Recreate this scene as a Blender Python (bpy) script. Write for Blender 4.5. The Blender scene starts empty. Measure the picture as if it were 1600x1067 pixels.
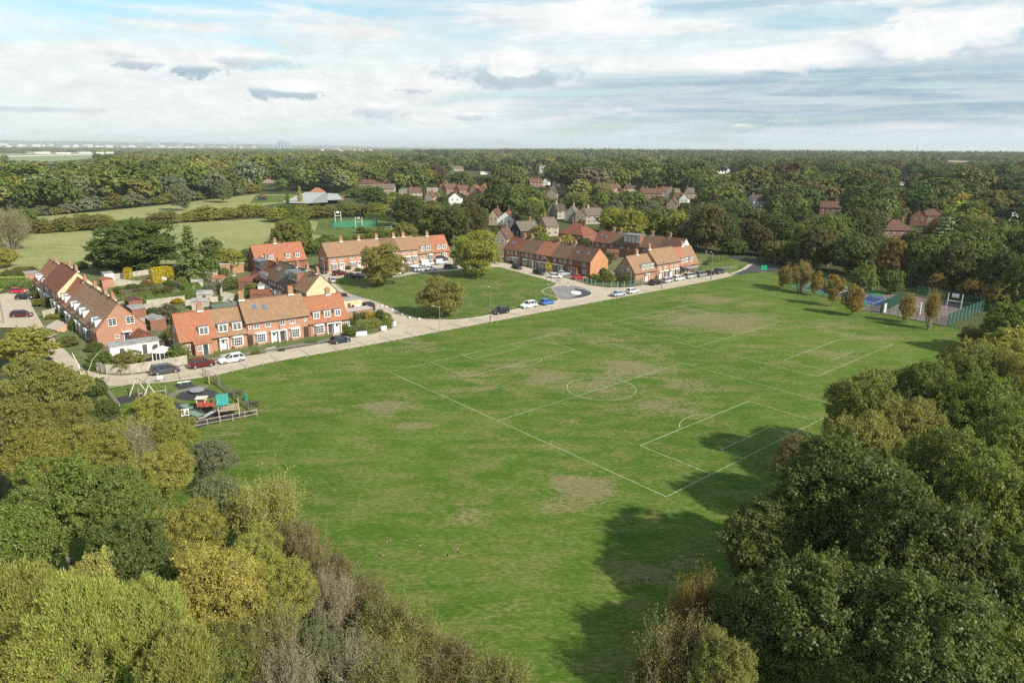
import bpy, bmesh, math, random
import numpy as np
from mathutils import Vector, Matrix, Euler
random.seed(7); np.random.seed(7)
R = math.radians
SC = bpy.context.scene
COL = SC.collection
# ------------------------------------------------------------------ camera, sky, sun, exposure
F = 1095.0; CAMH = 39.0; TILT = math.atan((533.5-232.0)/F); ROLL = .0065
cam = bpy.data.cameras.new('camera'); camo = bpy.data.objects.new('camera', cam); COL.objects.link(camo)
cam.sensor_width = 36; cam.lens = F/1600*36; cam.clip_start = 1; cam.clip_end = 60000
camo.location = (0, 0, CAMH)
camo.rotation_mode = 'XYZ'
camo.rotation_euler = (Matrix.Rotation(math.pi/2-TILT, 3, 'X') @ Matrix.Rotation(ROLL, 3, 'Z')).to_euler()
SC.camera = camo
SUN_EL = R(36); SUN_AZ = R(128)          # azimuth clockwise from the view direction (+Y): right and behind
SC.view_settings.view_transform = 'Standard'; SC.view_settings.look = 'None'
SC.view_settings.gamma = 1; SC.view_settings.use_curve_mapping = False
SC.view_settings.exposure = 0.5
SC.cycles.max_bounces = 6; SC.cycles.diffuse_bounces = 2; SC.cycles.glossy_bounces = 2
SC.cycles.transmission_bounces = 3; SC.cycles.transparent_max_bounces = 6; SC.cycles.volume_bounces = 1
SC.cycles.use_denoising = False
sl = bpy.data.lights.new('sun', 'SUN'); so = bpy.data.objects.new('sun', sl); COL.objects.link(so)
sl.energy = 4.6; sl.angle = R(1.2); sl.color = (1.0, .935, .82)
sd = Vector((math.sin(SUN_AZ)*math.cos(SUN_EL), math.cos(SUN_AZ)*math.cos(SUN_EL), math.sin(SUN_EL)))
so.rotation_euler = sd.to_track_quat('Z', 'Y').to_euler(); so.location = (60, -40, 120)

class NT:
    """small node-tree writer"""
    def __init__(s, nt): s.nt = nt
    def n(s, t, **k):
        nd = s.nt.nodes.new(t)
        for a, b in k.items(): setattr(nd, a, b)
        return nd
    def set(s, sock, v):
        if isinstance(v, bpy.types.NodeSocket): s.nt.links.new(v, sock)
        elif v is not None:
            if isinstance(v, (tuple, list)) and len(v) == 3 and sock.type == 'RGBA': v = (*v, 1)
            sock.default_value = v
    def m(s, op, a, b=None, c=None, clamp=False):
        nd = s.n('ShaderNodeMath', operation=op, use_clamp=clamp)
        for i, v in enumerate((a, b, c)):
            if v is not None: s.set(nd.inputs[i], v)
        return nd.outputs[0]
    def vm(s, op, a, b=None, out=0):
        nd = s.n('ShaderNodeVectorMath', operation=op)
        s.set(nd.inputs[0], a)
        if b is not None: s.set(nd.inputs[1], b)
        return nd.outputs[out]
    def mix(s, f, a, b, blend='MIX'):
        nd = s.n('ShaderNodeMix', data_type='RGBA', blend_type=blend)
        s.set(nd.inputs[0], f); s.set(nd.inputs[6], a); s.set(nd.inputs[7], b)
        return nd.outputs[2]
    def noise(s, v, scale, detail=3, rough=.55, dist=0):
        nd = s.n('ShaderNodeTexNoise'); s.set(nd.inputs['Vector'], v)
        nd.inputs['Scale'].default_value = scale; nd.inputs['Detail'].default_value = detail
        nd.inputs['Roughness'].default_value = rough; nd.inputs['Distortion'].default_value = dist
        return nd.outputs[0]
    def ss(s, v, a, b, c=0., d=1.):
        nd = s.n('ShaderNodeMapRange', interpolation_type='SMOOTHSTEP')
        s.set(nd.inputs[0], v)
        for i, x in enumerate((a, b, c, d)): s.set(nd.inputs[i+1], x)
        return nd.outputs[0]
    def xyz(s, x, y, z=0.):
        nd = s.n('ShaderNodeCombineXYZ')
        for i, v in enumerate((x, y, z)): s.set(nd.inputs[i], v)
        return nd.outputs[0]

def px_el(y): return math.atan((232.-y)/F)
def px_az(x): return math.atan((x-800.)/F)
world = bpy.data.worlds.new('World'); SC.world = world; world.use_nodes = True
world.node_tree.nodes.clear(); w = NT(world.node_tree)
tc = w.n('ShaderNodeTexCoord').outputs['Generated']
sep = w.n('ShaderNodeSeparateXYZ'); w.set(sep.inputs[0], tc)
X, Y, Z = sep.outputs
az = w.m('ARCTAN2', X, Y); el = w.m('ARCSINE', Z)
sky = w.n('ShaderNodeTexSky', sky_type='NISHITA', sun_disc=False)
sky.sun_elevation = SUN_EL; sky.sun_rotation = SUN_AZ; sky.altitude = 50; sky.air_density = 1.0; sky.dust_density = 1.0; sky.ozone_density = 1.5
# a cloud deck seen in perspective: plane coordinates far away, compressed towards the horizon
iz = w.m('DIVIDE', 1., w.m('ADD', w.m('MAXIMUM', Z, 0.), .07))
deck = w.xyz(w.m('MULTIPLY', X, iz), w.m('MULTIPLY', Y, iz), 0.)
n_big = w.noise(deck, .62, 6, .6, .6)
band = w.xyz(w.m('MULTIPLY', az, 3.0), w.m('MULTIPLY', el, 26.), 1.7)
n_band = w.noise(band, 1.5, 5, .55, .4)
puff = w.xyz(w.m('MULTIPLY', az, 12.), w.m('MULTIPLY', el, 24.), 5.)
n_puff = w.noise(puff, 2.2, 7, .64, .2)
fine = w.xyz(w.m('MULTIPLY', az, 34.), w.m('MULTIPLY', el, 60.), 9.)
n_fine = w.noise(fine, 1.8, 6, .6, .3)
cover = w.ss(w.m('ADD', n_big, w.m('MULTIPLY', w.m('SUBTRACT', n_band, .5), .5)), .36, .58)
low = w.ss(el, .30, .06)                      # the deck closes up towards the horizon
cover = w.m('MAXIMUM', cover, w.m('MULTIPLY', low, w.ss(n_band, .18, .5)), clamp=True)
def ell(x, y, rx, ry, soft=.5, amp=.9, src=None):
    """an individual cloud, standing at its own direction"""
    a = w.m('DIVIDE', w.m('SUBTRACT', az, px_az(x)), rx/F)
    b = w.m('DIVIDE', w.m('SUBTRACT', el, px_el(y)), ry/F)
    d = w.m('SQRT', w.m('ADD', w.m('MULTIPLY', a, a), w.m('MULTIPLY', b, b)))
    d = w.m('ADD', d, w.m('MULTIPLY', w.m('SUBTRACT', src or n_puff, .5), 2.*amp))
    return w.ss(d, 1.0+soft*.5, 1.0-soft*.5), b
streak = w.m('MULTIPLY', w.ss(w.noise(w.xyz(w.m('MULTIPLY', az, 3.5), w.m('MULTIPLY', el, 60.), 3.), 1.3, 6, .6, .5), .36, .58, .55, 1.), w.ss(n_puff, .3, .6, .7, 1.))
# grey-blue undersides
grey = None; white = None
for (x, y, rx, ry, soft, k) in ((1330, 165, 420, 42, 1.3, .95), (1150, 150, 260, 22, 1.1, .9), (1560, 130, 230, 60, 1.2, .6), (1040, 5, 150, 18, .8, .8),
                          (1200, 40, 230, 5, 1.0, .5), (800, 128, 95, 22, .9, .62), (462, 158, 46, 10, .5, .72), (336, 133, 32, 10, .45, .75), (424, 119, 50, 10, .6, .45),
                          (251, 130, 30, 8, .5, .6), (600, 182, 40, 11, .9, .45), (90, 188, 60, 5, 1., .35), (652, 152, 20, 5, .7, .45), (1142, 204, 16, 6, .5, .75), (1395, 105, 85, 22, 1.0, .6),
                          (1560, 45, 24, 11, .9, .6), (740, 188, 30, 6, .9, .4), (965, 180, 14, 5, .6, .5), (600, 60, 260, 30, 1.5, .16)):
    e, b = ell(x, y, rx, ry, soft, 1.25 if ry < 30 else 1.2, n_band if rx > 120 else n_fine if rx < 56 else None)
    g = w.m('MULTIPLY', w.m('MULTIPLY', e, k), streak if rx > 120 else 1.)
    if rx < 100 and y > 20:      # small cumulus: lit tops, shaded bases
        g = w.m('MULTIPLY', g, w.ss(b, 1.1, -.3, .35, 1.)); tp_ = w.m('MULTIPLY', e, w.ss(b, .1, 1.1)); white = tp_ if white is None else w.m('MAXIMUM', white, tp_)
    grey = g if grey is None else w.m('MAXIMUM', grey, g)
grey = w.m('MAXIMUM', grey, w.m('MULTIPLY', w.ss(n_big, .56, .8), .45), clamp=True)
for (x, y, rx, ry, soft) in ((802, 112, 36, 22, .4), (1395, 88, 60, 30, .6), (930, 40, 80, 34, .8), (400, 48, 120, 14, .8), (478, 150, 48, 9, .6), (1165, 110, 120, 16, .9), (1470, 82, 60, 24, .8)):
    e, b = ell(x, y, rx, ry, soft, 1.1)
    e = w.m('MULTIPLY', e, .95)
    white = e if white is None else w.m('MAXIMUM', white, e)
detail = w.m('ADD', .86, w.m('MULTIPLY', w.ss(n_puff, .2, .8), .2))
ccol = w.mix(w.ss(n_band, .35, .68), (.635, .685, .68), (.70, .71, .695))
ccol = w.mix(grey, ccol, (.22, .325, .42))
ccol = w.mix(white, ccol, (.76, .76, .755))
ccol = w.mix(1.0, ccol, detail, 'MULTIPLY')
ccol = w.mix(w.ss(el, .04, .0), ccol, w.mix(w.ss(az, -.35, .25), (.62, .69, .71), (.46, .56, .63)))
cover = w.m('MAXIMUM', cover, w.m('MAXIMUM', grey, white), clamp=True)
high = w.ss(el, .28, .75)
ccol = w.mix(high, ccol, (.50, .52, .54))     # overhead, out of view: cloud dimmed and thinned to hold down the sky fill
cover = w.m('MULTIPLY', cover, w.m('SUBTRACT', 1., w.m('MULTIPLY', high, .35)))
for (x, y, rx, ry, k) in ((110, 30, 190, 40, .85), (330, 42, 120, 13, .7), (690, 12, 110, 10, .6), (860, 22, 60, 8, .5), (1560, 5, 120, 8, .5)):      # gaps with open sky
    e, b = ell(x, y, rx, ry, 1.3, 1.2, n_band if rx > 100 else None)
    cover = w.m('MULTIPLY', cover, w.m('SUBTRACT', 1., w.m('MULTIPLY', e, k)))
bg1 = w.n('ShaderNodeBackground'); w.set(bg1.inputs[0], w.mix(1., sky.outputs[0], (.86, 1.08, 1.0), 'MULTIPLY')); bg1.inputs[1].default_value = .11
bg2 = w.n('ShaderNodeBackground'); w.set(bg2.inputs[0], ccol); bg2.inputs[1].default_value = 1.0
ms = w.n('ShaderNodeMixShader'); w.set(ms.inputs[0], cover); w.nt.links.new(bg1.outputs[0], ms.inputs[1]); w.nt.links.new(bg2.outputs[0], ms.inputs[2])
wo = w.n('ShaderNodeOutputWorld'); w.nt.links.new(ms.outputs[0], wo.inputs[0])
world.cycles.sampling_method = 'MANUAL'; world.cycles.sample_map_resolution = 512

# ------------------------------------------------------------------ measuring: where a point seen in the survey photo stands on the ground
def G(px, py, z=0.):
    a = px-800; b = py-533.5
    cr, sr = math.cos(ROLL), math.sin(ROLL)
    a, b = a*cr+b*sr, -a*sr+b*cr
    c, s = math.cos(TILT), math.sin(TILT)
    dx, dy, dz = a, F*c-b*s, -F*s-b*c
    t = (z-CAMH)/dz
    return (dx*t, dy*t)
def PX(x, y, z=0.):
    c, s = math.cos(TILT), math.sin(TILT)
    dep = y*c-(z-CAMH)*s; up = y*s+(z-CAMH)*c
    a, b = x/dep*F, -up/dep*F
    cr, sr = math.cos(ROLL), math.sin(ROLL)
    return 800+a*cr-b*sr, 533.5+a*sr+b*cr, F/dep
def smooth(a, b, x):
    t = min(1, max(0, (x-a)/(b-a))); return t*t*(3-2*t)
def TZ(x, y):
    """height of the land: flat near by, a low rise under the far woods on the right"""
    d = math.hypot(x, y)
    return 15*smooth(900, 3800, d)*smooth(-.35, .15, math.atan2(x, y))*(1-smooth(5000, 12000, d)*.5)

# ------------------------------------------------------------------ object bookkeeping
def tag(o, label=None, cat=None, group=None, kind=None):
    if label: o['label'] = label
    if cat: o['category'] = cat
    if group: o['group'] = group
    if kind: o['kind'] = kind
    return o
def thing(name, label, cat, loc=(0, 0, 0), rz=0., group=None):
    o = bpy.data.objects.new(name, None); COL.objects.link(o); o.empty_display_size = .5
    o.location = loc; o.rotation_euler = (0, 0, rz)
    return tag(o, label, cat, group)
def put(me, name, parent=None, loc=(0, 0, 0), rot=(0, 0, 0), scale=None):
    o = bpy.data.objects.new(name, me); COL.objects.link(o)
    if parent is not None: o.parent = parent
    o.location = loc; o.rotation_euler = rot
    if scale is not None: o.scale = scale if isinstance(scale, (tuple, list)) else (scale,)*3
    return o
class MB:
    def __init__(s): s.v = []; s.f = []; s.mi = []; s.uv = []
    def face(s, pts, m=0, uv=None):
        i = len(s.v); s.v += [tuple(p) for p in pts]; s.f.append(tuple(range(i, i+len(pts)))); s.mi.append(m)
        s.uv += list(uv) if uv else [(0, 0)]*len(pts)
        return s
    def box(s, x0, x1, y0, y1, z0, z1, m=0, M=None):
        p = [(x0, y0, z0), (x1, y0, z0), (x1, y1, z0), (x0, y1, z0), (x0, y0, z1), (x1, y0, z1), (x1, y1, z1), (x0, y1, z1)]
        if M is not None: p = [tuple(M @ Vector(q)) for q in p]
        i = len(s.v); s.v += p
        for q in ((0, 3, 2, 1), (4, 5, 6, 7), (0, 1, 5, 4), (1, 2, 6, 5), (2, 3, 7, 6), (3, 0, 4, 7)):
            s.f.append(tuple(i+k for k in q)); s.mi.append(m); s.uv += [(0, 0)]*4
        return s
    def bar(s, a, b, wd, ht=None, m=0):
        """rectangular bar from a to b"""
        a = Vector(a); b = Vector(b); d = b-a; L = d.length
        q = d.to_track_quat('X', 'Z').to_matrix().to_4x4(); q.translation = a
        ht = ht or wd
        return s.box(0, L, -wd/2, wd/2, -ht/2, ht/2, m, q)
    def tube(s, a, b, r0, r1=None, n=6, m=0, cap=True):
        a = Vector(a); b = Vector(b); r1 = r0 if r1 is None else r1
        q = (b-a).to_track_quat('Z', 'Y').to_matrix(); i = len(s.v)
        for c, r in ((a, r0), (b, r1)):
            for k in range(n):
                t = 2*math.pi*k/n; s.v.append(tuple(c+q @ Vector((r*math.cos(t), r*math.sin(t), 0))))
        for k in range(n):
            s.f.append((i+k, i+(k+1) % n, i+n+(k+1) % n, i+n+k)); s.mi.append(m); s.uv += [(0, 0)]*4
        if cap:
            s.f.append(tuple(i+n+k for k in range(n))); s.mi.append(m); s.uv += [(0, 0)]*n
            s.f.append(tuple(i+n-1-k for k in range(n))); s.mi.append(m); s.uv += [(0, 0)]*n
        return s
    def prism(s, pts, z0, z1, m=0, mside=None):
        n = len(pts); i = len(s.v); s.v += [(p[0], p[1], z0) for p in pts]+[(p[0], p[1], z1) for p in pts]
        s.f.append(tuple(i+n+k for k in range(n))); s.mi.append(m); s.uv += [(0, 0)]*n
        for k in range(n):
            s.f.append((i+k, i+(k+1) % n, i+n+(k+1) % n, i+n+k)); s.mi.append(m if mside is None else mside); s.uv += [(0, 0)]*4
        return s
    def mesh(s, name, mats):
        me = bpy.data.meshes.new(name); me.from_pydata(s.v, [], s.f)
        for q in (mats if isinstance(mats, (list, tuple)) else [mats]): me.materials.append(q)
        me.polygons.foreach_set('material_index', s.mi)
        if any(u != (0, 0) for u in s.uv):
            ul = me.uv_layers.new(name='UVMap'); ul.data.foreach_set('uv', [c for u in s.uv for c in u])
        me.update(); return me
    def build(s, name, mats, parent=None, loc=(0, 0, 0), rot=(0, 0, 0)):
        return put(s.mesh(name, mats), name, parent, loc, rot)

# ------------------------------------------------------------------ materials
MATS = {}
def principled(name):
    mt = bpy.data.materials.new(name); mt.use_nodes = True; nt = mt.node_tree
    b = nt.nodes['Principled BSDF']; return mt, NT(nt), b
def mat(name, col, rough=.7, var=.15, scale=2., spec=.3, metal=0., bump=0., col2=None, s2=None, emit=None):
    if name in MATS: return MATS[name]
    mt, t, b = principled(name)
    geo = t.n('ShaderNodeNewGeometry').outputs['Position']
    c = col
    if var or col2:
        n1 = t.noise(geo, scale, 4, .6)
        c = t.mix(t.ss(n1, .3, .7), tuple(q*(1-var) for q in col), tuple(min(1, q*(1+var)) for q in col))
        if col2: c = t.mix(t.ss(t.noise(geo, s2 or scale*.3, 4, .65), .48, .66), c, col2)
    t.set(b.inputs['Base Color'], c)
    b.inputs['Roughness'].default_value = rough; b.inputs['Specular IOR Level'].default_value = spec; b.inputs['Metallic'].default_value = metal
    if bump:
        bp = t.n('ShaderNodeBump'); bp.inputs['Strength'].default_value = bump; bp.inputs['Distance'].default_value = .05
        t.set(bp.inputs['Height'], t.noise(geo, scale*6, 3)); t.nt.links.new(bp.outputs[0], b.inputs['Normal'])
    MATS[name] = mt; return mt
def brick_mat(name, c1, c2, mortar, stain):
    mt, t, b = principled(name)
    geo = t.n('ShaderNodeNewGeometry').outputs['Position']
    tcn = t.n('ShaderNodeTexCoord').outputs['Object']
    sp = t.n('ShaderNodeSeparateXYZ'); t.set(sp.inputs[0], tcn)
    uv = t.xyz(t.m('ADD', sp.outputs[0], sp.outputs[1]), sp.outputs[2])
    br = t.n('ShaderNodeTexBrick'); t.set(br.inputs['Vector'], uv); br.inputs['Scale'].default_value = 1
    br.inputs['Brick Width'].default_value = .225; br.inputs['Row Height'].default_value = .075; br.inputs['Mortar Size'].default_value = .008
    br.inputs['Color1'].default_value = (*c1, 1); br.inputs['Color2'].default_value = (*c2, 1); br.inputs['Mortar'].default_value = (*mortar, 1)
    n1 = t.noise(geo, 3.1, 4, .7); n2 = t.noise(geo, .45, 3, .6)
    c = t.mix(t.m('MULTIPLY', t.ss(n1, .42, .75), .55), br.outputs[0], stain)
    c = t.mix(t.m('MULTIPLY', t.ss(n2, .45, .7), .35), c, tuple(q*1.25 for q in c1))
    t.set(b.inputs['Base Color'], c); b.inputs['Roughness'].default_value = .85; b.inputs['Specular IOR Level'].default_value = .2
    return mt
def roof_mat(name, c1, c2, stain, tw=.3, th=.28, dark=.5, ribs=.0):
    mt, t, b = principled(name)
    geo = t.n('ShaderNodeNewGeometry').outputs['Position']
    uv = t.n('ShaderNodeUVMap').outputs[0]
    br = t.n('ShaderNodeTexBrick'); t.set(br.inputs['Vector'], uv); br.inputs['Scale'].default_value = 1; br.offset = .5
    br.inputs['Brick Width'].default_value = tw; br.inputs['Row Height'].default_value = th; br.inputs['Mortar Size'].default_value = .022
    br.inputs['Color1'].default_value = (*c1, 1); br.inputs['Color2'].default_value = (*c2, 1)
    br.inputs['Mortar'].default_value = (*[q*dark for q in c1], 1)
    n1 = t.noise(geo, 1.3, 5, .7); n2 = t.noise(geo, 4.5, 3, .6)
    c = t.mix(t.m('MULTIPLY', t.ss(n1, .40, .66), .85), br.outputs[0], stain)
    n3 = t.noise(geo, .5, 3, .6); c = t.mix(t.m('MULTIPLY', t.ss(n3, .5, .7), .4), c, tuple(.5*(a_+b_) for a_, b_ in zip(stain, (.16, .15, .10))))
    c = t.mix(t.m('MULTIPLY', t.ss(n2, .5, .75), .35), c, tuple(min(1, q*1.35) for q in c2))
    if ribs:
        sp = t.n('ShaderNodeSeparateXYZ'); t.set(sp.inputs[0], uv)
        f = t.m('FRACT', t.m('DIVIDE', sp.outputs[1], .95))
        c = t.mix(t.m('MULTIPLY', t.ss(f, .72, .98), ribs), c, tuple(q*.55 for q in c1))
    t.set(b.inputs['Base Color'], c); b.inputs['Roughness'].default_value = .85; b.inputs['Specular IOR Level'].default_value = .15
    bp = t.n('ShaderNodeBump'); bp.inputs['Strength'].default_value = .6; bp.inputs['Distance'].default_value = .04
    t.set(bp.inputs['Height'], br.outputs['Fac']); bp.invert = True; t.nt.links.new(bp.outputs[0], b.inputs['Normal'])
    return mt
BR_ORANGE = brick_mat('brick_orange', (.42, .205, .12), (.34, .15, .09), (.36, .29, .22), (.24, .115, .075))
BR_RED = brick_mat('brick_red', (.26, .105, .065), (.20, .075, .05), (.25, .19, .15), (.13, .06, .045))
BR_BROWN = brick_mat('brick_brown', (.36, .20, .12), (.28, .14, .085), (.33, .27, .2), (.2, .12, .08))
CREAM = mat('cream_render', (.60, .47, .29), .85, .06, 1.2, .2, col2=(.52, .40, .25))
WHITE_R = mat('white_render', (.78, .78, .75), .85, .04, 1., .2)
DARK_T = mat('black_timber', (.03, .03, .032), .7, .2, 3)
TAN_R = mat('tan_render', (.36, .28, .21), .85, .08, 1.)
STONE = mat('grey_stone', (.34, .31, .26), .9, .2, 2.)
RF_ORANGE = roof_mat('roof_orange', (.42, .172, .095), (.35, .14, .08), (.27, .12, .075), .25, .2, .7)
RF_BROWN = roof_mat('roof_brown', (.35, .215, .125), (.28, .165, .095), (.215, .14, .09), .3, .3, .5)
RF_BROWN2 = roof_mat('roof_dull_brown', (.23, .14, .085), (.18, .105, .07), (.12, .085, .06), .3, .3, .5, )
RF_RED = roof_mat('roof_red', (.27, .10, .06), (.22, .08, .05), (.16, .075, .052), .25, .2, .65)
RF_RIB = roof_mat('roof_ribbed_brown', (.38, .235, .145), (.31, .185, .11), (.26, .16, .10), .3, .3, .55, .75)
RF_DARK = roof_mat('roof_dark', (.12, .085, .07), (.09, .065, .055), (.07, .06, .05))
RF_GREY = roof_mat('roof_grey', (.20, .165, .13), (.16, .13, .10), (.115, .10, .08))
RF_RBROWN = roof_mat('roof_red_brown', (.17, .09, .062), (.14, .072, .052), (.105, .065, .05), .25, .25, .6)
WPAINT = mat('white_paint', (.80, .80, .78), .5, .03, 2., .4)
LEAD = mat('lead_sheet', (.16, .17, .19), .5, .15, 2, .4)
FELT = mat('grey_felt', (.30, .29, .28), .9, .15, 1., col2=(.2, .2, .2))
def glass_mat(name, col, rough=.08):
    mt, t, b = principled(name); b.inputs['Base Color'].default_value = (*col, 1); b.inputs['Roughness'].default_value = rough
    b.inputs['Specular IOR Level'].default_value = .7; MATS[name] = mt; return mt
GLASS = glass_mat('window_glass', (.05, .055, .06)); GLASS_L = glass_mat('window_glass_blinds', (.42, .42, .40), .15)
CARGLASS = glass_mat('car_glass', (.015, .018, .02), .05); SKYGL = glass_mat('skylight_glass', (.10, .15, .2), .1)
POT = mat('terracotta_pot', (.55, .20, .09), .8, .1, 5)
BLACK = mat('black_rubber', (.015, .015, .015), .8, .1, 5); RIM = mat('alloy_rim', (.5, .5, .5), .35, 0, metal=.8)
WOOD = mat('weathered_wood', (.36, .31, .24), .85, .2, 3., col2=(.26, .22, .17)); WOOD_W = mat('warm_fence_wood', (.50, .32, .15), .8, .15, 3.)
WOOD_G = mat('grey_fence_wood', (.42, .38, .31), .9, .16, 1.6, col2=(.33, .29, .23)); WOOD_D = mat('dark_fence_wood', (.10, .085, .07), .9, .2, 2.)
POLEW = mat('pole_timber', (.20, .16, .12), .85, .15, 3.); STEEL = mat('galvanised_steel', (.38, .39, .4), .45, .08, 3, .5, .5)
CONC_P = mat('concrete_post', (.42, .39, .34), .9, .1, 3)
def paint(name, col): return mat('paint_'+name, col, .28, 0, 1, .6)
# ------------------------------------------------------------------ ground
def GP(pts): return [G(*p) for p in pts]
def inside(poly, x, y):
    c = False; n = len(poly); j = n-1
    for i in range(n):
        xi, yi = poly[i]; xj, yj = poly[j]
        if (yi > y) != (yj > y) and x < (xj-xi)*(y-yi)/(yj-yi)+xi: c = not c
        j = i
    return c
def sheet(name, poly, z, m, kind='structure', cut=None, holes=None, label=None, z_fn=False):
    bm = bmesh.new(); bm.faces.new([bm.verts.new((x, y, z)) for x, y in poly]); bm.normal_update()
    if cut:
        xs = [p[0] for p in poly]; ys = [p[1] for p in poly]
        for ax, lo, hi in ((0, min(xs), max(xs)), (1, min(ys), max(ys))):
            k = lo+cut
            while k < hi:
                no = [0, 0, 0]; no[ax] = 1; co = [0, 0, 0]; co[ax] = k
                bmesh.ops.bisect_plane(bm, geom=bm.verts[:]+bm.edges[:]+bm.faces[:], plane_co=co, plane_no=no); k += cut
    if z_fn:
        for v in bm.verts: v.co.z = z+TZ(v.co.x, v.co.y)
    else: bmesh.ops.triangulate(bm, faces=[f for f in bm.faces if len(f.verts) > 4])
    for f in bm.faces:
        if f.normal.z < 0: f.normal_flip()
    me = bpy.data.meshes.new(name); bm.to_mesh(me); bm.free(); me.materials.append(m)
    o = put(me, name); tag(o, kind=kind)
    if label: o['label'] = label
    return o
def curve_pts(p, n=6, closed=False):
    out = []; k = len(p)
    for i in range(k if closed else k-1):
        a, b, c, d = (p[(i-1) % k] if closed or i else p[0]), p[i], p[(i+1) % k], (p[(i+2) % k] if closed or i+2 < k else p[-1])
        for q in range(n):
            t = q/n; out.append(tuple(.5*((2*b[e])+(-a[e]+c[e])*t+(2*a[e]-5*b[e]+4*c[e]-d[e])*t*t+(-a[e]+3*b[e]-3*c[e]+d[e])*t**3) for e in (0, 1)))
    if not closed: out.append(tuple(p[-1]))
    return out
def ribbon(mb, pts, wd, z, m=0):
    for i in range(len(pts)-1):
        a = Vector(pts[i]); b = Vector(pts[i+1]); d = (b-a)
        if d.length < 1e-6: continue
        n = Vector((-d.y, d.x)).normalized()*wd/2; e = d.normalized()*wd*.1
        mb.face([(*(a-n-e), z), (*(b-n+e), z), (*(b+n+e), z), (*(a+n-e), z)], m)
# --- base land: one polar sheet to the horizon
def grass_shader(name, g1, g2, dry, tuft=1.0, worn=False, dryamt=.5, stretch=(1, 1), blades=True):
    mt, t, b = principled(name)
    geo = t.n('ShaderNodeNewGeometry').outputs['Position']
    rot = t.n('ShaderNodeMapping'); t.set(rot.inputs[0], geo); rot.inputs['Rotation'].default_value = (0, 0, R(-20)); rot.inputs['Scale'].default_value = (stretch[0], stretch[1], 1)
    v = rot.outputs[0]
    nA = t.noise(geo, .022*tuft, 5, .6, .5); nB = t.noise(v, .16*tuft, 5, .65, .6); nC = t.noise(v, 1.3*tuft, 4, .7); nD = t.noise(v, 6.*tuft, 3, .7)
    c = t.mix(t.ss(t.m('ADD', t.m('MULTIPLY', nA, .55), t.m('MULTIPLY', nB, .45)), .38, .62), g1, g2)
    c = t.mix(t.m('MULTIPLY', t.ss(t.m('ADD', t.m('MULTIPLY', nB, .5), t.m('MULTIPLY', nC, .5)), .455, .63), dryamt), c, dry)
    if worn:
        at = t.n('ShaderNodeAttribute', attribute_name='worn').outputs['Fac']
        f = t.m('ADD', t.m('ADD', at, t.m('MULTIPLY', t.m('SUBTRACT', nB, .5), 1.6)), t.m('ADD', t.m('MULTIPLY', t.m('SUBTRACT', nC, .5), 2.0), t.m('MULTIPLY', t.m('SUBTRACT', nD, .5), 1.2)))
        f = t.m('MULTIPLY', t.ss(f, .22, .72), t.ss(at, .02, .3))
        c = t.mix(t.m('MULTIPLY', f, .8), c, (.205, .175, .09))
    k = t.m('ADD', .62, t.m('MULTIPLY', t.m('ADD', t.ss(nD, .32, .68), t.ss(nC, .34, .66)), .38))
    c = t.mix(1., c, k, 'MULTIPLY')
    t.set(b.inputs['Base Color'], c); b.inputs['Roughness'].default_value = .95; b.inputs['Specular IOR Level'].default_value = .1
    bp = t.n('ShaderNodeBump'); bp.inputs['Strength'].default_value = .5; bp.inputs['Distance'].default_value = .12
    t.set(bp.inputs['Height'], t.m('ADD', nD, t.m('MULTIPLY', nC, .8))); t.nt.links.new(bp.outputs[0], b.inputs['Normal'])
    return mt
M_LAND = grass_shader('land_undergrowth', (.05, .068, .022), (.075, .09, .03), (.11, .10, .05))
M_FIELD = grass_shader('park_grass', (.058, .114, .012), (.096, .155, .020), (.175, .160, .064), 1.0, True, .7, (1.0, 2.4))
M_PAST = grass_shader('pasture_grass', (.19, .225, .075), (.25, .26, .10), (.35, .31, .16), 1.4, False, .8, (.6, 2.))
M_LAWN = grass_shader('lawn_grass', (.062, .118, .018), (.095, .145, .026), (.18, .16, .065), 1.4, False, .85)
M_GARD = grass_shader('garden_ground', (.08, .12, .03), (.12, .13, .05), (.24, .21, .14), 3., False, .8)
M_AIR = grass_shader('airfield_grass', (.17, .22, .10), (.22, .26, .13), (.34, .34, .20), .1)
def polar_land():
    az = np.radians(np.linspace(-75, 75, 61)); rr = np.concatenate([[0.], np.geomspace(20, 42000, 60)])
    v = []; f = []
    for r_ in rr:
        for a in az:
            x, y = r_*math.sin(a), r_*math.cos(a)-60
            v.append((x, y, TZ(x, y)-.12))
    n = len(az)
    for i in range(len(rr)-1):
        for j in range(n-1): f.append((i*n+j, i*n+j+1, (i+1)*n+j+1, (i+1)*n+j))
    me = bpy.data.meshes.new('ground'); me.from_pydata(v, [], [q[::-1] for q in f]); me.materials.append(M_LAND); me.update()
    tag(put(me, 'ground'), kind='structure')
polar_land()
ROAD_LOW = [(139, 606), (200, 601), (262, 597), (330, 588), (409, 569.5), (470, 558), (540, 546), (600, 535), (672, 521), (766, 503.5), (860, 485.5), (947, 469), (1005, 458.5), (1060, 448.5), (1112, 438.5), (1162, 427.5), (1192, 422.5)]
FIELD = [(60, 1400), (-60, 1200), (-20, 900), (60, 760), (150, 650), (152, 614)]+ROAD_LOW+[(1215, 430), (1260, 440), (1300, 455), (1360, 478), (1450, 505), (1530, 520), (1640, 520), (1800, 560), (2100, 760), (2400, 1300), (1500, 1500)]
field = sheet('playing_field', GP(FIELD), 0., M_FIELD, cut=2.5)
field['label'] = 'large green recreation field with dry worn patches'
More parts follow.
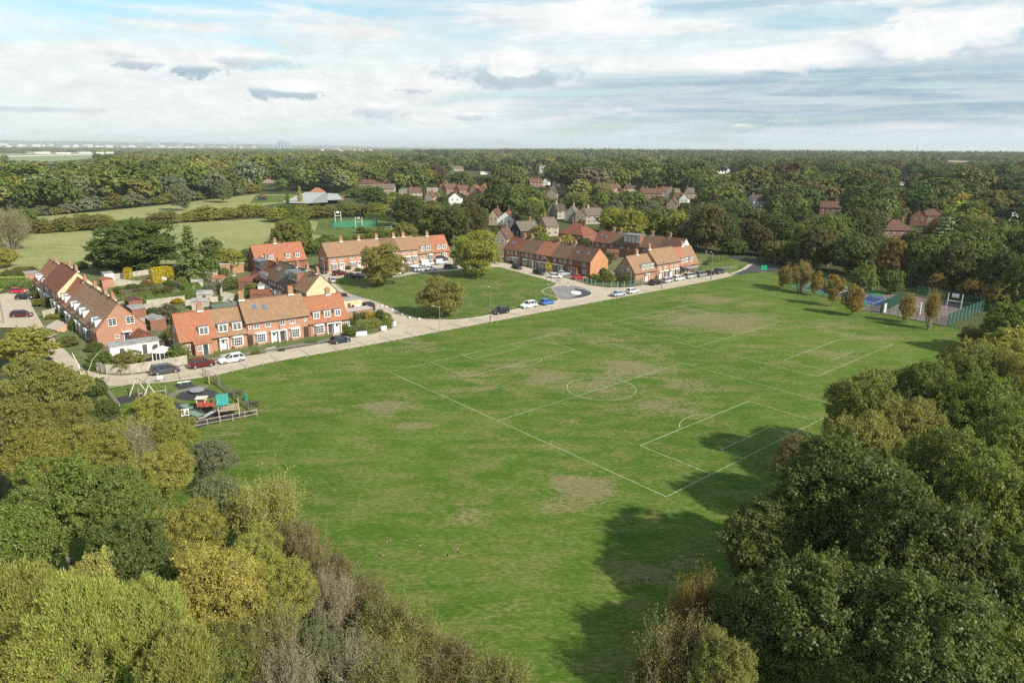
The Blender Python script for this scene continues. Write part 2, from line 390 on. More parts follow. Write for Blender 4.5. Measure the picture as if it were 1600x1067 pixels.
# dry, trodden patches: centre, amount
PATCH = [(600, 635, 26, 9, .95), (640, 665, 22, 7, .75), (575, 700, 16, 5, .6), (905, 765, 34, 15, 1.0), (870, 790, 18, 7, .6), (725, 805, 26, 8, .8), (940, 603, 42, 12, .7), (860, 590, 34, 8, .8), (990, 575, 44, 10, .8), (800, 572, 30, 6, .7),
         (760, 600, 30, 10, .5), (1075, 600, 30, 9, .7), (1040, 635, 34, 9, .7), (890, 660, 16, 5, .7), (1110, 500, 60, 9, .95), (1150, 512, 50, 7, .7), (1090, 496, 30, 5, .9), (1105, 467, 42, 4.5, .75), (1180, 474, 30, 4, .5),
         (1210, 500, 24, 4, .6), (1300, 508, 26, 5, .6), (1370, 525, 38, 5, .6), (1290, 551, 30, 7, .6), (1310, 558, 20, 5, .5), (1010, 548, 30, 7, .5), (960, 640, 20, 5, .5), (730, 585, 24, 8, .5), (700, 620, 22, 7, .4), (640, 540, 30, 8, .5), (560, 575, 30, 6, .5),
         (870, 520, 40, 6, .5), (950, 530, 50, 6, .5), (1040, 700, 16, 5, .5), (1100, 660, 20, 5, .4), (400, 640, 24, 6, .5), (350, 676, 40, 4, .7), (790, 960, 22, 10, .6), (800, 1000, 16, 8, .45), (1010, 900, 26, 7, .75), (1070, 880, 22, 6, .6), (700, 880, 12, 4, .5), (500, 640, 30, 8, .35), (1180, 545, 26, 7, .4), (850, 700, 22, 7, .35), (1150, 720, 20, 8, .3), (450, 590, 40, 6, .35)]
me = field.data; nv = len(me.vertices); co = np.zeros(nv*3, np.float32); me.vertices.foreach_get('co', co); co = co.reshape(-1, 3)
wn = np.zeros(nv, np.float32)
for (px, py, rx, ry, k) in PATCH:
    x, y = G(px, py); s = PX(x, y)[2]; wx = rx/s; wy = abs(G(px, py-ry)[1]-y)
    wx *= 1.2; wy *= 1.2; d = ((co[:, 0]-x)/wx)**2+((co[:, 1]-y)/wy)**2
    wn = np.maximum(wn, k*np.exp(-d*.6))
at = me.attributes.new('worn', 'FLOAT', 'POINT'); at.data.foreach_set('value', wn)

# --- the concrete road and its branches
def road_mat(name, c1, c2, dark):
    mt, t, b = principled(name); geo = t.n('ShaderNodeNewGeometry').outputs['Position']
    n1 = t.noise(geo, .25, 4, .6); n2 = t.noise(geo, 2.2, 5, .7); n3 = t.noise(geo, 9., 3, .7)
    c = t.mix(t.ss(n1, .35, .65), c1, c2); c = t.mix(t.m('MULTIPLY', t.ss(n2, .46, .66), .75), c, dark)
    c = t.mix(1., c, t.m('ADD', .8, t.m('MULTIPLY', n3, .4)), 'MULTIPLY')
    t.set(b.inputs['Base Color'], c); b.inputs['Roughness'].default_value = .9; b.inputs['Specular IOR Level'].default_value = .2
    return mt
M_CONC = road_mat('road_concrete', (.43, .365, .27), (.50, .43, .33), (.29, .25, .19))
M_TAR = road_mat('asphalt', (.06, .06, .065), (.075, .075, .08), (.045, .045, .05))
M_PAVE = road_mat('pavement_tarmac', (.17, .155, .14), (.22, .20, .17), (.11, .10, .09))
M_DRIVE = road_mat('drive_paving', (.36, .30, .24), (.43, .37, .29), (.24, .2, .17))
M_CIRC = road_mat('stone_setts', (.20, .19, .185), (.28, .265, .25), (.10, .095, .09))
M_RUB = road_mat('rubber_surface', (.045, .045, .043), (.06, .06, .057), (.03, .03, .03))
ROAD_UP = [(66, 510), (100, 545), (131, 577), (157, 585), (190, 587), (240, 582), (296, 569), (350, 562), (420, 551), (506, 536.5), (548, 528.5), (585, 521), (612, 513.5), (619, 506), (613, 499), (598, 490), (585, 483.5), (560, 471), (540, 462), (527, 455), (514, 446), (500, 437), (497, 428), (512, 423.5), (560, 418.5), (600, 416), (640, 411), (700, 402.5), (740, 398), (775, 402), (794, 409), (829, 419.5), (868, 430), (905, 440.5), (925, 446.5), (950, 449.5), (985, 449), (1020, 443), (1060, 435.5), (1100, 428), (1140, 419.5), (1165, 414), (1180, 411.5), (1215, 416), (1200, 421.5), (1192, 422.5)]
road_poly = GP([(139, 606)])+GP([(112, 596), (90, 570), (60, 540), (40, 512), (30, 500)])+GP(ROAD_UP)+GP(ROAD_LOW[::-1][1:])
road = sheet('road', road_poly[::1], .03, M_CONC); road['label'] = 'pale concrete road along the field edge'
GREEN = [(527, 446), (540, 456), (556, 463), (584, 470.5), (610, 481.5), (632, 491.5), (650, 496.5), (676, 499.5), (712, 500), (750, 495.5), (800, 485), (850, 474.5), (872, 469.5), (868, 460), (862, 450), (868, 443), (830, 431), (800, 423), (780, 418), (762, 419), (700, 424), (650, 428), (620, 433), (580, 433), (545, 433), (522, 437), (520, 441)]
sheet('village_green', curve_pts(GP(GREEN), 4, True), .13, M_LAWN, cut=8)['label'] = 'triangular green with three trees between the roads'
CIRC = [(847, 455), (856, 450.5), (872, 447), (890, 446.5), (905, 449), (918, 453), (924, 458), (922, 462), (908, 466), (892, 469), (878, 468.5), (866, 464), (852, 460)]
cp = curve_pts(GP(CIRC), 5, True)
sheet('turning_circle', cp, .06, M_CIRC)['label'] = 'grey stone sett circle at the road fork'
kb = MB(); ribbon(kb, cp+[cp[0]], .35, .16); 
kb2 = MB()
for i in range(len(cp)):
    a, b = cp[i], cp[(i+1) % len(cp)]; kb2.bar((*a, .08), (*b, .08), .28, .14)
tag(kb2.build('kerb', CONC_P), kind='structure')
kg = MB(); gp = curve_pts(GP(GREEN), 4, True)
for i in range(len(gp)): kg.bar((*gp[i], .085), (*gp[(i+1) % len(gp)], .085), .16, .12)
tag(kg.build('kerb', CONC_P), kind='structure')
c0 = G(900, 458.3)
tag(MB().prism([(c0[0]+1.5*math.cos(t), c0[1]+2.2*math.sin(t)) for t in np.linspace(0, 2*math.pi, 20, endpoint=False)], .065, .22).build('manhole_slab', WPAINT), 'white painted disc in the middle of the sett circle', 'road disc')
sheet('tarmac_patch', [G(*p) for p in [(897, 451), (912, 453), (924, 458), (922, 462), (910, 465.5), (895, 465), (905, 460)]], .068, M_TAR)
sheet('side_road', GP([(1140, 431), (1165, 421), (1180, 411), (1150, 404), (1120, 399), (1095, 396), (1098, 393.5), (1135, 398), (1175, 405), (1200, 411), (1240, 410), (1250, 414), (1215, 421), (1200, 424), (1192, 424.5), (1165, 428)]), .05, M_TAR)['label'] = 'dark new tarmac road bending into the trees'
sheet('left_yard', GP([(-60, 470), (10, 458), (40, 452), (46, 462), (50, 478), (62, 500), (75, 520), (40, 512), (0, 512), (-60, 520)]), .034, M_CONC)['label'] = 'concrete parking yard by the left terrace'
for q in ([(296, 568.5), (352, 561), (420, 550), (506, 535.8), (546, 528), (546, 525), (506, 531), (420, 546), (352, 557), (297, 564)],
          [(527, 454.5), (560, 470.5), (585, 483), (590, 486), (586, 490), (550, 478), (520, 462), (514, 453)],
          [(640, 410.5), (700, 402), (720, 399.5), (720, 396), (700, 398.5), (640, 406.5), (560, 414.5), (515, 419), (512, 423), (560, 418)],
          [(776, 401.5), (794, 408.5), (829, 419), (868, 429.5), (905, 440), (915, 436), (870, 425), (830, 414), (800, 405.5), (784, 399)],
          [(985, 448.5), (1020, 442.5), (1060, 435), (1100, 427.5), (1140, 419), (1138, 416), (1100, 423.5), (1060, 431), (1020, 438.5), (985, 445)]):
    sheet('pavement', GP(q), .11, M_PAVE)
jb = MB()
pl = GP(ROAD_LOW); 
def along(pts, step, start=0.):
    out = []; acc = start; 
    for i in range(len(pts)-1):
        a = Vector(pts[i]); b = Vector(pts[i+1]); L = (b-a).length; d = (b-a)/L; s = acc
        while s < L: out.append((a+d*s, d)); s += step
        acc = s-L
    return out
for q, d in along(pl, 6.0, 2.):
    n = Vector((-d.y, d.x)); a = q+n*.15
    e = q+n*5.2
    ribbon(jb, [tuple(a), tuple(e)], .14, .036)
mid = [(Vector(q)+Vector((-d.y, d.x))*2.8) for q, d in along(pl, 6.0, 2.)]
ribbon(jb, [tuple(q) for q in mid], .07, .0365)
tag(jb.build('road_joint', mat('joint_bitumen', (.12, .105, .085), .9, .1)), kind='structure')
# --- other grounds
sheet('garden_ground', GP([(60, 520), (20, 440), (60, 424), (150, 412), (240, 418), (330, 428), (420, 410), (500, 400), (600, 392), (700, 386), (800, 380), (930, 372), (1060, 385), (1100, 396), (1180, 411), (1060, 437), (990, 451), (930, 449), (868, 430), (794, 409), (740, 396), (500, 425), (497, 436), (527, 455), (619, 503), (612, 514), (548, 529), (420, 552), (296, 571), (190, 590), (131, 580)]), -.02, M_GARD, cut=20)
PAST1 = [(-120, 470), (-120, 362), (0, 360), (60, 358), (150, 355), (270, 349), (400, 342), (500, 345), (545, 362), (600, 366), (600, 384), (500, 382), (430, 385), (400, 408), (330, 412), (150, 414), (60, 426), (20, 442), (0, 455), (-60, 470)]
PAST2 = [(-120, 372), (-60, 350), (60, 338), (150, 331), (250, 321), (400, 303.5), (470, 304.5), (480, 312), (400, 322.5), (270, 336), (150, 348), (0, 362)]
AIR = [(-300, 256), (-300, 241.5), (0, 240.5), (150, 239), (178, 240.5), (185, 244), (150, 248), (110, 251), (60, 254)]
SAND = [(1462, 252.6), (1470, 250.6), (1510, 250.8), (1530, 253.2), (1500, 254)]
sheet('pasture', GP(PAST1), -.06, M_PAST, cut=30)['label'] = 'near pale pasture behind the left houses'
sheet('pasture', GP(PAST2), -.04, M_PAST, cut=60)['label'] = 'farther strip of pale pasture beyond the hedgerow'
sheet('airfield', GP(AIR), .3, M_AIR, cut=400)
sheet('runway', GP([(-300, 246.8), (0, 244.5), (120, 241.6), (150, 241.0), (152, 241.9), (120, 243.1), (0, 246.0), (-300, 248.6)]), .6, mat('pale_concrete', (.55, .55, .52), .9, .05))
def gz(px, py):          # ground point on rising land
    z = 0.
    for _ in range(12):
        x, y = G(px, py, z); z = TZ(x, y)
    return x, y, z
def sheetz(name, pts, dz, m):
    v = [(*gz(*p)[:2], gz(*p)[2]+dz) for p in pts]
    me = bpy.data.meshes.new(name); me.from_pydata(v, [], [tuple(range(len(v)))]); me.materials.append(m); me.update()
    return tag(put(me, name), kind='structure')
sheetz('stubble_field', SAND, 1.0, mat('stubble', (.42, .32, .2), .95, .1, .01))
# --- football pitch lines
def line_mat():
    mt, t, b = principled('worn_line_paint'); geo = t.n('ShaderNodeNewGeometry').outputs['Position']
    n1 = t.noise(geo, 1.1, 5, .75); n2 = t.noise(geo, .08, 3, .6)
    c = t.mix(t.ss(t.m('ADD', n1, t.m('MULTIPLY', n2, .5)), .66, .98), (.44, .48, .34), (.12, .17, .04))
    t.set(b.inputs['Base Color'], c); b.inputs['Roughness'].default_value = .95; return mt
M_LINE = line_mat()
def pitch(o, ang, Wd, Ln, r, bd, bw, sd_, sw, lw, label, near=True, far=True, circ=True):
    ca, sa = math.cos(ang), math.sin(ang)
    def w_(u, v): return (o[0]+u*ca+v*sa, o[1]+u*sa-v*ca)
    mb = MB(); m_ = Wd/2
    def ln(*q): ribbon(mb, [w_(*a) for a in q], lw, .014)
    ln((0, 0), (0, Ln)); ln((Wd, 0), (Wd, Ln)); ln((0, 0), (Wd, 0)); ln((0, Ln), (Wd, Ln)); ln((0, Ln/2), (Wd, Ln/2))
    if circ: ln(*[(m_+r*math.cos(t), Ln/2+r*math.sin(t)) for t in np.linspace(0, 2*math.pi, 49)])
    for e, s_ in ((0, 1), (Ln, -1)):
        ln((m_-bw/2, e), (m_-bw/2, e+s_*bd), (m_+bw/2, e+s_*bd), (m_+bw/2, e))
        ln((m_-sw/2, e), (m_-sw/2, e+s_*sd_), (m_+sw/2, e+s_*sd_), (m_+sw/2, e))
        if circ:
            pc = e+s_*bd*.67; ts = [t for t in np.linspace(-1.2, 1.2, 25) if r*math.cos(t) > bd*.33]
            ln(*[(m_+r*math.sin(t), pc+s_*r*math.cos(t)) for t in ts])
    ob = mb.build('pitch_line', M_LINE); tag(ob, label, kind='structure')
pitch((-22.19, 120.54), .7137, 45.45, 61.58, 5.82, 11.34, 27.28, 3.41, 12.48, .10, 'faded white football pitch lines with a centre circle')
a = G(944, 506); b = G(1077, 475); c = G(1272, 590); d = G(1398.5, 542)
ang2 = math.atan2(b[1]-a[1], b[0]-a[0])
pitch(a, .72, math.dist(a, b), math.dist(a, c), 5, 9, 24, 3, 11, .105, 'faint white lines of the second pitch', circ=False)
# ------------------------------------------------------------------ vegetation
def leaf_mat(name, trans=.42, var=.5, autumn=(.36, .30, .075), sheen=.35):
    mt = bpy.data.materials.new(name); mt.use_nodes = True; nt = mt.node_tree; nt.nodes.clear(); t = NT(nt)
    oi = t.n('ShaderNodeObjectInfo'); g = t.n('ShaderNodeNewGeometry')
    ai = t.n('ShaderNodeAttribute', attribute_type='INSTANCER', attribute_name='tint')
    ii = t.n('ShaderNodeAttribute', attribute_type='INSTANCER', attribute_name='isi')
    base = t.mix(t.m('GREATER_THAN', ii.outputs['Fac'], .5), oi.outputs['Color'], ai.outputs['Color'])
    aut = t.m('MULTIPLY', oi.outputs['Alpha'], t.m('SUBTRACT', 1., ii.outputs['Fac']))
    tcn = t.n('ShaderNodeTexCoord').outputs['Object']
    n1 = t.noise(tcn, .45, 3, .6); n2 = t.noise(tcn, 1.6, 2, .6)
    f = t.m('MULTIPLY', t.ss(t.m('ADD', t.m('MULTIPLY', n1, .6), t.m('MULTIPLY', n2, .4)), .42, .62), aut)
    f = t.m('ADD', f, t.m('MULTIPLY', t.ss(g.outputs['Random Per Island'], .90, 1.), t.m('MULTIPLY', aut, .8)), clamp=True)
    c = t.mix(f, base, autumn)
    k = t.m('ADD', 1-var*.5, t.m('MULTIPLY', g.outputs['Random Per Island'], var))
    k = t.m('MULTIPLY', k, t.m('ADD', .5, t.m('MULTIPLY', n2, 1.0)))
    c = t.mix(1., c, k, 'MULTIPLY')
    d = t.n('ShaderNodeBsdfDiffuse'); t.set(d.inputs[0], c)
    tr = t.n('ShaderNodeBsdfTranslucent'); t.set(tr.inputs[0], t.mix(1., c, (1.25, 1.3, .7), 'MULTIPLY'))
    gl = t.n('ShaderNodeBsdfGlossy'); t.set(gl.inputs[0], (.5, .5, .5)); gl.inputs['Roughness'].default_value = .45
    m1 = t.n('ShaderNodeMixShader'); m1.inputs[0].default_value = trans; nt.links.new(d.outputs[0], m1.inputs[1]); nt.links.new(tr.outputs[0], m1.inputs[2])
    m2 = t.n('ShaderNodeMixShader'); m2.inputs[0].default_value = .025*sheen/.35; nt.links.new(m1.outputs[0], m2.inputs[1]); nt.links.new(gl.outputs[0], m2.inputs[2])
    o = t.n('ShaderNodeOutputMaterial'); nt.links.new(m2.outputs[0], o.inputs[0])
    return mt
LEAF = leaf_mat('leaves'); LEAF_FAR = leaf_mat('far_leaves', .3, .22, sheen=0.); NEEDLE = leaf_mat('needles', .1, .35, sheen=.1); HEDGE = leaf_mat('hedge_leaves', .2, .5)
BARK = mat('bark', (.17, .145, .11), .95, .25, 3.); TWIG = mat('pale_twigs', (.31, .28, .20), .95, .2, 2.); BARK_W = mat('pale_bark', (.40, .37, .31), .9, .15, 3.)
rng = np.random.default_rng(11)
def unit(v): return v/np.maximum(np.linalg.norm(v, axis=-1, keepdims=True), 1e-9)
def leaves_mesh(name, P, N, S, m, asp=.62, axis=None):
    n = len(P); N = unit(N)
    ax = rng.normal(size=(n, 3)) if axis is None else axis
    A = unit(ax-(ax*N).sum(1, keepdims=True)*N); B = np.cross(N, A); S = S[:, None]
    bend = N*S*.12
    V = np.stack([P+A*S*.5, P+B*S*.5*asp+bend, P-A*S*.5, P-B*S*.5*asp+bend], 1).reshape(-1, 3).astype(np.float32)
    me = bpy.data.meshes.new(name); me.vertices.add(4*n); me.vertices.foreach_set('co', V.ravel())
    me.loops.add(4*n); me.loops.foreach_set('vertex_index', np.arange(4*n, dtype=np.int32))
    me.polygons.add(n); me.polygons.foreach_set('loop_start', np.arange(0, 4*n, 4, dtype=np.int32))
    me.update(calc_edges=True); me.materials.append(m)
    return me
def sph(n, zmin=-1., zmax=1.):
    z = rng.uniform(zmin, zmax, n); a = rng.uniform(0, 2*math.pi, n); r = np.sqrt(1-z*z)
    return np.stack([r*np.cos(a), r*np.sin(a), z], 1)
def fib(n, zmin, jit=.25):
    i = np.arange(n)+.5; z = 1-(1-zmin)*i/n; a = i*2.39996; r = np.sqrt(np.maximum(0, 1-z*z))
    return unit(np.stack([r*np.cos(a), r*np.sin(a), z], 1)+rng.normal(scale=jit, size=(n, 3))*.5)
def crown(kind, rx, rz, zc, nl, nk, nf, ls, lobe=.36, cl=.13, zmin=-.45, fill=.12, up=.42, asp=.62, loose=1.05, rnd=.58):
    """leaf positions: lobes over an envelope, clumps over each lobe, leaves over each clump"""
    d = fib(nl, zmin); bump = rng.uniform(.62, 1.12, nl)[:, None]
    if kind == 'flat': bump = bump*(1-.25*np.maximum(0, d[:, 2:]))
    LC = d*np.array([rx, rx, rz])*(1-lobe*.75)*bump
    lr = rx*lobe*rng.uniform(.75, 1.2, nl)
    kd = sph(nl*nk, -.5, 1.).reshape(nl, nk, 3); kd = unit(kd+d[:, None, :]*.7)
    KC = LC[:, None, :]+kd*(lr[:, None, None]*rng.uniform(.75, 1.06, (nl, nk, 1)))*np.array([1, 1, .85])
    KC = KC.reshape(-1, 3); kdf = kd.reshape(-1, 3); kr = rx*cl*rng.uniform(.5, 1.3, len(KC))
    n = len(KC)*nf
    ld = unit(sph(n)+np.repeat(kdf, nf, 0)*.75+np.array([0, 0, .25]))
    P = np.repeat(KC, nf, 0)+ld*np.repeat(kr, nf)[:, None]*rng.uniform(.55, 1.05*loose, (n, 1))*np.array([1, 1, .75])
    N = unit(ld*.7+np.array([0, 0, up])+rng.normal(scale=rnd, size=(n, 3)))
    if nf > 25:      # shoots that break the outline
        q = rng.permutation(len(KC))[:len(KC)//3]; sl_ = rng.uniform(.12, .3, (len(q), 1))*rx; sdir = unit(kdf[q]+rng.normal(scale=.35, size=(len(q), 3))+np.array([0, 0, .35])); m_ = nf//2
        tt = rng.uniform(.2, 1, (len(q), m_, 1)); Ps = (KC[q][:, None]+sdir[:, None]*sl_[:, None]*tt+rng.normal(scale=.035*rx, size=(len(q), m_, 3))*(1.25-tt)).reshape(-1, 3)
        P = np.concatenate([P, Ps]); N = np.concatenate([N, rng.normal(scale=.6, size=Ps.shape)+np.array([0, 0, .6])])
    m = int(n*fill)
    if m:
        Pf = sph(m)*np.array([rx, rx, rz])*rng.uniform(.35, .78, (m, 1)); Pf = Pf[Pf[:, 2] > rz*zmin]
        P = np.concatenate([P, Pf]); N = np.concatenate([N, rng.normal(size=(len(Pf), 3))+np.array([0, 0, .6])])
    S = ls*rng.uniform(.45, 1.6, len(P))
    P = P+np.array([0, 0, zc])
    return P, N, S, LC+np.array([0, 0, zc]), KC+np.array([0, 0, zc])
def trunk_mesh(name, h0, r0, lobes, tw=None, m=BARK, every=1, twr=.03, n=6):
    mb = MB(); 
    jx, jy = rng.normal(scale=.15, size=2)
    mb.tube((0, 0, -.3), (0, 0, .6), r0*1.45, r0*1.05, n+2, cap=False); mb.tube((0, 0, .6), (jx, jy, h0), r0*1.05, r0*.75, n+2, cap=False)
    top = Vector((jx*1.5, jy*1.5, h0+(max(q[2] for q in lobes)-h0)*.55)) if len(lobes) else Vector((0, 0, h0+1))
    mb.tube((jx, jy, h0), top, r0*.75, r0*.3, n, cap=False)
    for L in lobes[::every]:
        L = Vector(L); s_ = Vector((jx, jy, h0)).lerp(top, random.uniform(0, .8)); k = s_.lerp(L, .5)+Vector((0, 0, (L-s_).length*.08))
        mb.tube(s_, k, r0*.36, r0*.22, 5, cap=False); mb.tube(k, L, r0*.22, r0*.08, 4, cap=False)
    if tw is not None:
        for K in tw:
            K = Vector(K); j = min(lobes, key=lambda q: (Vector(q)-K).length); L = Vector(j)
            mb.tube(L.lerp(K, .0), L.lerp(K, 1.12)+Vector(rng.normal(scale=.15, size=3)), twr, twr*.35, 3, cap=False)
    return mb.mesh(name, m)
PROTO = {}
def proto(key, h0, r0, args, kw, mt=LEAF, tw=0, bark=BARK, every=1, twr=.03):
    kw = dict(kw); asp = kw.get('asp', .62)
    P, N, S, LC, KC = crown(*args, **kw)
    me = leaves_mesh('crown', P, N, S, mt, asp)
    sel = KC[rng.permutation(len(KC))[:tw]] if tw else None
    PROTO[key] = (me, trunk_mesh('trunk', h0, r0, [tuple(q) for q in LC], sel, bark, every, twr))
# near, built leaf by leaf (unit height about 14 m)
proto('A0', 4., .32, ('round', 5.4, 5.6, 8.6, 34, 22, 66, .21), dict(zmin=-.55))
proto('A1', 3.5, .3, ('round', 5.0, 6.0, 8.4, 30, 24, 66, .20), dict(zmin=-.6, lobe=.32))
proto('A2', 4., .35, ('flat', 6.0, 5.0, 8.2, 40, 20, 60, .22), dict(zmin=-.5, lobe=.3), tw=120)
proto('A3', 3., .25, ('round', 4.8, 5.4, 7.8, 26, 26, 62, .17), dict(zmin=-.6, lobe=.38, loose=1.25), tw=260, twr=.035)
# feathery ash: leaflets in narrow sprays standing up
P, N, S, LC, KC = crown('flat', 6.2, 5.0, 8., 30, 20, 1, .3, lobe=.4, zmin=-.3, fill=0)
nf = 80; n = len(KC)*nf
axd = unit(np.repeat(unit(KC-np.array([0, 0, 5.])), nf, 0)*.6+np.array([0, 0, .9])+rng.normal(scale=.75, size=(n, 3)))
Pp = np.repeat(KC, nf, 0)+axd*rng.uniform(.15, .85, (n, 1))+rng.normal(scale=.2, size=(n, 3))
PROTO['ASH'] = (leaves_mesh('crown', Pp, np.cross(axd, rng.normal(size=(n, 3))), .42*rng.uniform(.6, 1.3, n), LEAF, .24, axd), trunk_mesh('trunk', 3.5, .3, [tuple(q) for q in LC], KC[::5], TWIG, 1, .04))
# thin-leaved thickets with grey twigs showing
def thicket(key, rx, rz, zc, nst, ntw, nleaf, ls, wide=.5, leafout=.5):
    mb = MB(); tips = []
    for i in range(nst):
        a = rng.uniform(0, 2*math.pi); q = math.sqrt(rng.uniform(0, 1)); d = Vector((math.cos(a)*q*rx, math.sin(a)*q*rx, zc+rz*math.sqrt(max(0, 1-q*q))*rng.uniform(.6, 1.)))
        b = Vector((d.x*.25+rng.normal(scale=.2), d.y*.25+rng.normal(scale=.2), -.2)); k = b.lerp(d, .5)+Vector((d.x*.08, d.y*.08, .5))
        mb.tube(b, k, .07, .045, 4, cap=False); mb.tube(k, d, .045, .018, 3, cap=False)
        for _ in range(ntw):
            s_ = k.lerp(d, rng.uniform(-.3, 1.)); v = (d-b).normalized()*rng.uniform(.3, 1.)+Vector(rng.normal(scale=.55, size=3)); e = s_+v*rng.uniform(.5, 1.5)
            mb.tube(s_, e, .02, .008, 3, cap=False); tips.append((s_+(e-s_)*.5)); tips.append(e)
            for _ in range(2):
                e2 = e.lerp(s_, rng.uniform(0, .6)); e3 = e2+Vector(rng.normal(scale=.3, size=3))+v*.25; mb.tube(e2, e3, .012, .006, 3, cap=False); tips.append(e3)
    tips = np.array([tuple(q) for q in tips]); idx = rng.integers(0, len(tips), nleaf)
    P = tips[idx]+rng.normal(scale=.2, size=(nleaf, 3)); N = rng.normal(size=(nleaf, 3))+np.array([0, 0, .6])
    PROTO[key] = (leaves_mesh('crown', P, N, ls*rng.uniform(.6, 1.4, nleaf), LEAF, .6), mb.mesh('stem', TWIG))
thicket('T0', 4.0, 3.2, 2.2, 46, 24, 32000, .15)
thicket('T1', 3.2, 2.6, 1.6, 44, 20, 15000, .14)
thicket('T3', 2.1, 3.4, 3.9, 38, 18, 15000, .2)
thicket('T2', 3.0, 1.8, 1.0, 40, 16, 34000, .13)
# middle distance
proto('OAK', 2.2, .5, ('round', 6.0, 7.0, 7.2, 52, 26, 44, .30), dict(zmin=-.97, lobe=.28, cl=.11, rnd=.45), tw=0)
proto('GT', 2.0, .3, ('round', 5.0, 6.2, 6.9, 40, 20, 40, .26), dict(zmin=-.93, lobe=.3, loose=1.25, rnd=.45), tw=160, twr=.03)
for k in range(3): proto('M%d' % k, 3.5, .32, ('round' if k else 'flat', 5.3, 6.3, 7.0, 30+4*k, 16, 34, .36), dict(zmin=-.88, lobe=.34+.03*k, rnd=.34), every=2)
proto('MT', 2.2, .2, ('round', 4.2, 4.8, 5.6, 28, 18, 30, .27), dict(zmin=-.85, lobe=.3, loose=1.35), tw=160, twr=.03)
for k in range(6): proto('D%d' % k, 3.5, .34, ('flat' if k % 2 else 'round', 5.6-.3*(k % 3), 5.8+.4*(k % 3), 7.6, 22+2*k, 13, 15, .66), dict(zmin=-.75, lobe=.36, cl=.15, fill=.2, rnd=.3), every=4)
for k in range(4): proto('F%d' % k, 3., .4, ('flat' if k % 2 else 'round', 5.8, 5.6, 7.8, 17, 9, 9, 1.15), dict(zmin=-.5, lobe=.38, cl=.18, fill=.15, rnd=.2), LEAF_FAR, every=8)
def conifer(key, h, r, tiers, per, ls, droop=.25, narrow=1.):
    P = []; N = []; mb = MB(); mb.tube((0, 0, -.3), (0, 0, h*.97), .3, .04, 7, cap=False)
    for i in range(tiers):
        f = (i+.3)/tiers; z = h*.1+h*.88*f; rr = r*(1-f)**(.8*narrow)*(1+.18*rng.normal()); nb = max(4, int(9*(1-f)+4))
        for b in range(nb):
            a = b*2*math.pi/nb+rng.uniform(-.4, .4); L = rr*rng.uniform(.75, 1.15); dv = np.array([math.cos(a), math.sin(a), -droop])
            if i % 2 == 0: mb.tube((0, 0, z), tuple(np.array([0, 0, z])+dv*L*.9), .05, .02, 3, cap=False)
            m = max(3, int(per*(L/r+.25))); t = rng.uniform(.15, 1, m)
            Q = np.array([0, 0, z])+dv*L*t[:, None]+rng.normal(scale=1, size=(m, 3))*np.array([.12, .12, .05])*r*(.4+.5*(1-t[:, None]))
            P.append(Q); N.append(rng.normal(scale=.35, size=(m, 3))+np.array([math.cos(a)*.6, math.sin(a)*.6, .8]))
    P = np.concatenate(P); N = np.concatenate(N)
    PROTO[key] = (leaves_mesh('crown', P, N, ls*rng.uniform(.6, 1.4, len(P)), NEEDLE, .5), mb.mesh('trunk', BARK))
conifer('C0', 13, 3.6, 26, 26, .5); conifer('C1', 15, 2.6, 26, 14, .75, .1, .8); conifer('CED', 15, 6.0, 11, 70, .8, -.05, .6)
# far clumps: several crowns standing together
def farclump(key, n, sp, ls):
    PP = []; NN = []; SS = []
    for i in range(n):
        P, N, S, a, b = crown('round', 6.6, 5.8, 8., 11, 5, 5, ls, zmin=-.1, lobe=.42, cl=.24, fill=.1, rnd=.2)
        q = math.sqrt(rng.uniform())*sp; t = rng.uniform(0, 2*math.pi); k = rng.uniform(.75, 1.2)
        PP.append(P*k+np.array([q*math.cos(t), q*math.sin(t), 0])); NN.append(N); SS.append(S*k)
    PROTO[key] = (leaves_mesh('crown', np.concatenate(PP), np.concatenate(NN), np.concatenate(SS), LEAF_FAR, .75), None)
farclump('K0', 9, 22, 2.1); farclump('K1', 9, 22, 2.1)

PAL = dict(amber=(.31, .225, .06), deep=(.086, .112, .038), umber=(.14, .134, .048), dark=(.122, .155, .044), mid=(.152, .195, .05), green=(.178, .225, .055), lime=(.38, .42, .12), olive=(.235, .24, .07), yg=(.32, .34, .075), yellow=(.46, .40, .10), gold=(.24, .155, .035),  # deep tones for the right woods: cloud shade put into the leaf colour
           brown=(.215, .185, .08), grey=(.19, .205, .12), rust=(.20, .14, .055), pale=(.33, .30, .18), copper=(.095, .062, .045), bright=(.13, .195, .04), sage=(.20, .23, .125))
WORD = dict(amber='orange', deep='shade-darkened green', umber='shade-darkened olive', dark='dark green', mid='mid green', green='green', lime='lime green', olive='olive green', yg='yellow-green', yellow='yellow', gold='golden brown', brown='brown', grey='grey-green', rust='rusty orange', pale='pale straw', copper='copper red', bright='bright green', sage='sage green')
def jit(c, s=.12):
    k = 1+random.uniform(-s, s); return tuple(max(.005, q*k*(1+random.uniform(-s*.5, s*.5))) for q in c)
TREES = []
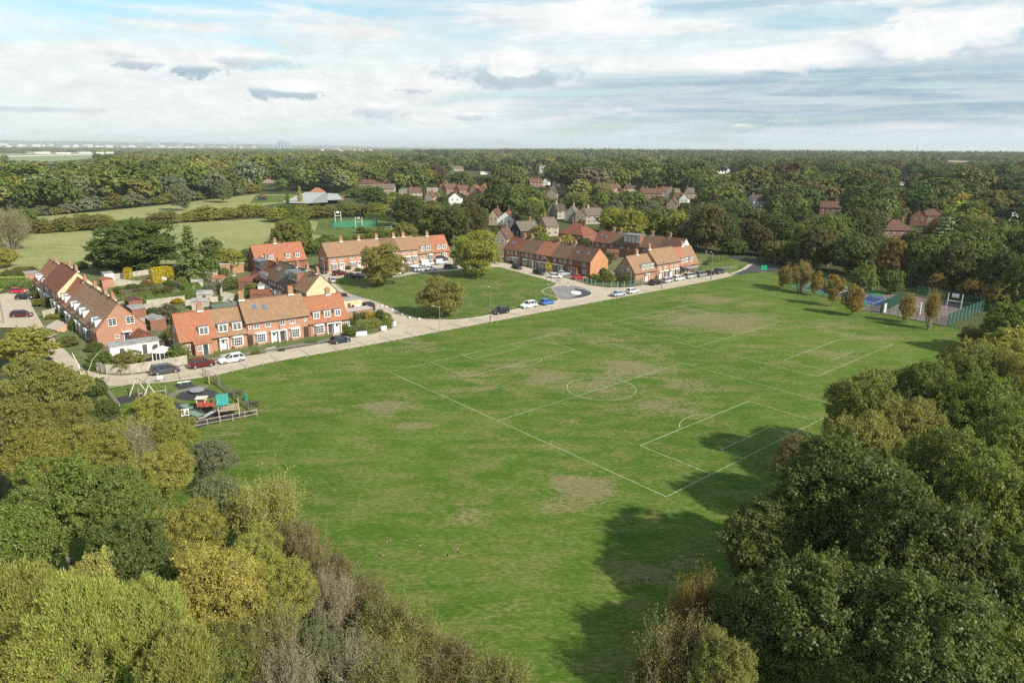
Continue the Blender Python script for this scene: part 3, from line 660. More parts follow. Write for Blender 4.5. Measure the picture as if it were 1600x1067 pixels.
def tree(kind, x, y, h, r=None, col='green', aut=0., label=None, group=None, name='tree', cat='tree', z0=None, unit=(5.5, 14.), jc=.12, sink=0.):
    me, tk = PROTO[kind]
    U = dict(A0=(6, 14.5), A1=(5.6, 14.6), A2=(6.6, 13.5), A3=(5.4, 13.5), ASH=(6.8, 13.2), T0=(4.6, 5.8), T1=(3.8, 4.6), T2=(3.5, 3.2), T3=(2.6, 7.8), MT=(4.8, 10.8), C0=(3.8, 13.), OAK=(6.3, 14.4), GT=(5.4, 13.2), C1=(2.8, 15), CED=(6.2, 15)).get(kind, (6., 14.2))
    sz = h/U[1]; sx = (r/U[0]) if r else sz
    z = TZ(x, y) if z0 is None else z0
    t = thing(name, label or '%s tree' % WORD[col], cat, (x, y, z-.05-sink*h), random.uniform(0, 6.28), group)
    t.scale = (sx, sx, sz)
    c = put(me, 'crown', t); c.color = (*jit(PAL[col], jc), aut)
    if tk: put(tk, 'stem' if kind[0] == 'T' else 'trunk', t)
    TREES.append((t, x, y, h, r or 6*sz))
    return t
def treeP(kind, px, py, rpx, h, col, aut, label, group=None, fz=.62, **k):
    """px,py: where the middle of the crown shows; rpx: its half width; h: height in metres"""
    x, y = G(px, py, h*fz); s = PX(x, y, h*fz)[2]
    return tree(kind, x, y, h, rpx/s, col, aut, label, group, **k)
GL = 'trees of the belt beside the playground'; GRR = 'trees of the belt beside the pitch corner'
L_ = [('M0', 38, 530, 46, 9, 'yg', .25, 'olive yellow tree beside the concrete yard, in front of the left terrace'),
 ('A1', 70, 610, 66, 13, 'olive', .35, 'big olive brown round tree left of the fallen leaning post'),
 ('A0', 20, 680, 60, 12, 'olive', .3, 'olive brown tree cut by the picture edge below the big round olive tree'),
 ('A3', 108, 668, 42, 9, 'olive', .4, 'brownish olive tree under the big round olive tree'),
 ('M1', 165, 640, 24, 5, 'dark', 0, 'small dark green tree at the corner of the playground fence'),
 ('M1', 152, 600, 15, 3.4, 'mid', 0, 'low green bush by the fence end of the swing'),
 ('A1', 235, 645, 42, 8, 'yg', .15, 'yellow-green tree in front of the swing frame'),
 ('A3', 272, 680, 40, 7.5, 'yg', .35, 'yellow-green tree in front of the playground slide'),
 ('A3', 60, 715, 55, 9.5, 'yg', .6, 'yellowing tree below the olive trees at the picture edge'),
 ('A3', 150, 705, 52, 9, 'yg', .7, 'yellow leaved tree in the middle of the left belt'),
 ('T0', 200, 700, 48, 7, 'pale', .1, 'greyish tree with bare twigs among the yellow crowns'),
 ('A3', 250, 742, 52, 8.5, 'yg', .8, 'golden yellow tree below the grey twiggy tree'),
 ('A2', 330, 715, 36, 7, 'sage', .1, 'pale silvery tree nearest the grass beyond the twiggy orange tree'),
 ('A0', 95, 790, 85, 12, 'green', .05, 'large fresh green tree above the feathery lime tree'),
 ('A1', 195, 800, 70, 11, 'green', .05, 'fresh green tree next to the large green crown'),
 ('A2', 20, 850, 70, 11, 'green', 0, 'fresh green tree cut by the lower left picture edge'),
 ('A0', 200, 880, 70, 10.5, 'mid', 0, 'darker green tree between the feathery tree and the bright yellow tree'),
 ('A2', 340, 782, 46, 8, 'sage', .25, 'grey-green tree beside the twiggy orange tree'),
 ('T0', 415, 800, 62, 8.5, 'yg', .5, 'thin twiggy tree with rusty leaves at the grass edge'),
 ('A3', 290, 840, 60, 9, 'yg', .4, 'olive yellow tree behind the bright yellow tree'),
 ('A3', 400, 870, 46, 7.5, 'yg', .5, 'yellow-brown small tree below the rusty twiggy tree'),
 ('A3', 345, 925, 78, 10, 'yellow', .5, 'bright yellow tree in the lower left of the belt'),
 ('A3', 440, 930, 55, 8, 'yg', .6, 'pale yellow tree right of the bright yellow tree'),
 ('ASH', 45, 965, 72, 11.5, 'lime', .25, 'feathery lime green tree in the lower left corner'),
 ('ASH', 130, 1000, 78, 12, 'lime', .15, 'feathery lime green tree in the middle of the feathery group'),
 ('A2', 60, 1050, 70, 10, 'yg', .2, 'yellowish green tree cut by the lower left corner'),
 ('A1', 150, 925, 46, 9.5, 'lime', .2, 'small lime green tree behind the feathery group'),
 ('ASH', 225, 985, 66, 10.5, 'lime', .15, 'feathery lime green tree beside the lower edge'),
 ('ASH', 280, 1060, 66, 9.5, 'lime', .3, 'feathery lime green tree beside the bare bush at the lower edge'),
 ('A2', 345, 1030, 58, 8, 'green', .3, 'green tree below the bright yellow tree'),
 ('T0', 470, 850, 46, 5.5, 'brown', .4, 'brown bush at the grass edge below the rusty twiggy tree'),
 ('T0', 420, 1010, 60, 7, 'olive', .4, 'olive twiggy thicket at the lower edge'),
 ('T1', 515, 935, 42, 5.5, 'pale', .0, 'bare grey twiggy bush beside the pale yellow tree'),
 ('T1', 455, 1055, 46, 6, 'pale', .1, 'bare pale bush at the lower edge'),
 ('T1', 555, 1035, 46, 5, 'pale', .2, 'pale straw bush at the lower edge by the grass'),
 ('T2', 560, 930, 40, 2.8, 'brown', .3, 'low brown scrub at the grass edge'),
 ('T2', 520, 890, 30, 2.2, 'brown', .3, 'small rust brown scrub below the brown bush'),
 ('T2', 600, 970, 46, 3.2, 'olive', .3, 'low olive scrub at the grass edge'),
 ('T2', 640, 1015, 60, 3.6, 'olive', .45, 'wide olive brown scrub at the lower edge'),
 ('T2', 700, 1045, 50, 3.2, 'brown', .5, 'brown scrub at the lower edge below the grass'),
 ('T2', 770, 1072, 60, 3.2, 'olive', .4, 'last low scrub of the belt before the bare grass'),
 ('T2', 600, 1068, 60, 4, 'olive', .3, 'olive scrub in front of the wide scrub'),
 ('A3', 500, 1010, 40, 6, 'grey', .2, 'grey-green sapling between the bare bushes'),
]
for q in L_: treeP(*q, group=GL, name='tree' if q[4] > 5.6 or q[0][0] != 'T' else 'bush', cat='tree' if q[4] > 5.6 or q[0][0] != 'T' else 'bush')
R_ = [('A0', 1330, 790, 130, 15.5, 'dark', .0, 'largest dark green tree at the right, nearest the pitch corner'),
 ('A1', 1215, 850, 90, 11.5, 'dark', .05, 'dark green tree at the grass edge left of the largest dark tree'),
 ('A0', 1440, 880, 120, 16, 'dark', .0, 'dark green tree right of the largest dark tree'),
 ('A2', 1290, 960, 130, 13, 'dark', .03, 'dark green tree in front of the largest dark tree'),
 ('A1', 1190, 985, 85, 9, 'dark', .0, 'dark green tree beside the brown bush at the grass edge'),
 ('A0', 1440, 1010, 130, 14, 'dark', .0, 'dark green tree at the lower right edge of the picture'),
 ('A1', 1575, 930, 90, 14, 'mid', .0, 'mid green tree cut by the lower right picture edge'),
 ('A2', 1570, 1060, 90, 11, 'mid', .2, 'olive tree in the lower right corner'),
 ('A0', 1545, 800, 85, 15, 'green', .0, 'green tree right of the largest dark tree'),
 ('A1', 1460, 750, 70, 15, 'mid', .25, 'mid green tree with yellowing leaves behind the largest dark tree'),
 ('A3', 1265, 735, 55, 10, 'brown', .2, 'brownish tree at the grass edge behind the largest dark tree'),
 ('A2', 1350, 705, 62, 13.5, 'olive', .1, 'olive brown tree behind the brownish tree'),
 ('A0', 1350, 640, 60, 14, 'olive', .15, 'olive tree rising beside the far pitch end of the right belt'),
 ('A1', 1435, 625, 62, 15, 'mid', .1, 'mid green tree in the middle of the right belt'),
 ('A2', 1420, 680, 62, 13.5, 'olive', .35, 'olive tree with rusty patches in the right belt'),
 ('A0', 1530, 660, 75, 15, 'green', .05, 'fresh green tree by the right picture edge'),
 ('A1', 1590, 720, 70, 15, 'green', .05, 'fresh green tree cut by the right picture edge'),
 ('A0', 1520, 590, 50, 13, 'olive', .2, 'olive tree behind the fresh green tree'),
 ('A3', 1575, 600, 50, 13, 'olive', .3, 'olive brown tree behind the right belt at the picture edge'),
 ('M0', 1515, 550, 42, 10, 'olive', .2, 'olive yellow tree at the grass edge below the green ball court'),
 ('M1', 1575, 545, 45, 11, 'yg', .1, 'yellow-green tree below the ball court at the picture edge'),
 ('M2', 1580, 500, 40, 12, 'mid', .2, 'mid green tree beside the ball court corner'),
 ('M0', 1530, 520, 30, 5, 'brown', .3, 'low brown bush at the foot of the ball court fence'),
 ('T0', 1085, 955, 42, 7.5, 'gold', .5, 'golden brown bush left of the dark trees'),
 ('T2', 1060, 1040, 60, 5.5, 'brown', .3, 'brown scrub at the lower edge left of the dark trees'),
 ('T2', 1010, 1065, 34, 3, 'olive', .3, 'low olive scrub left of the brown scrub'),
 ('A3', 1130, 1050, 55, 8, 'olive', .1, 'olive small tree at the lower edge beside the brown scrub'),
]
for q in R_: treeP(*q, group=GRR, name='bush' if q[0][0] == 'T' else 'tree', cat='bush' if q[0][0] == 'T' else 'tree')
# trees standing just outside the frame, whose shade falls on the grass
for i, (x, y, h) in enumerate([(38, 34, 10), (30, 26, 8.5), (40, 24, 12), (50, 44, 14), (25, 19, 7), (30, 12, 12)]):
    tree('A%d' % (i % 3), x, y, h, 6.5, 'dark', 0, ['','stout ','slender ','outermost ','rearmost ','lone '][i]+'dark green tree of the right belt beyond the lower picture edge', GRR)
# ------------------------------------------------------------------ middle distance trees (px,py of the crown's middle)
GG = 'trees on the village green'
treeP('GT', 598, 406, 35, 12.5, 'olive', .75, 'large autumn tree left on the green, browning leaves', GG)
treeP('GT', 745, 388, 41, 14.5, 'yg', .25, 'biggest tree on the green, yellowish-green crown beside the parked cars', GG)
treeP('GT', 690, 456, 35, 9.8, 'olive', .3, 'small bushy tree in the front corner of the green', GG)
GM = 'trees round the pasture and gardens'
M_ = [('OAK', 208, 374, 62, 16.5, 'mid', 0, 'huge rounded dark green oak in the pasture behind the left terrace'), ('C0', 295, 384, 32, 17, 'dark', 0, 'dark conifer beside the huge oak'),
 ('M1', 330, 385, 20, 10, 'mid', 0, 'dull green tree right of the dark conifer'), ('M0', 323, 412, 20, 7, 'green', 0, 'low spreading green tree in the back gardens'), ('M1', 360, 400, 22, 8, 'yg', .3, 'yellow-green tree behind the orange roofed back houses'),
 ('M0', 385, 395, 16, 6, 'mid', .3, 'small tree behind the back dormer house'), ('T0', 12, 352, 34, 15, 'pale', .1, 'pale grey twiggy tree at the left edge of the pasture'), ('M0', 4, 395, 22, 8, 'yg', .3, 'yellow-green bush at the left edge of the pasture'),
 ('M2', 636, 322, 33, 17, 'dark', 0, 'tall dark green tree behind the north terrace, left of the cedar'), ('C0', 690, 336, 32, 13, 'sage', 0, 'broad grey-green pine beside the tall dark tree'), ('CED', 712, 348, 26, 12, 'dark', 0, 'dark spreading pine behind the north terrace'),
 ('M0', 660, 350, 22, 9, 'green', 0, 'fresh green tree under the broad pine'), ('M2', 778, 300, 26, 26, 'dark', 0, 'very tall dark conifer-like tree in the middle of the village'), ('M1', 832, 322, 20, 15, 'yg', .4, 'green-yellow tree behind the white gabled house'),
 ('M0', 825, 345, 16, 10, 'mid', 0, 'green tree beside the white gabled house'), ('M1', 841, 363, 17, 9, 'yg', .15, 'round yellowish-green tree in front of the black gabled house'), ('M0', 915, 378, 14, 7, 'dark', 0, 'dark bushy tree behind the brown roofed corner terrace'),
 ('MT', 886, 374, 12, 7, 'yellow', .4, 'thin yellow tree in front of the red hipped roof'),
 ('M0', 955, 335, 24, 14, 'yg', .3, 'yellow-green tree behind the back terrace'), ('M2', 985, 345, 28, 16, 'yg', .35, 'large yellow-green tree behind the flat dormer terrace'), ('M1', 1020, 345, 26, 15, 'mid', .2, 'mid green tree behind the white gable end'),
 ('M0', 1060, 345, 26, 16, 'yg', .3, 'yellow-green tree right of the white gable end'), ('MT', 1092, 352, 36, 14, 'grey', .0, 'large grey-green tree with bare pale branches by the side road'), ('M2', 1132, 348, 30, 13.5, 'bright', .05, 'light green tree right of the bare branched tree'),
 ('M1', 1150, 382, 22, 6.5, 'green', .0, 'green tree over the side road bend'), ('M0', 1188, 375, 24, 9, 'mid', .0, 'green tree at the bend of the new tarmac road'), ('C1', 1212, 330, 18, 20, 'dark', 0, 'dark columnar tree near the tarmac road'),
 ('M2', 1215, 388, 28, 8.5, 'olive', .1, 'olive tree right of the tarmac bend'), ('M1', 1275, 372, 42, 15, 'green', .0, 'broad green tree behind the orange leaved saplings'), ('M0', 1330, 385, 36, 15, 'dark', .0, 'dark tree behind the tennis court'),
 ('M2', 1395, 395, 26, 15, 'rust', .1, 'rusty brown tree behind the ball court'), ('M1', 1450, 395, 36, 16, 'mid', .0, 'green tree behind the ball court'), ('M0', 1520, 390, 40, 17, 'green', .0, 'light green tree behind the ball court corner'),
 ('M2', 1570, 380, 42, 18, 'green', .0, 'green tree at the right picture edge behind the court'), ('M1', 1465, 438, 15, 6, 'gold', .6, 'orange leaved bush behind the ball court hoop'), ('M0', 1520, 445, 22, 7, 'gold', .3, 'brownish bush by the ball court corner'), ('M1', 1560, 455, 25, 8, 'olive', .2, 'olive bush right of the ball court corner'),
 ('M1', 1350, 428, 22, 9, 'green', .1, 'green shrubby tree leaning over the back of the tennis court'), ('M0', 1395, 432, 20, 8, 'mid', .0, 'dark green shrub at the back of the tennis court'), ('M2', 1600, 430, 30, 15, 'mid', .0, 'green tree cut by the right picture edge behind the courts'),
 ('M2', 600, 258, 14, 26, 'gold', .5, 'golden tree among the dark woods beyond the village'), ('CED', 526, 258, 25, 32, 'sage', 0, 'huge grey-green cedar rising above the woods'), ('C1', 468, 302, 6, 14, 'lime', .3, 'small bright yellow conifer beside the school roofs'),
 ('C1', 449, 308, 5, 11, 'dark', 0, 'small dark conifer beside the school roofs'), ('M2', 347, 292, 16, 18, 'sage', 0, 'pale grey-green round tree at the edge of the far strip'), ('M0', 282, 298, 18, 20, 'sage', 0.1, 'sage green tree at the edge of the far strip'),
 ('M1', 180, 308, 11, 9, 'gold', .6, 'small golden tree at the edge of the far strip'), ('M1', 1498, 335, 26, 18, 'lime', .1, 'bright lime green tree in the dark woods'), ('M0', 1536, 340, 9, 20, 'gold', .6, 'narrow golden tree beside the bright lime tree'),
 ('M2', 1505, 318, 18, 18, 'yellow', .3, 'yellowing tree behind the bright lime tree'), ('CED', 1478, 362, 26, 16, 'sage', 0, 'dull green cedar beside the dark roofed house'), ('MT', 940, 294, 17, 16, 'pale', .5, 'pale straw coloured tree above the brown row roof'),
 ('M2', 880, 268, 16, 22, 'copper', .1, 'copper brown tree right of the church tower'), ('M1', 1185, 292, 26, 20, 'grey', 0, 'greyish bare crowned tree in the woods'), ('M2', 1240, 290, 22, 18, 'mid', .1, 'green tree right of the greyish tree'),
 ('M0', 660, 372, 14, 4.5, 'green', 0, 'low green tree behind the north terrace'), ('M0', 570, 297, 34, 9, 'green', 0, 'wide green tree behind the school hall'), ('M2', 585, 303, 22, 15, 'mid', 0, 'green tree right of the wide green tree'), ('M1', 1297, 345, 18, 11, 'mid', 0.2, 'olive tree below the tiled house in the woods')]
for q in M_: treeP(*q[:7], q[7], GM)
def row(poly, n, kinds, h, cols, label, group, name='bush', cat='bush', sp=0., rr=.55, aut=(.1, .5), zf=.5):
    pts = GP(poly); L = [math.dist(pts[i], pts[i+1]) for i in range(len(pts)-1)]; T = sum(L)
    for k in range(n):
        s = (k+.5+random.uniform(-.3, .3))/n*T; i = 0
        while i < len(L)-1 and s > L[i]: s -= L[i]; i += 1
        a, b = pts[i], pts[i+1]; t = s/L[i]; hh = h*random.uniform(.75, 1.25); c = random.choice(cols)
        tree(random.choice(kinds), a[0]+(b[0]-a[0])*t+random.gauss(0, sp), a[1]+(b[1]-a[1])*t+random.gauss(0, sp), hh, hh*rr*random.uniform(.9, 1.25), c, random.uniform(*aut), (label % (('tall ' if hh > h*1.08 else 'low ' if hh < h*.88 else '')+WORD[c]))+', '+['at its left end', 'left of its middle', 'at its middle', 'right of its middle', 'at its right end'][min(4, int((k+.5)/n*5))], group, name=name, cat=cat, sink=.12)
row([(30, 366), (110, 361), (175, 355)], 11, ['M0', 'M1', 'M2'], 7.5, ['olive', 'brown', 'yg', 'olive'], '%s bush in the hedgerow left of the huge oak', 'left hedgerow bushes', rr=.7)
row([(235, 352), (330, 344), (400, 338), (440, 338)], 13, ['M0', 'M1', 'M2'], 8, ['olive', 'yg', 'brown', 'olive'], '%s bush in the hedgerow right of the huge oak', 'middle hedgerow bushes', rr=.7)
row([(430, 347), (500, 340), (560, 338), (600, 340)], 12, ['M0', 'M1', 'M2'], 9, ['olive', 'yg', 'mid', 'olive'], '%s bush between the pasture and the school', 'hedge bushes beside the school', rr=.65)
row([(478, 398), (520, 385), (570, 380), (640, 374)], 11, ['M0', 'M1', 'M2'], 5.5, ['green', 'mid', 'olive', 'green'], '%s shrub behind the orange roof and north terrace', 'shrubs behind the north terrace', rr=.75, aut=(0, .2))
row([(560, 364), (600, 367)], 3, ['M0'], 4.5, ['mid', 'olive'], '%s shrub at the foot of the green court', 'shrubs by the green court')
row([(120, 420), (170, 417), (240, 425)], 8, ['M0', 'M1'], 3.5, ['green', 'mid', 'olive'], '%s shrub along the pasture end of the gardens', 'shrubs at the pasture end', rr=.8, aut=(0, .2))
row([(6, 440), (40, 428), (60, 425)], 4, ['M0', 'M1'], 3.5, ['olive', 'mid'], '%s shrub behind the far end of the left terrace', 'shrubs behind the left terrace', rr=.7)
# orange-leaved young trees in front of the courts
ORG = [(1228, 430, 12, 'nearest the side road'), (1252, 433, 13, 'second from the side road'), (1276, 442, 10, 'third from the side road, behind two taller ones'), (1304, 450, 14, 'in front of the blue court'), (1335, 468, 13, 'at the gap between the two courts'), (1418, 478, 15, 'in front of the goal in the ball court'), (1457, 484, 13, 'nearest the ball court corner')]
for (px, py, r, wd) in ORG:
    treeP(random.choice(['T3', 'GT', 'MT', 'M0']), px+random.uniform(-1.5, 1.5), py-2, r*random.uniform(.85, 1.25), random.uniform(7, 9.4), 'amber', .45, 'orange leaved young tree '+wd, 'orange leaved young trees by the courts', fz=.55)
for q in [('M0', 1428, 372, 24, 11, 'umber', .1, 'dull olive tree screening the right half of the hipped bungalow'), ('M1', 1372, 378, 22, 10, 'mid', .1, 'mid green tree screening the left half of the hipped bungalow'), ('M2', 1400, 378, 16, 7, 'yg', .3, 'low yellow-green tree under the bungalow windows')]: treeP(*q[:7], q[7], GM)  # the dull olive (umber) is cloud shade put into the leaf colour
# ------------------------------------------------------------------ scattered woodland
CLEAR = []      # pieces of the view kept open by what really stands there: x0,y0,x1,y1 (photo pixels), distance
def clear(x0, y0, x1, y1, d=None): CLEAR.append((x0, y0, x1, y1, d if d else math.hypot(*G((x0+x1)/2, y1))))
OPEN = [GP([(230, 428), (230, 372), (440, 372), (440, 428)]), GP([(1000, 445), (1000, 385), (1062, 383), (1110, 402), (1250, 408), (1250, 445), (1100, 450)]), GP([(-150, 560), (-150, 385), (60, 385), (70, 560)]), GP(PAST1), GP(PAST2), GP(AIR), GP(FIELD), GP([(490, 366), (500, 336), (600, 334), (650, 378), (560, 382)]), GP([(600, 322), (555, 322), (560, 345), (630, 348)]),
        GP([(60, 520), (20, 440), (60, 424), (150, 412), (240, 418), (330, 428), (420, 410), (500, 400), (600, 392), (700, 386), (790, 380), (850, 366), (900, 360), (1050, 372), (1100, 396), (1180, 398), (1250, 412), (1060, 437), (990, 451), (930, 449), (500, 470), (300, 560)]),
        GP([(1205, 432), (1240, 424), (1400, 436), (1530, 470), (1540, 500), (1420, 515)]), GP([(380, 318), (380, 303), (490, 300), (560, 305), (560, 322), (480, 320)])]
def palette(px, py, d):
    """leaf colours by place: golden-olive on the left, greens darkened for cloud shade on the right"""
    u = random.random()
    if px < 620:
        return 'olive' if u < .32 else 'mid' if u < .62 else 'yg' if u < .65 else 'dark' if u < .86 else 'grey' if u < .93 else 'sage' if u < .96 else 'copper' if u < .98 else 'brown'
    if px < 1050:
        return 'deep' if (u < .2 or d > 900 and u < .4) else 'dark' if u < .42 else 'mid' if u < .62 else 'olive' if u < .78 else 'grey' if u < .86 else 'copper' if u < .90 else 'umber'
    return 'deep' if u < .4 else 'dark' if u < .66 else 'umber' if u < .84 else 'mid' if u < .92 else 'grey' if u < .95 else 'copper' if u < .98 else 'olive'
def hid(x, y, h, r):
    z = TZ(x, y); cx, cy, s = PX(x, y, z+h*.55); rp = r*s; top = PX(x, y, z+h)[1]; bot = PX(x, y, z)[1]; d = math.hypot(x, y)
    for (a, b, c, e, dd) in CLEAR:
        if d < dd+3 and cx+rp*.85 > a and cx-rp*.85 < c and top < e and bot > b: return True
    return False
def scatter(d0, d1, sp0, grow, az0, az1, hr, out, only=None):
    d = d0
    while d < d1:
        sp = sp0*(1+(d-d0)*grow); a = az0+random.random()*sp/d
        while a < az1:
            dd = d+random.uniform(-.4, .4)*sp; aa = a+random.uniform(-.4, .4)*sp/d
            x, y = dd*math.sin(aa), dd*math.cos(aa); a += sp/d
            if any(inside(p, x, y) for p in OPEN): continue
            if only and not inside(only, x, y): continue
            z = TZ(x, y); px, py, s = PX(x, y, z)
            if px < -120 or px > 1720: continue
            if px < 250 and 239 < py < 252 and dd > 1800 and random.random() < .9: continue
            if 1050 < py: continue
            if 640 < px < 1110 and 268 < py < 370 and random.random() < .12 and not only: continue       # village gardens: fewer trees
            h = random.uniform(*hr)*random.choice([.8, .95, 1, 1.05, 1.2]); r = h*random.uniform(.36, .6)
            if hid(x, y, h, r): continue
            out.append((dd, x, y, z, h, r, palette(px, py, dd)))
        d += sp*.85
# ------------------------------------------------------------------ house parts
WIN = {}
def win_mesh(wd, ht, nc, nr, blind):
    k = (round(wd, 2), round(ht, 2), nc, nr, blind)
    if k in WIN: return WIN[k]
    f = MB(); x = wd/2; b = .07
    f.box(-x, x, -.06, .03, 0, b); f.box(-x, x, -.06, .03, ht-b, ht); f.box(-x, -x+b, -.06, .03, b, ht-b); f.box(x-b, x, -.06, .03, b, ht-b)
    f.box(-x-.06, x+.06, -.12, .0, -.06, 0.0)
    for i in range(1, nc): f.box(-x+wd*i/nc-.03, -x+wd*i/nc+.03, -.05, .02, b, ht-b)
    for j in range(1, nr): f.box(-x+b, x-b, -.045, .015, ht*j/nr-.022, ht*j/nr+.022)
    p = MB().box(-x+b*.5, x-b*.5, -.025, .0, b*.5, ht-b*.5)
    WIN[k] = (f.mesh('window', WPAINT), p.mesh('pane', GLASS_L if blind else GLASS)); return WIN[k]
def window(par, x, y, z, rz, wd, ht, nc=2, nr=3, blind=False):
    a, b = win_mesh(wd, ht, nc, nr, blind); o = put(a, 'window', par, (x, y, z), (0, 0, rz)); put(b, 'pane', o); return o
DOORS = {}
def door(par, x, y, z, rz, col=(.8, .8, .8), wd=.95, ht=2.05):
    k = col
    if k not in DOORS:
        m = paint('door_%02d' % len(DOORS), col)
        a = MB().box(-wd/2-.1, -wd/2, -.08, .03, 0, ht+.1).box(wd/2, wd/2+.1, -.08, .03, 0, ht+.1).box(-wd/2, wd/2, -.08, .03, ht, ht+.1).mesh('door', WPAINT)
        b = MB().box(-wd/2, wd/2, -.03, .02, 0, ht).mesh('door_leaf', m); c = MB().box(-wd/4, wd/4, -.05, -.032, ht*.6, ht*.88).mesh('pane', GLASS)
        DOORS[k] = (a, b, c)
    a, b, c = DOORS[k]; o = put(a, 'door', par, (x, y, z), (0, 0, rz)); put(b, 'door_leaf', o); put(c, 'pane', o); return o
BAYS = {}
def bay(par, x, y, rz, wd=2.3, ht=1.7, dp=.7, z=.55, wallm=BR_ORANGE, flat=False):
    k = (wd, ht, dp, z, wallm.name)
    if k not in BAYS:
        a = MB(); a.prism([(-wd/2, .1), (-wd/2+.0, -.05), (-wd/2+.35, -dp), (wd/2-.35, -dp), (wd/2, -.05), (wd/2, .1)][::1], 0, z-.05)
        f = MB(); P = [(-wd/2, -.02), (-wd/2+.35, -dp), (wd/2-.35, -dp), (wd/2, -.02)]
        for i in range(3):
            p, q = Vector((*P[i], 0)), Vector((*P[i+1], 0)); L = (q-p).length; n = max(2, round(L/.42))
            for zz in (z, z+ht*.34, z+ht*.67, z+ht): f.bar(p+Vector((0, 0, zz)), q+Vector((0, 0, zz)), .09 if zz in (z, z+ht) else .05)
            for j in range(n+1): r_ = p.lerp(q, j/n); f.bar(r_+Vector((0, 0, z)), r_+Vector((0, 0, z+ht)), .09 if j in (0, n) else .05)
        f.prism([(-wd/2-.1, .05), (-wd/2-.1, -.1), (-wd/2+.3, -dp-.12), (wd/2-.3, -dp-.12), (wd/2+.1, -.1), (wd/2+.1, .05)], z+ht, z+ht+.28)
        g = MB().prism([(-wd/2+.04, 0), (-wd/2+.37, -dp+.05), (wd/2-.37, -dp+.05), (wd/2-.04, 0)], z, z+ht)
        BAYS[k] = (a.mesh('bay_window', wallm), f.mesh('frame', WPAINT), g.mesh('pane', GLASS))
    a, b, c = BAYS[k]; o = put(a, 'bay_window', par, (x, y, 0), (0, 0, rz)); put(b, 'frame', o); put(c, 'pane', o); return o
DORM = {}
def dormer(par, x, y, z, rz=0., wd=1.35, ht=1.25, dp=1.5, cols=2):
    k = (wd, ht, dp)
    if k not in DORM:
        a = MB().box(-wd/2-.04, -wd/2+.06, 0.02, dp, -.25, ht).box(wd/2-.06, wd/2+.04, 0.02, dp, -.25, ht)
        a.box(-wd/2-.14, wd/2+.14, -.14, dp+.2, ht, ht+.12)
        b = MB().box(-wd/2-.16, wd/2+.16, -.16, dp+.1, ht+.12, ht+.17)
        f = MB(); x_ = wd/2
        f.box(-x_, x_, -.06, .04, -.08, .08).box(-x_, x_, -.06, .04, ht-.1, ht-.003).box(-x_, -x_+.12, -.06, .04, .08, ht-.1).box(x_-.12, x_, -.06, .04, .08, ht-.1)
        f.box(-.05, .05, -.05, .03, .08, ht-.1).box(-x_+.12, x_-.12, -.04, .02, ht*.36, ht*.36+.045).box(-x_+.12, x_-.12, -.04, .02, ht*.66, ht*.66+.045)
        g = MB().box(-x_+.1, x_-.1, 0., .02, .06, ht-.08)
        DORM[k] = (a.mesh('dormer', WPAINT), b.mesh('dormer_roof', LEAD), f.mesh('window', WPAINT), g.mesh('pane', GLASS))
    q = DORM[k]; o = put(q[0], 'dormer', par, (x, y, z), (0, 0, rz))
    for m_, nme in zip(q[1:], ('dormer_roof', 'window', 'pane')): put(m_, nme, o)
    return o
CHIM = {}
def chimney(par, x, y, z, wallm, npots=2, wd=1.0, dp=.62, ht=1.25, flash=True):
    k = (wallm.name, npots, wd, dp, ht)
    if k not in CHIM:
        a = MB().box(-wd/2, wd/2, -dp/2, dp/2, -1.2, ht-.2).box(-wd/2-.06, wd/2+.06, -dp/2-.06, dp/2+.06, ht-.2, ht)
        fl = MB().box(-wd/2-.12, wd/2+.12, -dp/2-.22, dp/2+.22, -.34, -.12)
        p = MB().tube((0, 0, 0), (0, 0, .42), .14, .11, 8).mesh('chimney_pot', POT)
        CHIM[k] = (a.mesh('chimney', wallm), fl.mesh('flashing', WPAINT), p)
    a, fl, p = CHIM[k]; o = put(a, 'chimney', par, (x, y, z))
    if flash: put(fl, 'flashing', o)
    for i in range(npots): put(p, 'chimney_pot', o, ((i-(npots-1)/2)*wd/npots, 0, ht))
    return o
SKY_ME = None
def skylight(par, x, y, z, sl_, blind=False, wd=.9, ht=1.2):
    global SKY_ME
    if SKY_ME is None: SKY_ME = (MB().box(-wd/2, wd/2, -ht/2, ht/2, .0, .1).mesh('skylight', LEAD), MB().box(-wd/2+.1, wd/2-.1, -ht/2+.1, ht/2-.1, .1, .115).mesh('pane', SKYGL))
    o = put(SKY_ME[0], 'skylight', par, (x, y, z), (sl_, 0, 0)); put(SKY_ME[1], 'pane', o); return o
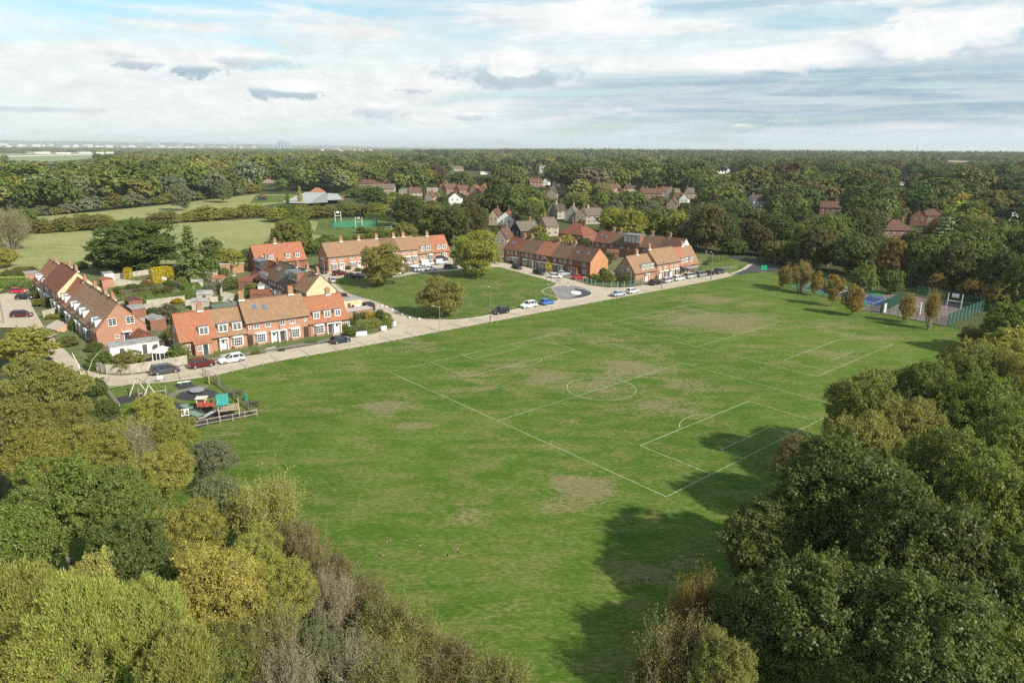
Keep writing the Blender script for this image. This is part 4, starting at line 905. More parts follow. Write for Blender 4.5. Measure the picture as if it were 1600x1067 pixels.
def house(p, ang, L, D, ze, zr, wall, roof, label, group=None, hip=0., ovl=.12, ovr=.12, ze2=None, gl=None, gr=None, name='terraced_house', cat='house', zbase=0., eav=.35, ridgem=None, gutters=True):
    """local x runs along the front, y into the house; returns root and a function giving the height of the front slope"""
    t = thing(name, label, cat, (p[0], p[1], zbase), ang, group); ze2 = ze if ze2 is None else ze2
    yr = D/2
    for nm, m_, faces in (('wall', wall, 'all'),):
        mb = MB()
        mb.face([(0, 0, -.3), (L, 0, -.3), (L, 0, ze), (0, 0, ze)]); mb.face([(L, D, -.3), (0, D, -.3), (0, D, ze2), (L, D, ze2)])
        mats = [wall]
        if hip:
            mb.face([(L, 0, -.3), (L, D, -.3), (L, D, ze2), (L, 0, ze)]); mb.face([(0, D, -.3), (0, 0, -.3), (0, 0, ze), (0, D, ze2)])
        else:
            mats += [gl or wall, gr or wall]
            mb.face([(0, D, -.3), (0, 0, -.3), (0, 0, ze), (0, yr, zr-.06), (0, D, ze2)], 1); mb.face([(L, 0, -.3), (L, D, -.3), (L, D, ze2), (L, yr, zr-.06), (L, 0, ze)], 2)
        mb.build('wall', mats, t)
    th = .14; s1 = (zr-ze)/yr; s2 = (zr-ze2)/(D-yr); l1 = math.hypot(yr+eav, (zr-ze)); l2 = math.hypot(D-yr+eav, zr-ze2)
    r_ = MB(); x0, x1 = -ovl, L+ovr; f0 = ze-s1*eav; b0 = ze2-s2*eav; hx = hip
    def slope(pts, uv):
        r_.face([(a, b, c+th) for a, b, c in pts], 0, uv); r_.face([(a, b, c) for a, b, c in pts][::-1])
        for i in range(len(pts)):
            a, b = pts[i], pts[(i+1) % len(pts)]; r_.face([a, b, (b[0], b[1], b[2]+th), (a[0], a[1], a[2]+th)])
    slope([(x0, -eav, f0), (x1, -eav, f0), (x1-hx, yr, zr), (x0+hx, yr, zr)], [(x0, 0), (x1, 0), (x1-hx, l1), (x0+hx, l1)])
    slope([(x1, D+eav, b0), (x0, D+eav, b0), (x0+hx, yr, zr), (x1-hx, yr, zr)], [(x1, 0), (x0, 0), (x0+hx, l2), (x1-hx, l2)])
    if hip:
        lh = math.hypot(hx, zr-ze)
        slope([(x1, -eav, f0), (x1, D+eav, b0), (x1-hx, yr, zr)], [(0, 0), (D+2*eav, 0), (D/2, lh)]); slope([(x0, D+eav, b0), (x0, -eav, f0), (x0+hx, yr, zr)], [(0, 0), (D+2*eav, 0), (D/2, lh)])
    ro = r_.build('roof', roof, t)
    rb = MB(); n = max(2, int((x1-x0-2*hx)/.45))
    for i in range(n):
        a = x0+hx+(x1-x0-2*hx)*i/n; b = x0+hx+(x1-x0-2*hx)*(i+1)/n-.02; rb.bar((a, yr, zr+th+.01), (b, yr, zr+th+.01), .26, .12)
    rb.build('ridge_tiles', roof, ro)
    if gutters:
        g = MB().tube((x0+.02, -eav-.05, f0+.02), (x1-.02, -eav-.05, f0+.02), .07, None, 5).tube((x0+.3, -.08, f0), (x0+.3, -.08, 0), .045, None, 5)
        g.build('gutter', mat('dark_gutter', (.05, .05, .05), .6, 0), t)
    def zf(y): return ze+s1*y+th
    return t, ro, zf, s1
def at_local(p, ang, x, y): return (p[0]+x*math.cos(ang)-y*math.sin(ang), p[1]+x*math.sin(ang)+y*math.cos(ang))
WH = (.8, .8, .78)
def unitfront(t, ro, zf, s1, L, D, ze, zr, sty, wall, roof):
    """fit out the front of one unit; sty is a small spec string"""
    for tok in sty.split():
        k, *a = tok.split(':'); a = [float(q) for q in a[0].split(',')] if a else []
        if k == 'b': bay(t, a[0], 0, 0, wallm=wall)
        elif k == 'd': door(t, a[0], 0, .1, 0, WH); canopy(t, a[0])
        elif k == 'k': door(t, a[0], 0, .1, 0, (.06, .07, .09)); canopy(t, a[0])
        elif k == 'w': window(t, a[0], 0, a[1], 0, a[2] if len(a) > 2 else 1.1, a[3] if len(a) > 3 else 1.2, 2 if (len(a) < 3 or a[2] < 1.3) else 3, 3, len(a) > 4)
        elif k == 'o':   # small round-ish lozenge window
            window(t, a[0], 0, a[1], 0, .45, .55, 1, 1)
        elif k == 'm': dormer(t, a[0], .35, zf(.35)+.08)
        elif k == 'n': dormer(t, a[0], .35, zf(.35)+.08, wd=1.7, ht=1.35)
        elif k == 'c': chimney(ro, a[0], D/2+(a[1] if len(a) > 1 else 0), zr-(abs(a[1])*s1 if len(a) > 1 else 0)+.3, BR_BROWN, int(a[2]) if len(a) > 2 else 2)
        elif k == 's': skylight(ro, a[0], a[1], zf(a[1]), math.atan(s1))
        elif k == 'a':   # archway passage door
            MB().box(a[0]-.55, a[0]+.55, -.03, .02, 0, 2.3).build('passage_door', mat('dark_door', (.06, .035, .025), .6, .2), t)
        elif k == 'p':   # tiled porch
            pr = MB().box(a[0]-a[1]/2, a[0]+a[1]/2, -1.5, 0, 0, 2.25).build('porch', wall, t); rr = MB()
            rr.face([(a[0]-a[1]/2-.15, -1.7, 2.3), (a[0]+a[1]/2+.15, -1.7, 2.3), (a[0]+a[1]/2+.15, -.0, 3.0), (a[0]-a[1]/2-.15, -.0, 3.0)], 0, [(0, 0), (a[1], 0), (a[1], 1.8), (0, 1.8)])
            rr.face([(a[0]-a[1]/2-.15, -1.7, 2.2), (a[0]+a[1]/2+.15, -1.7, 2.2), (a[0]+a[1]/2+.15, -1.7, 2.3), (a[0]-a[1]/2-.15, -1.7, 2.3)])
            rr.face([(a[0]-a[1]/2-.15, -1.7, 2.2), (a[0]-a[1]/2-.15, -1.7, 2.3), (a[0]-a[1]/2-.15, 0, 3.0), (a[0]-a[1]/2-.15, 0, 2.2)]); rr.face([(a[0]+a[1]/2+.15, -1.7, 2.3), (a[0]+a[1]/2+.15, -1.7, 2.2), (a[0]+a[1]/2+.15, 0, 2.2), (a[0]+a[1]/2+.15, 0, 3.0)])
            rr.build('porch_roof', roof, pr); door(t, a[0]+.3, -1.5, .05, 0, (.06, .07, .09)); window(t, a[0]-.75, -1.5, .9, 0, .8, 1.0, 2, 2)
def canopy(t, x):
    MB().box(x-.85, x+.85, -.75, -.02, 2.32, 2.46).box(x-.8, x-.68, -.7, -.58, 0, 2.32).box(x+.68, x+.8, -.7, -.58, 0, 2.32).build('door_canopy', WPAINT, t)
def backfit(t, L, D, ze, n=2):
    for i in range(n):
        x = L*(i+.5)/n; window(t, x, D, .9, math.pi, 1.2, 1.2, 2, 2)
        if ze > 4: window(t, x, D, 3.1, math.pi, 1.1, 1.1, 2, 2)
# ------------------------------------------------------------------ the estate: terraces on their streets
def put_terrace(p, ang, D, units, group, zr_all=None):
    x = 0; out = []
    n = len(units)
    for i, u in enumerate(units):
        L, ze, zr, wall, roof, sty, label = u[:7]; k = u[7] if len(u) > 7 else {}
        q = at_local(p, ang, x, k.get('off', 0)); kk = {a: b for a, b in k.items() if a in ('gl', 'gr', 'ze2', 'hip')}
        t, ro, zf, s1 = house(q, ang, L, D, ze, zr, wall, roof, label, group, ovl=.15 if i == 0 or units[i-1][2] != zr else 0, ovr=.15 if i == n-1 or units[i+1][2] != zr else 0, **kk)
        unitfront(t, ro, zf, s1, L, D, ze, zr, sty, wall, roof); backfit(t, L, D, u[1], 2)
        out.append((t, ro, zf, s1, L)); x += L
    return out
A = math.radians
# T1: the front row facing the field
p1 = (-63.7, 129.4); a1 = A(36.5)
T1 = put_terrace(p1, a1, 7.6, [
 (6.6, 3.0, 7.5, BR_ORANGE, RF_ORANGE, 'n:4.6 w:1.3,1.0,1.0,1.1 p:3.9,3.2 c:5.0,.0,1', 'orange roofed end house of the front row beside the conservatory'),
 (6.0, 3.0, 7.5, BR_ORANGE, RF_BROWN, 'n:1.6 n:4.3 d:1.3 b:4.0', 'brown roofed house with two dormers in the front row, behind the white car'),
 (6.3, 4.9, 8.7, BR_ORANGE, RF_BROWN, 'c:.5,.0,4 w:2.0,3.4 w:4.3,3.4 b:2.6 d:5.4 a:.5 o:.6,3.5 s:2.6,2.3 s:4.6,2.1', 'tall brown roofed house with two skylights in the front row'),
 (6.6, 4.9, 8.7, BR_ORANGE, RF_BROWN, 'w:1.0,3.4 w:3.1,3.4 k:.8 b:3.4 a:5.9 o:5.8,3.6 c:4.4,.0,3', 'tall brown roofed house without skylights in the front row'),
 (8.9, 3.0, 7.7, BR_ORANGE, RF_ORANGE, 'm:1.9 m:4.3 m:6.7 b:2.1 k:4.6 d:6.2 w:8.4,1.1,1.5,1.0 c:6.0,.0,1', 'orange roofed house with three dormers at the right end of the front row')], 'houses of the front row facing the field')
t = T1[0][0]; window(t, 0, 2.0, 1.0, -math.pi/2, 1.0, 1.3); window(t, 0, 5.4, 1.0, -math.pi/2, 1.0, 1.3); window(t, 0, 3.8, 4.2, -math.pi/2, 1.0, 1.1)
window(T1[4][0], 8.9, 2.6, 1.0, math.pi/2, 1.0, 1.1)
# T2: the left row, its front turned away to the west; x runs from the near gable backwards
p2 = at_local(G(150, 518, 3.0), A(131.5), 0, 0)
D2 = 9.2
a2 = A(131.5)-math.pi      # house x axis from the far end to the near gable, front facing west
def rowback(p, ang, units): return sum(u[0] for u in units)
u2 = [(7.0, 3.2, 8.3, BR_RED, RF_ORANGE, 'm:2.0 m:4.4 c:6.2,.3,2 w:2.5,.9,1.4', 'far end orange roofed house of the left terrace'),
 (6.5, 3.2, 8.3, BR_RED, RF_BROWN, 'm:2.4 m:4.6 b:2 d:4.4 c:6.0,.3,2', 'brown roofed dormer house next to the far end of the left terrace'),
 (7.0, 5.2, 9.6, BR_RED, RF_RED, 'w:1.4,3.4 w:3.4,3.4 b:2.2 d:5 c:6.4,.4,2', 'red roofed tall house of the left terrace, farther one'),
 (7.4, 5.2, 9.6, BR_RED, RF_RED, 'w:1.4,3.4 w:3.4,3.4 w:5.6,3.4 b:2.2 d:5.2 c:5.6,.4,2', 'red roofed tall house with the pale rendered gable in the left terrace', dict(gr=CREAM)),
 (5.8, 3.2, 8.3, BR_RED, RF_ORANGE, 'm:1.8 m:4.2 b:2 c:5.4,.2,3', 'orange roofed dormer house in the middle of the left terrace'),
 (7.4, 3.2, 8.3, BR_BROWN, RF_RIB, 'm:3.4 m:5.6 b:2 d:4.6 c:6.2,.3,2', 'ribbed brown roofed house third from the near gable of the left terrace'),
 (6.8, 3.2, 8.3, BR_BROWN, RF_RIB, 'm:2.0 m:4.6 b:2 d:4.6 c:5.6,.3,2', 'ribbed brown roofed house second from the near gable of the left terrace'),
 (7.0, 3.2, 8.3, BR_ORANGE, RF_RIB, 'm:3.4 m:5.4 b:2 c:3.2,.3,2', 'near end house of the left terrace with the brick gable')]
def widen(u, k):
    toks = []
    for tok in u[5].split():
        c_, a_ = tok.split(':'); a_ = a_.split(','); a_[0] = '%.2f' % (float(a_[0])*k); toks.append(c_+':'+','.join(a_))
    return (u[0]*k,)+tuple(u[1:5])+(' '.join(toks),)+tuple(u[6:])
u2 = [widen(u, 1.3 if i < 4 else 1.42) for i, u in enumerate(u2)]; LE = u2[-1][0]
Ltot = sum(u[0] for u in u2); q = G(150, 518, 3.2); st = (q[0]+Ltot*math.cos(A(131.5)), q[1]+Ltot*math.sin(A(131.5)))
T2 = put_terrace(st, a2, D2, u2, 'houses of the left terrace')
t = T2[-1][0]
window(t, LE, 3.1, 3.9, math.pi/2, 1.5, 1.5, 2, 3); window(t, LE, 6.4, 3.9, math.pi/2, 1.5, 1.5, 2, 3); window(t, LE, 3.6, 1.2, math.pi/2, .8, .8, 2, 2); window(t, LE, 7.2, 1.2, math.pi/2, .8, .8, 2, 2); door(t, LE, 5.4, .1, math.pi/2, (.05, .06, .08)); MB().box(0, .7, -.9, .9, 0, .14).build('door_canopy', WPAINT, t, (LE+.02, 5.4, 2.3))
# T3: the middle row seen from its garden side; front faces the green to the north-east
a3 = A(128.5); q3 = G(478.7, 457, 4.9)
u3 = [(7.2, 4.9, 8.8, BR_RED, RF_BROWN, 'c:5.6,.0,2', 'brown roofed end house with the cream gable facing the green', dict(gr=None)),
 (6.4, 4.9, 8.8, BR_RED, RF_BROWN2, 'c:5.8,.0,2', 'house with the flat roofed brick loft in the middle row'),
 (6.4, 4.9, 8.8, BR_RED, RF_GREY, 's:2,2.2 s:3.3,2.2 c:5.8,.0,2', 'grey roofed house with skylights in the middle row'),
 (6.6, 4.9, 8.8, BR_RED, RF_BROWN2, 's:2.6,2.2 s:3.9,2.2', 'dull brown roofed house with two skylights in the middle row'),
 (7.6, 3.3, 8.0, BR_RED, RF_RED, 'm:1.2 m:2.8 m:4.4 m:6.0 c:6.6,.0,2', 'red roofed house with four small dormers in the middle row'),
 (6.6, 3.3, 8.0, BR_RED, RF_ORANGE, 'c:3.0,.0,2', 'orange roofed far end house of the middle row with the black loft')]
# local frame: mirror so that the garden side is the "front" (south-west): x runs from far end to the cream gable
Lt = sum(u[0] for u in u3); st = (q3[0]+Lt*math.cos(a3), q3[1]+Lt*math.sin(a3)); u3r = u3[::-1]
u3r = [tuple(u) for u in u3r]; u3r[-1] = u3r[-1][:7]+(dict(gr=CREAM),)
T3 = put_terrace(st, a3-math.pi, 7.6, u3r, 'houses of the middle row beside the green')
for k, (t, ro, zf, s1, L) in enumerate(T3):
    if k >= 2:
        for x in (L*.2, L*.5, L*.8): window(t, x, 0, 3.3, 0, .9, 1.2, 2, 2)
        window(t, L*.3, 0, .9, 0, 1.6, 1.2, 3, 2); window(t, L*.75, 0, .9, 0, 1.2, 1.2, 2, 2)
t, ro, zf, s1, L = T3[-1]; window(t, L, 3.0, 1.0, math.pi/2, 1.3, 1.2); window(t, L, 5.6, 3.4, math.pi/2, .7, .9)
def loft(ro, x0, x1, y0, y1, z0, z1, wall, glaz):
    o = MB().box(x0, x1, y0, y1, z0, z1).build('loft', wall, ro); MB().box(x0-.15, x1+.15, y0-.2, y1+.1, z1, z1+.16).build('loft_roof', LEAD, o)
    MB().box(x0-.17, x1+.17, y0-.24, y0-.2, z1-.12, z1+.1).build('fascia', WPAINT, o)
    n = max(1, int((x1-x0)/1.7))
    for i in range(n): window(o, x0+(x1-x0)*(i+.5)/n, y0, z0+(z1-z0)*.28, 0, 1.3, (z1-z0)*.58, 2, 1, glaz)
loft(T3[4][1], .4, 6.0, .9, 3.9, 5.6, 8.5, BR_RED, False)
loft(T3[0][1], 1.0, 5.6, 1.2, 3.9, 5.2, 8.0, mat('slate_hanging', (.06, .06, .065), .7, .2), False)
# T4: orange roofed house pair behind the middle row
q4 = G(405.6, 420, 0); 
T4 = put_terrace(G(400.5, 411, 3.3), A(38.5), 8.2, [(8.4, 3.3, 8.4, BR_RED, RF_ORANGE, 'm:2.5 m:5.0 c:7.9,.0,2', 'bright orange roofed half of the pair behind the middle row, nearest the pasture'),
 (8.2, 3.3, 8.4, BR_RED, RF_ORANGE, 'm:2.2 m:5.4 w:2,.9,1.4', 'bright orange roofed half of the pair behind the middle row, nearest the north row')], 'orange roofed pair behind the middle row')
# T5: the north row
p5 = G(511.6, 401, 4.9)
T5 = put_terrace(p5, A(38.2), 7.6, [
 (6.8, 4.9, 8.8, BR_ORANGE, RF_BROWN, 'w:1.8,3.4 w:4.8,3.4 b:2 d:4.6 c:6.6,.0,2', 'left end house of the north row, brown roof'),
 (6.6, 4.9, 8.8, BR_ORANGE, RF_BROWN, 'w:1.6,3.4 w:4.6,3.4 b:1.8 d:4.2 c:6.2,.0,2', 'second house of the north row, partly behind the autumn tree'),
 (6.6, 4.9, 8.8, BR_ORANGE, RF_BROWN, 'w:1.6,3.4 w:4.6,3.4 b:4.4 d:2.2 c:6.2,.0,2', 'third house of the north row, hidden behind the autumn tree'),
 (6.6, 4.9, 8.8, BR_ORANGE, RF_BROWN2, 'w:1.6,3.4 w:4.6,3.4 w:1.8,1,1.6 k:4.2 c:6.2,.0,2', 'fourth house of the north row, right of the autumn tree'),
 (7.0, 4.9, 8.8, BR_ORANGE, RF_BROWN, 'w:1.2,3.4 w:3.4,3.4 w:5.8,3.4 d:.9 b:2.9 b:5.6 c:3.4,.0,2', 'fifth house of the north row, behind the white van'),
 (6.8, 3.2, 8.3, BR_ORANGE, RF_BROWN, 'm:2.3 n:4.6 w:2,1,1.5 b:5.0 c:6.2,.0,2', 'brown roofed dormer house in the north row beside the biggest green tree'),
 (6.6, 3.2, 8.3, BR_ORANGE, RF_ORANGE, 'm:2.3 n:4.6 w:2,1,1.5 d:4', 'orange roofed house in the north row behind the biggest green tree')], 'houses of the north row')
t = T5[0][0]; window(t, 0, 2.2, 3.4, -math.pi/2, .9, 1.2); window(t, 0, 5.2, 3.4, -math.pi/2, .9, 1.2); window(t, 0, 2.2, .9, -math.pi/2, .9, 1.2); door(t, 0, 5, .1, -math.pi/2, (.07, .07, .08))
# T6: the right row down the side of the green
p6 = G(787.5, 388, 4.9)
T6 = put_terrace(p6, A(-47.5), 8.6, [
 (8.6, 4.9, 8.8, BR_RED, RF_RED, 's:2.4,2.0 s:3.6,2.0 w:2.2,3.3,.9 w:4.2,3.3,.9 w:6.4,3.3,.9 w:2,1,1.2 d:4.6 b:6.6 c:5.8,.2,2', 'red roofed end house of the right row by the biggest green tree'),
 (7.6, 4.9, 8.8, BR_RED, RF_BROWN2, 'w:3.2,3.3,1 w:5.4,3.3,1 b:2.8 d:6 c:.8,.2,2 o:1,3.6', 'dull brown roofed house second in the right row'),
 (7.2, 4.9, 8.8, BR_RED, RF_ORANGE, 'w:.9,3.3,1 w:3.2,3.3,1 k:1.4 d:3.4 b:5 c:6.4,.2,2', 'orange roofed house in the middle of the right row'),
 (7.2, 4.9, 8.8, BR_RED, RF_BROWN2, 'w:1.6,3.3,.9 w:4.2,3.3,1 b:2 d:4.8 w:6.2,3.3,1 c:6.4,.2,2', 'dark brown roofed house fourth in the right row'),
 (10.0, 4.9, 8.8, BR_RED, RF_RBROWN, 's:2.6,2.2 s:7.0,2.2 w:1.6,3.3,1.2 w:7.4,3.3,1.2 w:.8,1,1 p:4.0,3.0 w:7.6,.9,1.6', 'red-brown roofed end house with the plain orange brick gable', dict(gr=mat('smooth_orange_brick', (.46, .22, .11), .85, .1, 1.5)))], 'houses of the right row beside the green')
t = T6[-1][0]; window(t, 10.0, 4.6, .7, math.pi/2, .9, 1.5, 1, 1)
# T7: the back row behind
p7 = G(928, 377, 4.9)
T7 = put_terrace(p7, A(-43), 8.2, [
 (6.6, 4.9, 8.8, BR_RED, RF_RED, 's:2.0,2.2 s:4.4,1.8 w:1.6,3.4 w:4.6,3.4 c:6.0,.2,2', 'red roofed end house of the back row'),
 (7.6, 4.9, 8.8, BR_RED, RF_BROWN2, 'w:1.6,3.4 w:6.2,3.4 c:2.6,.2,2', 'brown roofed house second in the back row'),
 (6.8, 4.9, 8.8, BR_RED, RF_BROWN2, 'w:1.6,3.4 w:5.0,3.4', 'house with the flat roofed brick loft in the back row'),
 (7.4, 4.9, 8.8, BR_RED, RF_BROWN2, 'w:1.6,3.4 w:4.6,3.4 c:2.0,.2,2', 'brown roofed house fourth in the back row'),
 (8.6, 4.9, 8.8, BR_RED, RF_RBROWN, 'w:1.6,3.4 w:5.6,3.4 c:2.0,.2,2', 'end house of the back row with the white gable', dict(gr=WHITE_R))], 'houses of the back row')
loft(T7[2][1], -.6, 6.4, -.06, 3.9, 5.2, 8.8, BR_RED, True)
# T8: the row beside the field road
p8 = G(992, 426.6, 3.2)
T8 = put_terrace(p8, A(41), 7.6, [
 (10.4, 3.2, 7.7, BR_BROWN, RF_BROWN, 'm:4.6 m:6.6 m:8.6 d:5.6 c:5.0,.0,2', 'left end house of the road row behind the green mesh fence'),
 (6.0, 4.9, 8.8, BR_ORANGE, RF_BROWN, 'w:1.6,3.4 w:4.2,3.4 b:4.4 d:2 c:.6,.0,4', 'tall brown roofed house in the road row next to the dormers'),
 (6.2, 4.9, 8.8, BR_ORANGE, RF_BROWN, 'w:1.6,3.4 w:4.2,3.4 d:1.5 b:3.8', 'tall brown roofed house in the middle of the road row'),
 (4.6, 3.2, 8.3, BR_ORANGE, RF_ORANGE, 'm:1.6 m:3.6 w:1.2,1,1 d:3', 'orange roofed narrow house of the road row'),
 (5.6, 3.2, 8.3, BR_BROWN, RF_BROWN, 'm:1.8 w:3.6,1,1.2 c:.6,.0,2', 'right end house of the road row near the bend')], 'houses of the row by the field road')
t = T8[0][0]; window(t, 0, 2.6, 3.3, -math.pi/2, 1.2, 1.5, 2, 3); window(t, 0, 4.9, 3.3, -math.pi/2, 1.2, 1.5, 2, 3); window(t, 0, 2.6, .8, -math.pi/2, 1.6, 1.4, 2, 2)
MB().box(.2, 4.8, -2.6, -.1, 2.5, 2.6).build('awning', FELT, T8[3][0])

# ------------------------------------------------------------------ the village behind: px,py = middle of the foot of the house as the survey photo shows it
VH = [  # px, py(base), width px, facing degrees, depth, roof, wall, kind, label
 (711, 320, 20, -8, 8, 'dark', 'white', 'gable', 'dark roofed house with a bright white gable at the village edge'), (708, 303, 26, 38, 8, 'rb', 'red', 'row', 'brown roofed house left in the orange gabled row'),
 (726, 305, 20, 38, 8, 'rb', 'red', 'row', 'brown roofed house in the orange gabled row'), (739, 305, 15, -50, 8, 'red', 'orange', 'gable', 'house with the brightest orange gable'), (753, 303, 14, -50, 8, 'red', 'orange', 'gable', 'small orange gabled house at the row end'),
 (732, 267, 42, 8, 14, 'rb', 'red', 'row', 'long dark red roofed house in front of the woods'), (752, 268, 12, -30, 8, 'red', 'orange', 'gable', 'orange gabled wing of the long dark red house'), (761, 273, 20, 10, 8, 'grey', 'white', 'flat', 'low white house near the church tower'),
 (838, 292, 22, 20, 8, 'rb', 'red', 'row', 'dark red roofed house below the church tower'), (852, 291, 10, -40, 8, 'dark', 'white', 'gable', 'small white gable below the church tower'), (874, 303, 30, 10, 12, 'grey', 'tan', 'hip', 'broad hipped brown roof with white bays'),
 (862, 311, 16, -40, 8, 'dark', 'tan', 'gable', 'dark house beside the broad hipped roof'), (944, 313, 32, 3, 9, 'rb', 'red', 'row', 'brown tiled long house with light dormers'), (962, 302, 22, 30, 8, 'rb', 'orange', 'row', 'brown roof with orange end wall'),
 (972, 312, 14, -50, 8, 'red', 'orange', 'gable', 'orange gable beside the brown tiled long house'), (991, 302, 24, 12, 8, 'dark', 'tan', 'row', 'dark roofed house with tan end'), (1006, 303, 12, -45, 8, 'rb', 'tan', 'gable', 'tan gable in the far street'),
 (1018, 311, 30, -5, 9, 'rb', 'red', 'row', 'long brown roof in the far street'), (1042, 308, 20, 6, 8, 'rb', 'red', 'row', 'brown roofed house in the far street'), (1056, 311, 18, 20, 8, 'grey', 'white', 'row', 'grey-brown roofed house with a white front'),
 (1079, 310, 22, -8, 8, 'grey', 'tan', 'hip', 'tan walled house at the right end of the far street'), (1057, 320, 22, -10, 8, 'rb', 'white', 'row', 'white fronted house behind the yellow-green trees'), (1049, 330, 16, -50, 8, 'rb', 'tan', 'gable', 'tan gabled house among the yellow-green trees'),
 (1068, 321, 14, -40, 8, 'grey', 'white', 'gable', 'small white gable among the yellow-green trees'), (933, 328, 17, -35, 8, 'rb', 'red', 'gable', 'small brown gabled house in the gardens'),
 (863, 340, 15, -45, 8, 'grey', 'stone', 'gable', 'leftmost stone gable of the cottage row'), (879, 342, 20, 30, 8, 'dark', 'stone', 'row', 'dark roofed cottage with a chimney'), (891, 347, 18, -45, 8, 'grey', 'stone', 'gable', 'stone gabled cottage in the middle of the cottage row'),
 (907, 350, 18, -45, 8, 'rb', 'tan', 'gable', 'pinkish gabled cottage of the cottage row'), (929, 350, 28, 15, 8, 'grey', 'stone', 'row', 'low dark roofed cottage right of the pinkish gable'),
 (790, 357, 30, -32, 8, 'red', 'white', 'gable', 'red-brown roofed house with the large white gable'), (771, 352, 12, -45, 7, 'rb', 'cream', 'gable', 'cream gable behind the white gabled house'), (812, 373, 34, -150, 9, 'grey', 'black', 'row', 'grey roofed house with a black boarded gable'),
 (863, 369, 22, 30, 8, 'grey', 'tan', 'row', 'grey roofed cottage with a white front beside the red hipped roof'), (891, 381, 46, -40, 11, 'red', 'red', 'hip', 'big red hipped roof house behind the right row'), (782, 390, 12, -48, 8, 'rb', 'tan', 'gable', 'tan gable end behind the biggest green tree'),
 (1172, 318, 11, -45, 8, 'dark', 'white', 'gable', 'white gable alone in the right woods'), (1186, 324, 22, 20, 9, 'dark', 'white', 'row', 'dark roofed house right of the lone white gable'), (1126, 272, 14, 10, 12, 'grey', 'white', 'flat', 'white house deep in the woods'), (1138, 272, 7, -20, 8, 'dark', 'white', 'gable', 'small white house deep in the woods'),
 (582, 294, 42, 6, 10, 'rb', 'red', 'row', 'long red-brown roof left of the golden tree'), (600, 297, 14, -50, 8, 'red', 'orange', 'gable', 'orange gable at the end of the long red-brown roof'), (599, 303, 34, 0, 9, 'grey', 'tan', 'row', 'grey roofed pinkish row before the village'),
 (636, 305, 26, -6, 12, 'grey', 'tan', 'flat', 'flat roofed building at the left of the village'), (650, 310, 20, 20, 9, 'rb', 'tan', 'row', 'brown roofed house behind the tall dark tree'), (676, 302, 18, 15, 8, 'grey', 'tan', 'flat', 'pale flat roofed building in the village'),
 (670, 318, 14, -40, 8, 'rb', 'tan', 'gable', 'white walled house behind the tall dark tree'), (693, 298, 14, -40, 8, 'rb', 'orange', 'gable', 'small orange walled house in the village'), (714, 268, 20, 10, 9, 'grey', 'tan', 'row', 'pale roofed building before the church woods'),
 (1297, 336, 32, -20, 9, 'rb', 'red', 'row', 'tile hung house among the woods behind the courts'), (1402, 374, 44, -8, 11, 'rb', 'red', 'hip', 'dark brown hipped roof bungalow behind the ball court'), (1434, 352, 22, -42, 9, 'rb', 'red', 'gable', 'dark red gabled house in the right woods'), (1458, 350, 26, -8, 9, 'rb', 'red', 'row', 'dark red roof beside the gabled house in the right woods'),
 (1582, 344, 11, 10, 7, 'grey', 'white', 'flat', 'white building at the right picture edge in the woods'), (418, 286, 20, 5, 10, 'rb', 'tan', 'row', 'brown roof almost hidden in the left woods'), (825, 263, 12, 0, 8, 'rb', 'orange', 'row', 'small orange roof left of the church tower'), (1409, 290, 10, 0, 9, 'grey', 'white', 'flat', 'small pale building in the right woods')]
RM = dict(dark=RF_DARK, rb=RF_RBROWN, red=RF_RED, grey=RF_GREY); WM = dict(white=WHITE_R, red=BR_RED, orange=BR_ORANGE, tan=TAN_R, stone=STONE, cream=CREAM, black=DARK_T)
for (px, py, wp, ang, D, rf, wl, kd, lab) in VH:
    z0 = TZ(*G(px, py)); x, y = G(px, py); s = PX(x, y)[2]; wd = wp/s; an = A(ang)
    if kd == 'gable': L, D_ = max(7, D*.9), min(9, max(5.5, wd)); an2 = an-math.pi/2; 
    else: L, D_ = max(7, wd), D
    if kd == 'gable':   # gable end towards the viewer: the local x axis points to the viewer
        ax = A(-90+ang*.5); org = (x-L*math.cos(ax)+D_/2*math.sin(ax), y-L*math.sin(ax)-D_/2*math.cos(ax)); ang_u = ax
    else: ang_u = an; org = (x-L/2*math.cos(an), y-L/2*math.sin(an))
    ze, zr = (4.6, 8.2) if kd != 'hip' else (4.2, 8.4)
    if kd == 'flat':
        t = thing('flat_roofed_house', lab, 'house', (org[0], org[1], z0), ang_u, 'village houses'); MB().box(0, L, 0, D_, -.3, 4.2).build('wall', WM[wl], t); MB().box(-.2, L+.2, -.2, D_+.2, 4.2, 4.5).build('roof', FELT, t)
        for i in range(max(2, int(L/3))): window(t, L*(i+.5)/max(2, int(L/3)), 0, 1.6, 0, 1.6, 1.3, 2, 1)
        clear(px-wp*.45, py-s*4.4, px+wp*.45, py-s*2.2, math.hypot(x, y)); continue
    t, ro, zf, s1 = house(org, ang_u, L, D_, ze, zr, WM[wl], RM[rf], lab, 'village houses', hip=(min(L*.4, D_*.5) if kd == 'hip' else 0.), name='village_house', zbase=z0, gutters=False)
    n = max(2, int(L/3.2))
    for i in range(n):
        window(t, L*(i+.5)/n, 0, 2.9, 0, 1.3, 1.2, 2, 1); window(t, L*(i+.5)/n, 0, .8, 0, 1.5, 1.3, 2, 1)
    if not kd == 'hip':
        for xx, rz in ((L, math.pi/2), (0, -math.pi/2)):
            for yy in (D_*.3, D_*.7): window(t, xx, yy, 2.9, rz, 1.1, 1.2, 2, 1); 
    chimney(ro, L*.25, D_/2, zr+.2, BR_RED if wl != 'stone' else STONE, 2, flash=False)
    if L > 12: chimney(ro, L*.75, D_/2, zr+.2, BR_RED, 2, flash=False)
    clear(px-wp*.4, py-s*8.8, px+wp*.45, py-s*3.4, math.hypot(x, y))
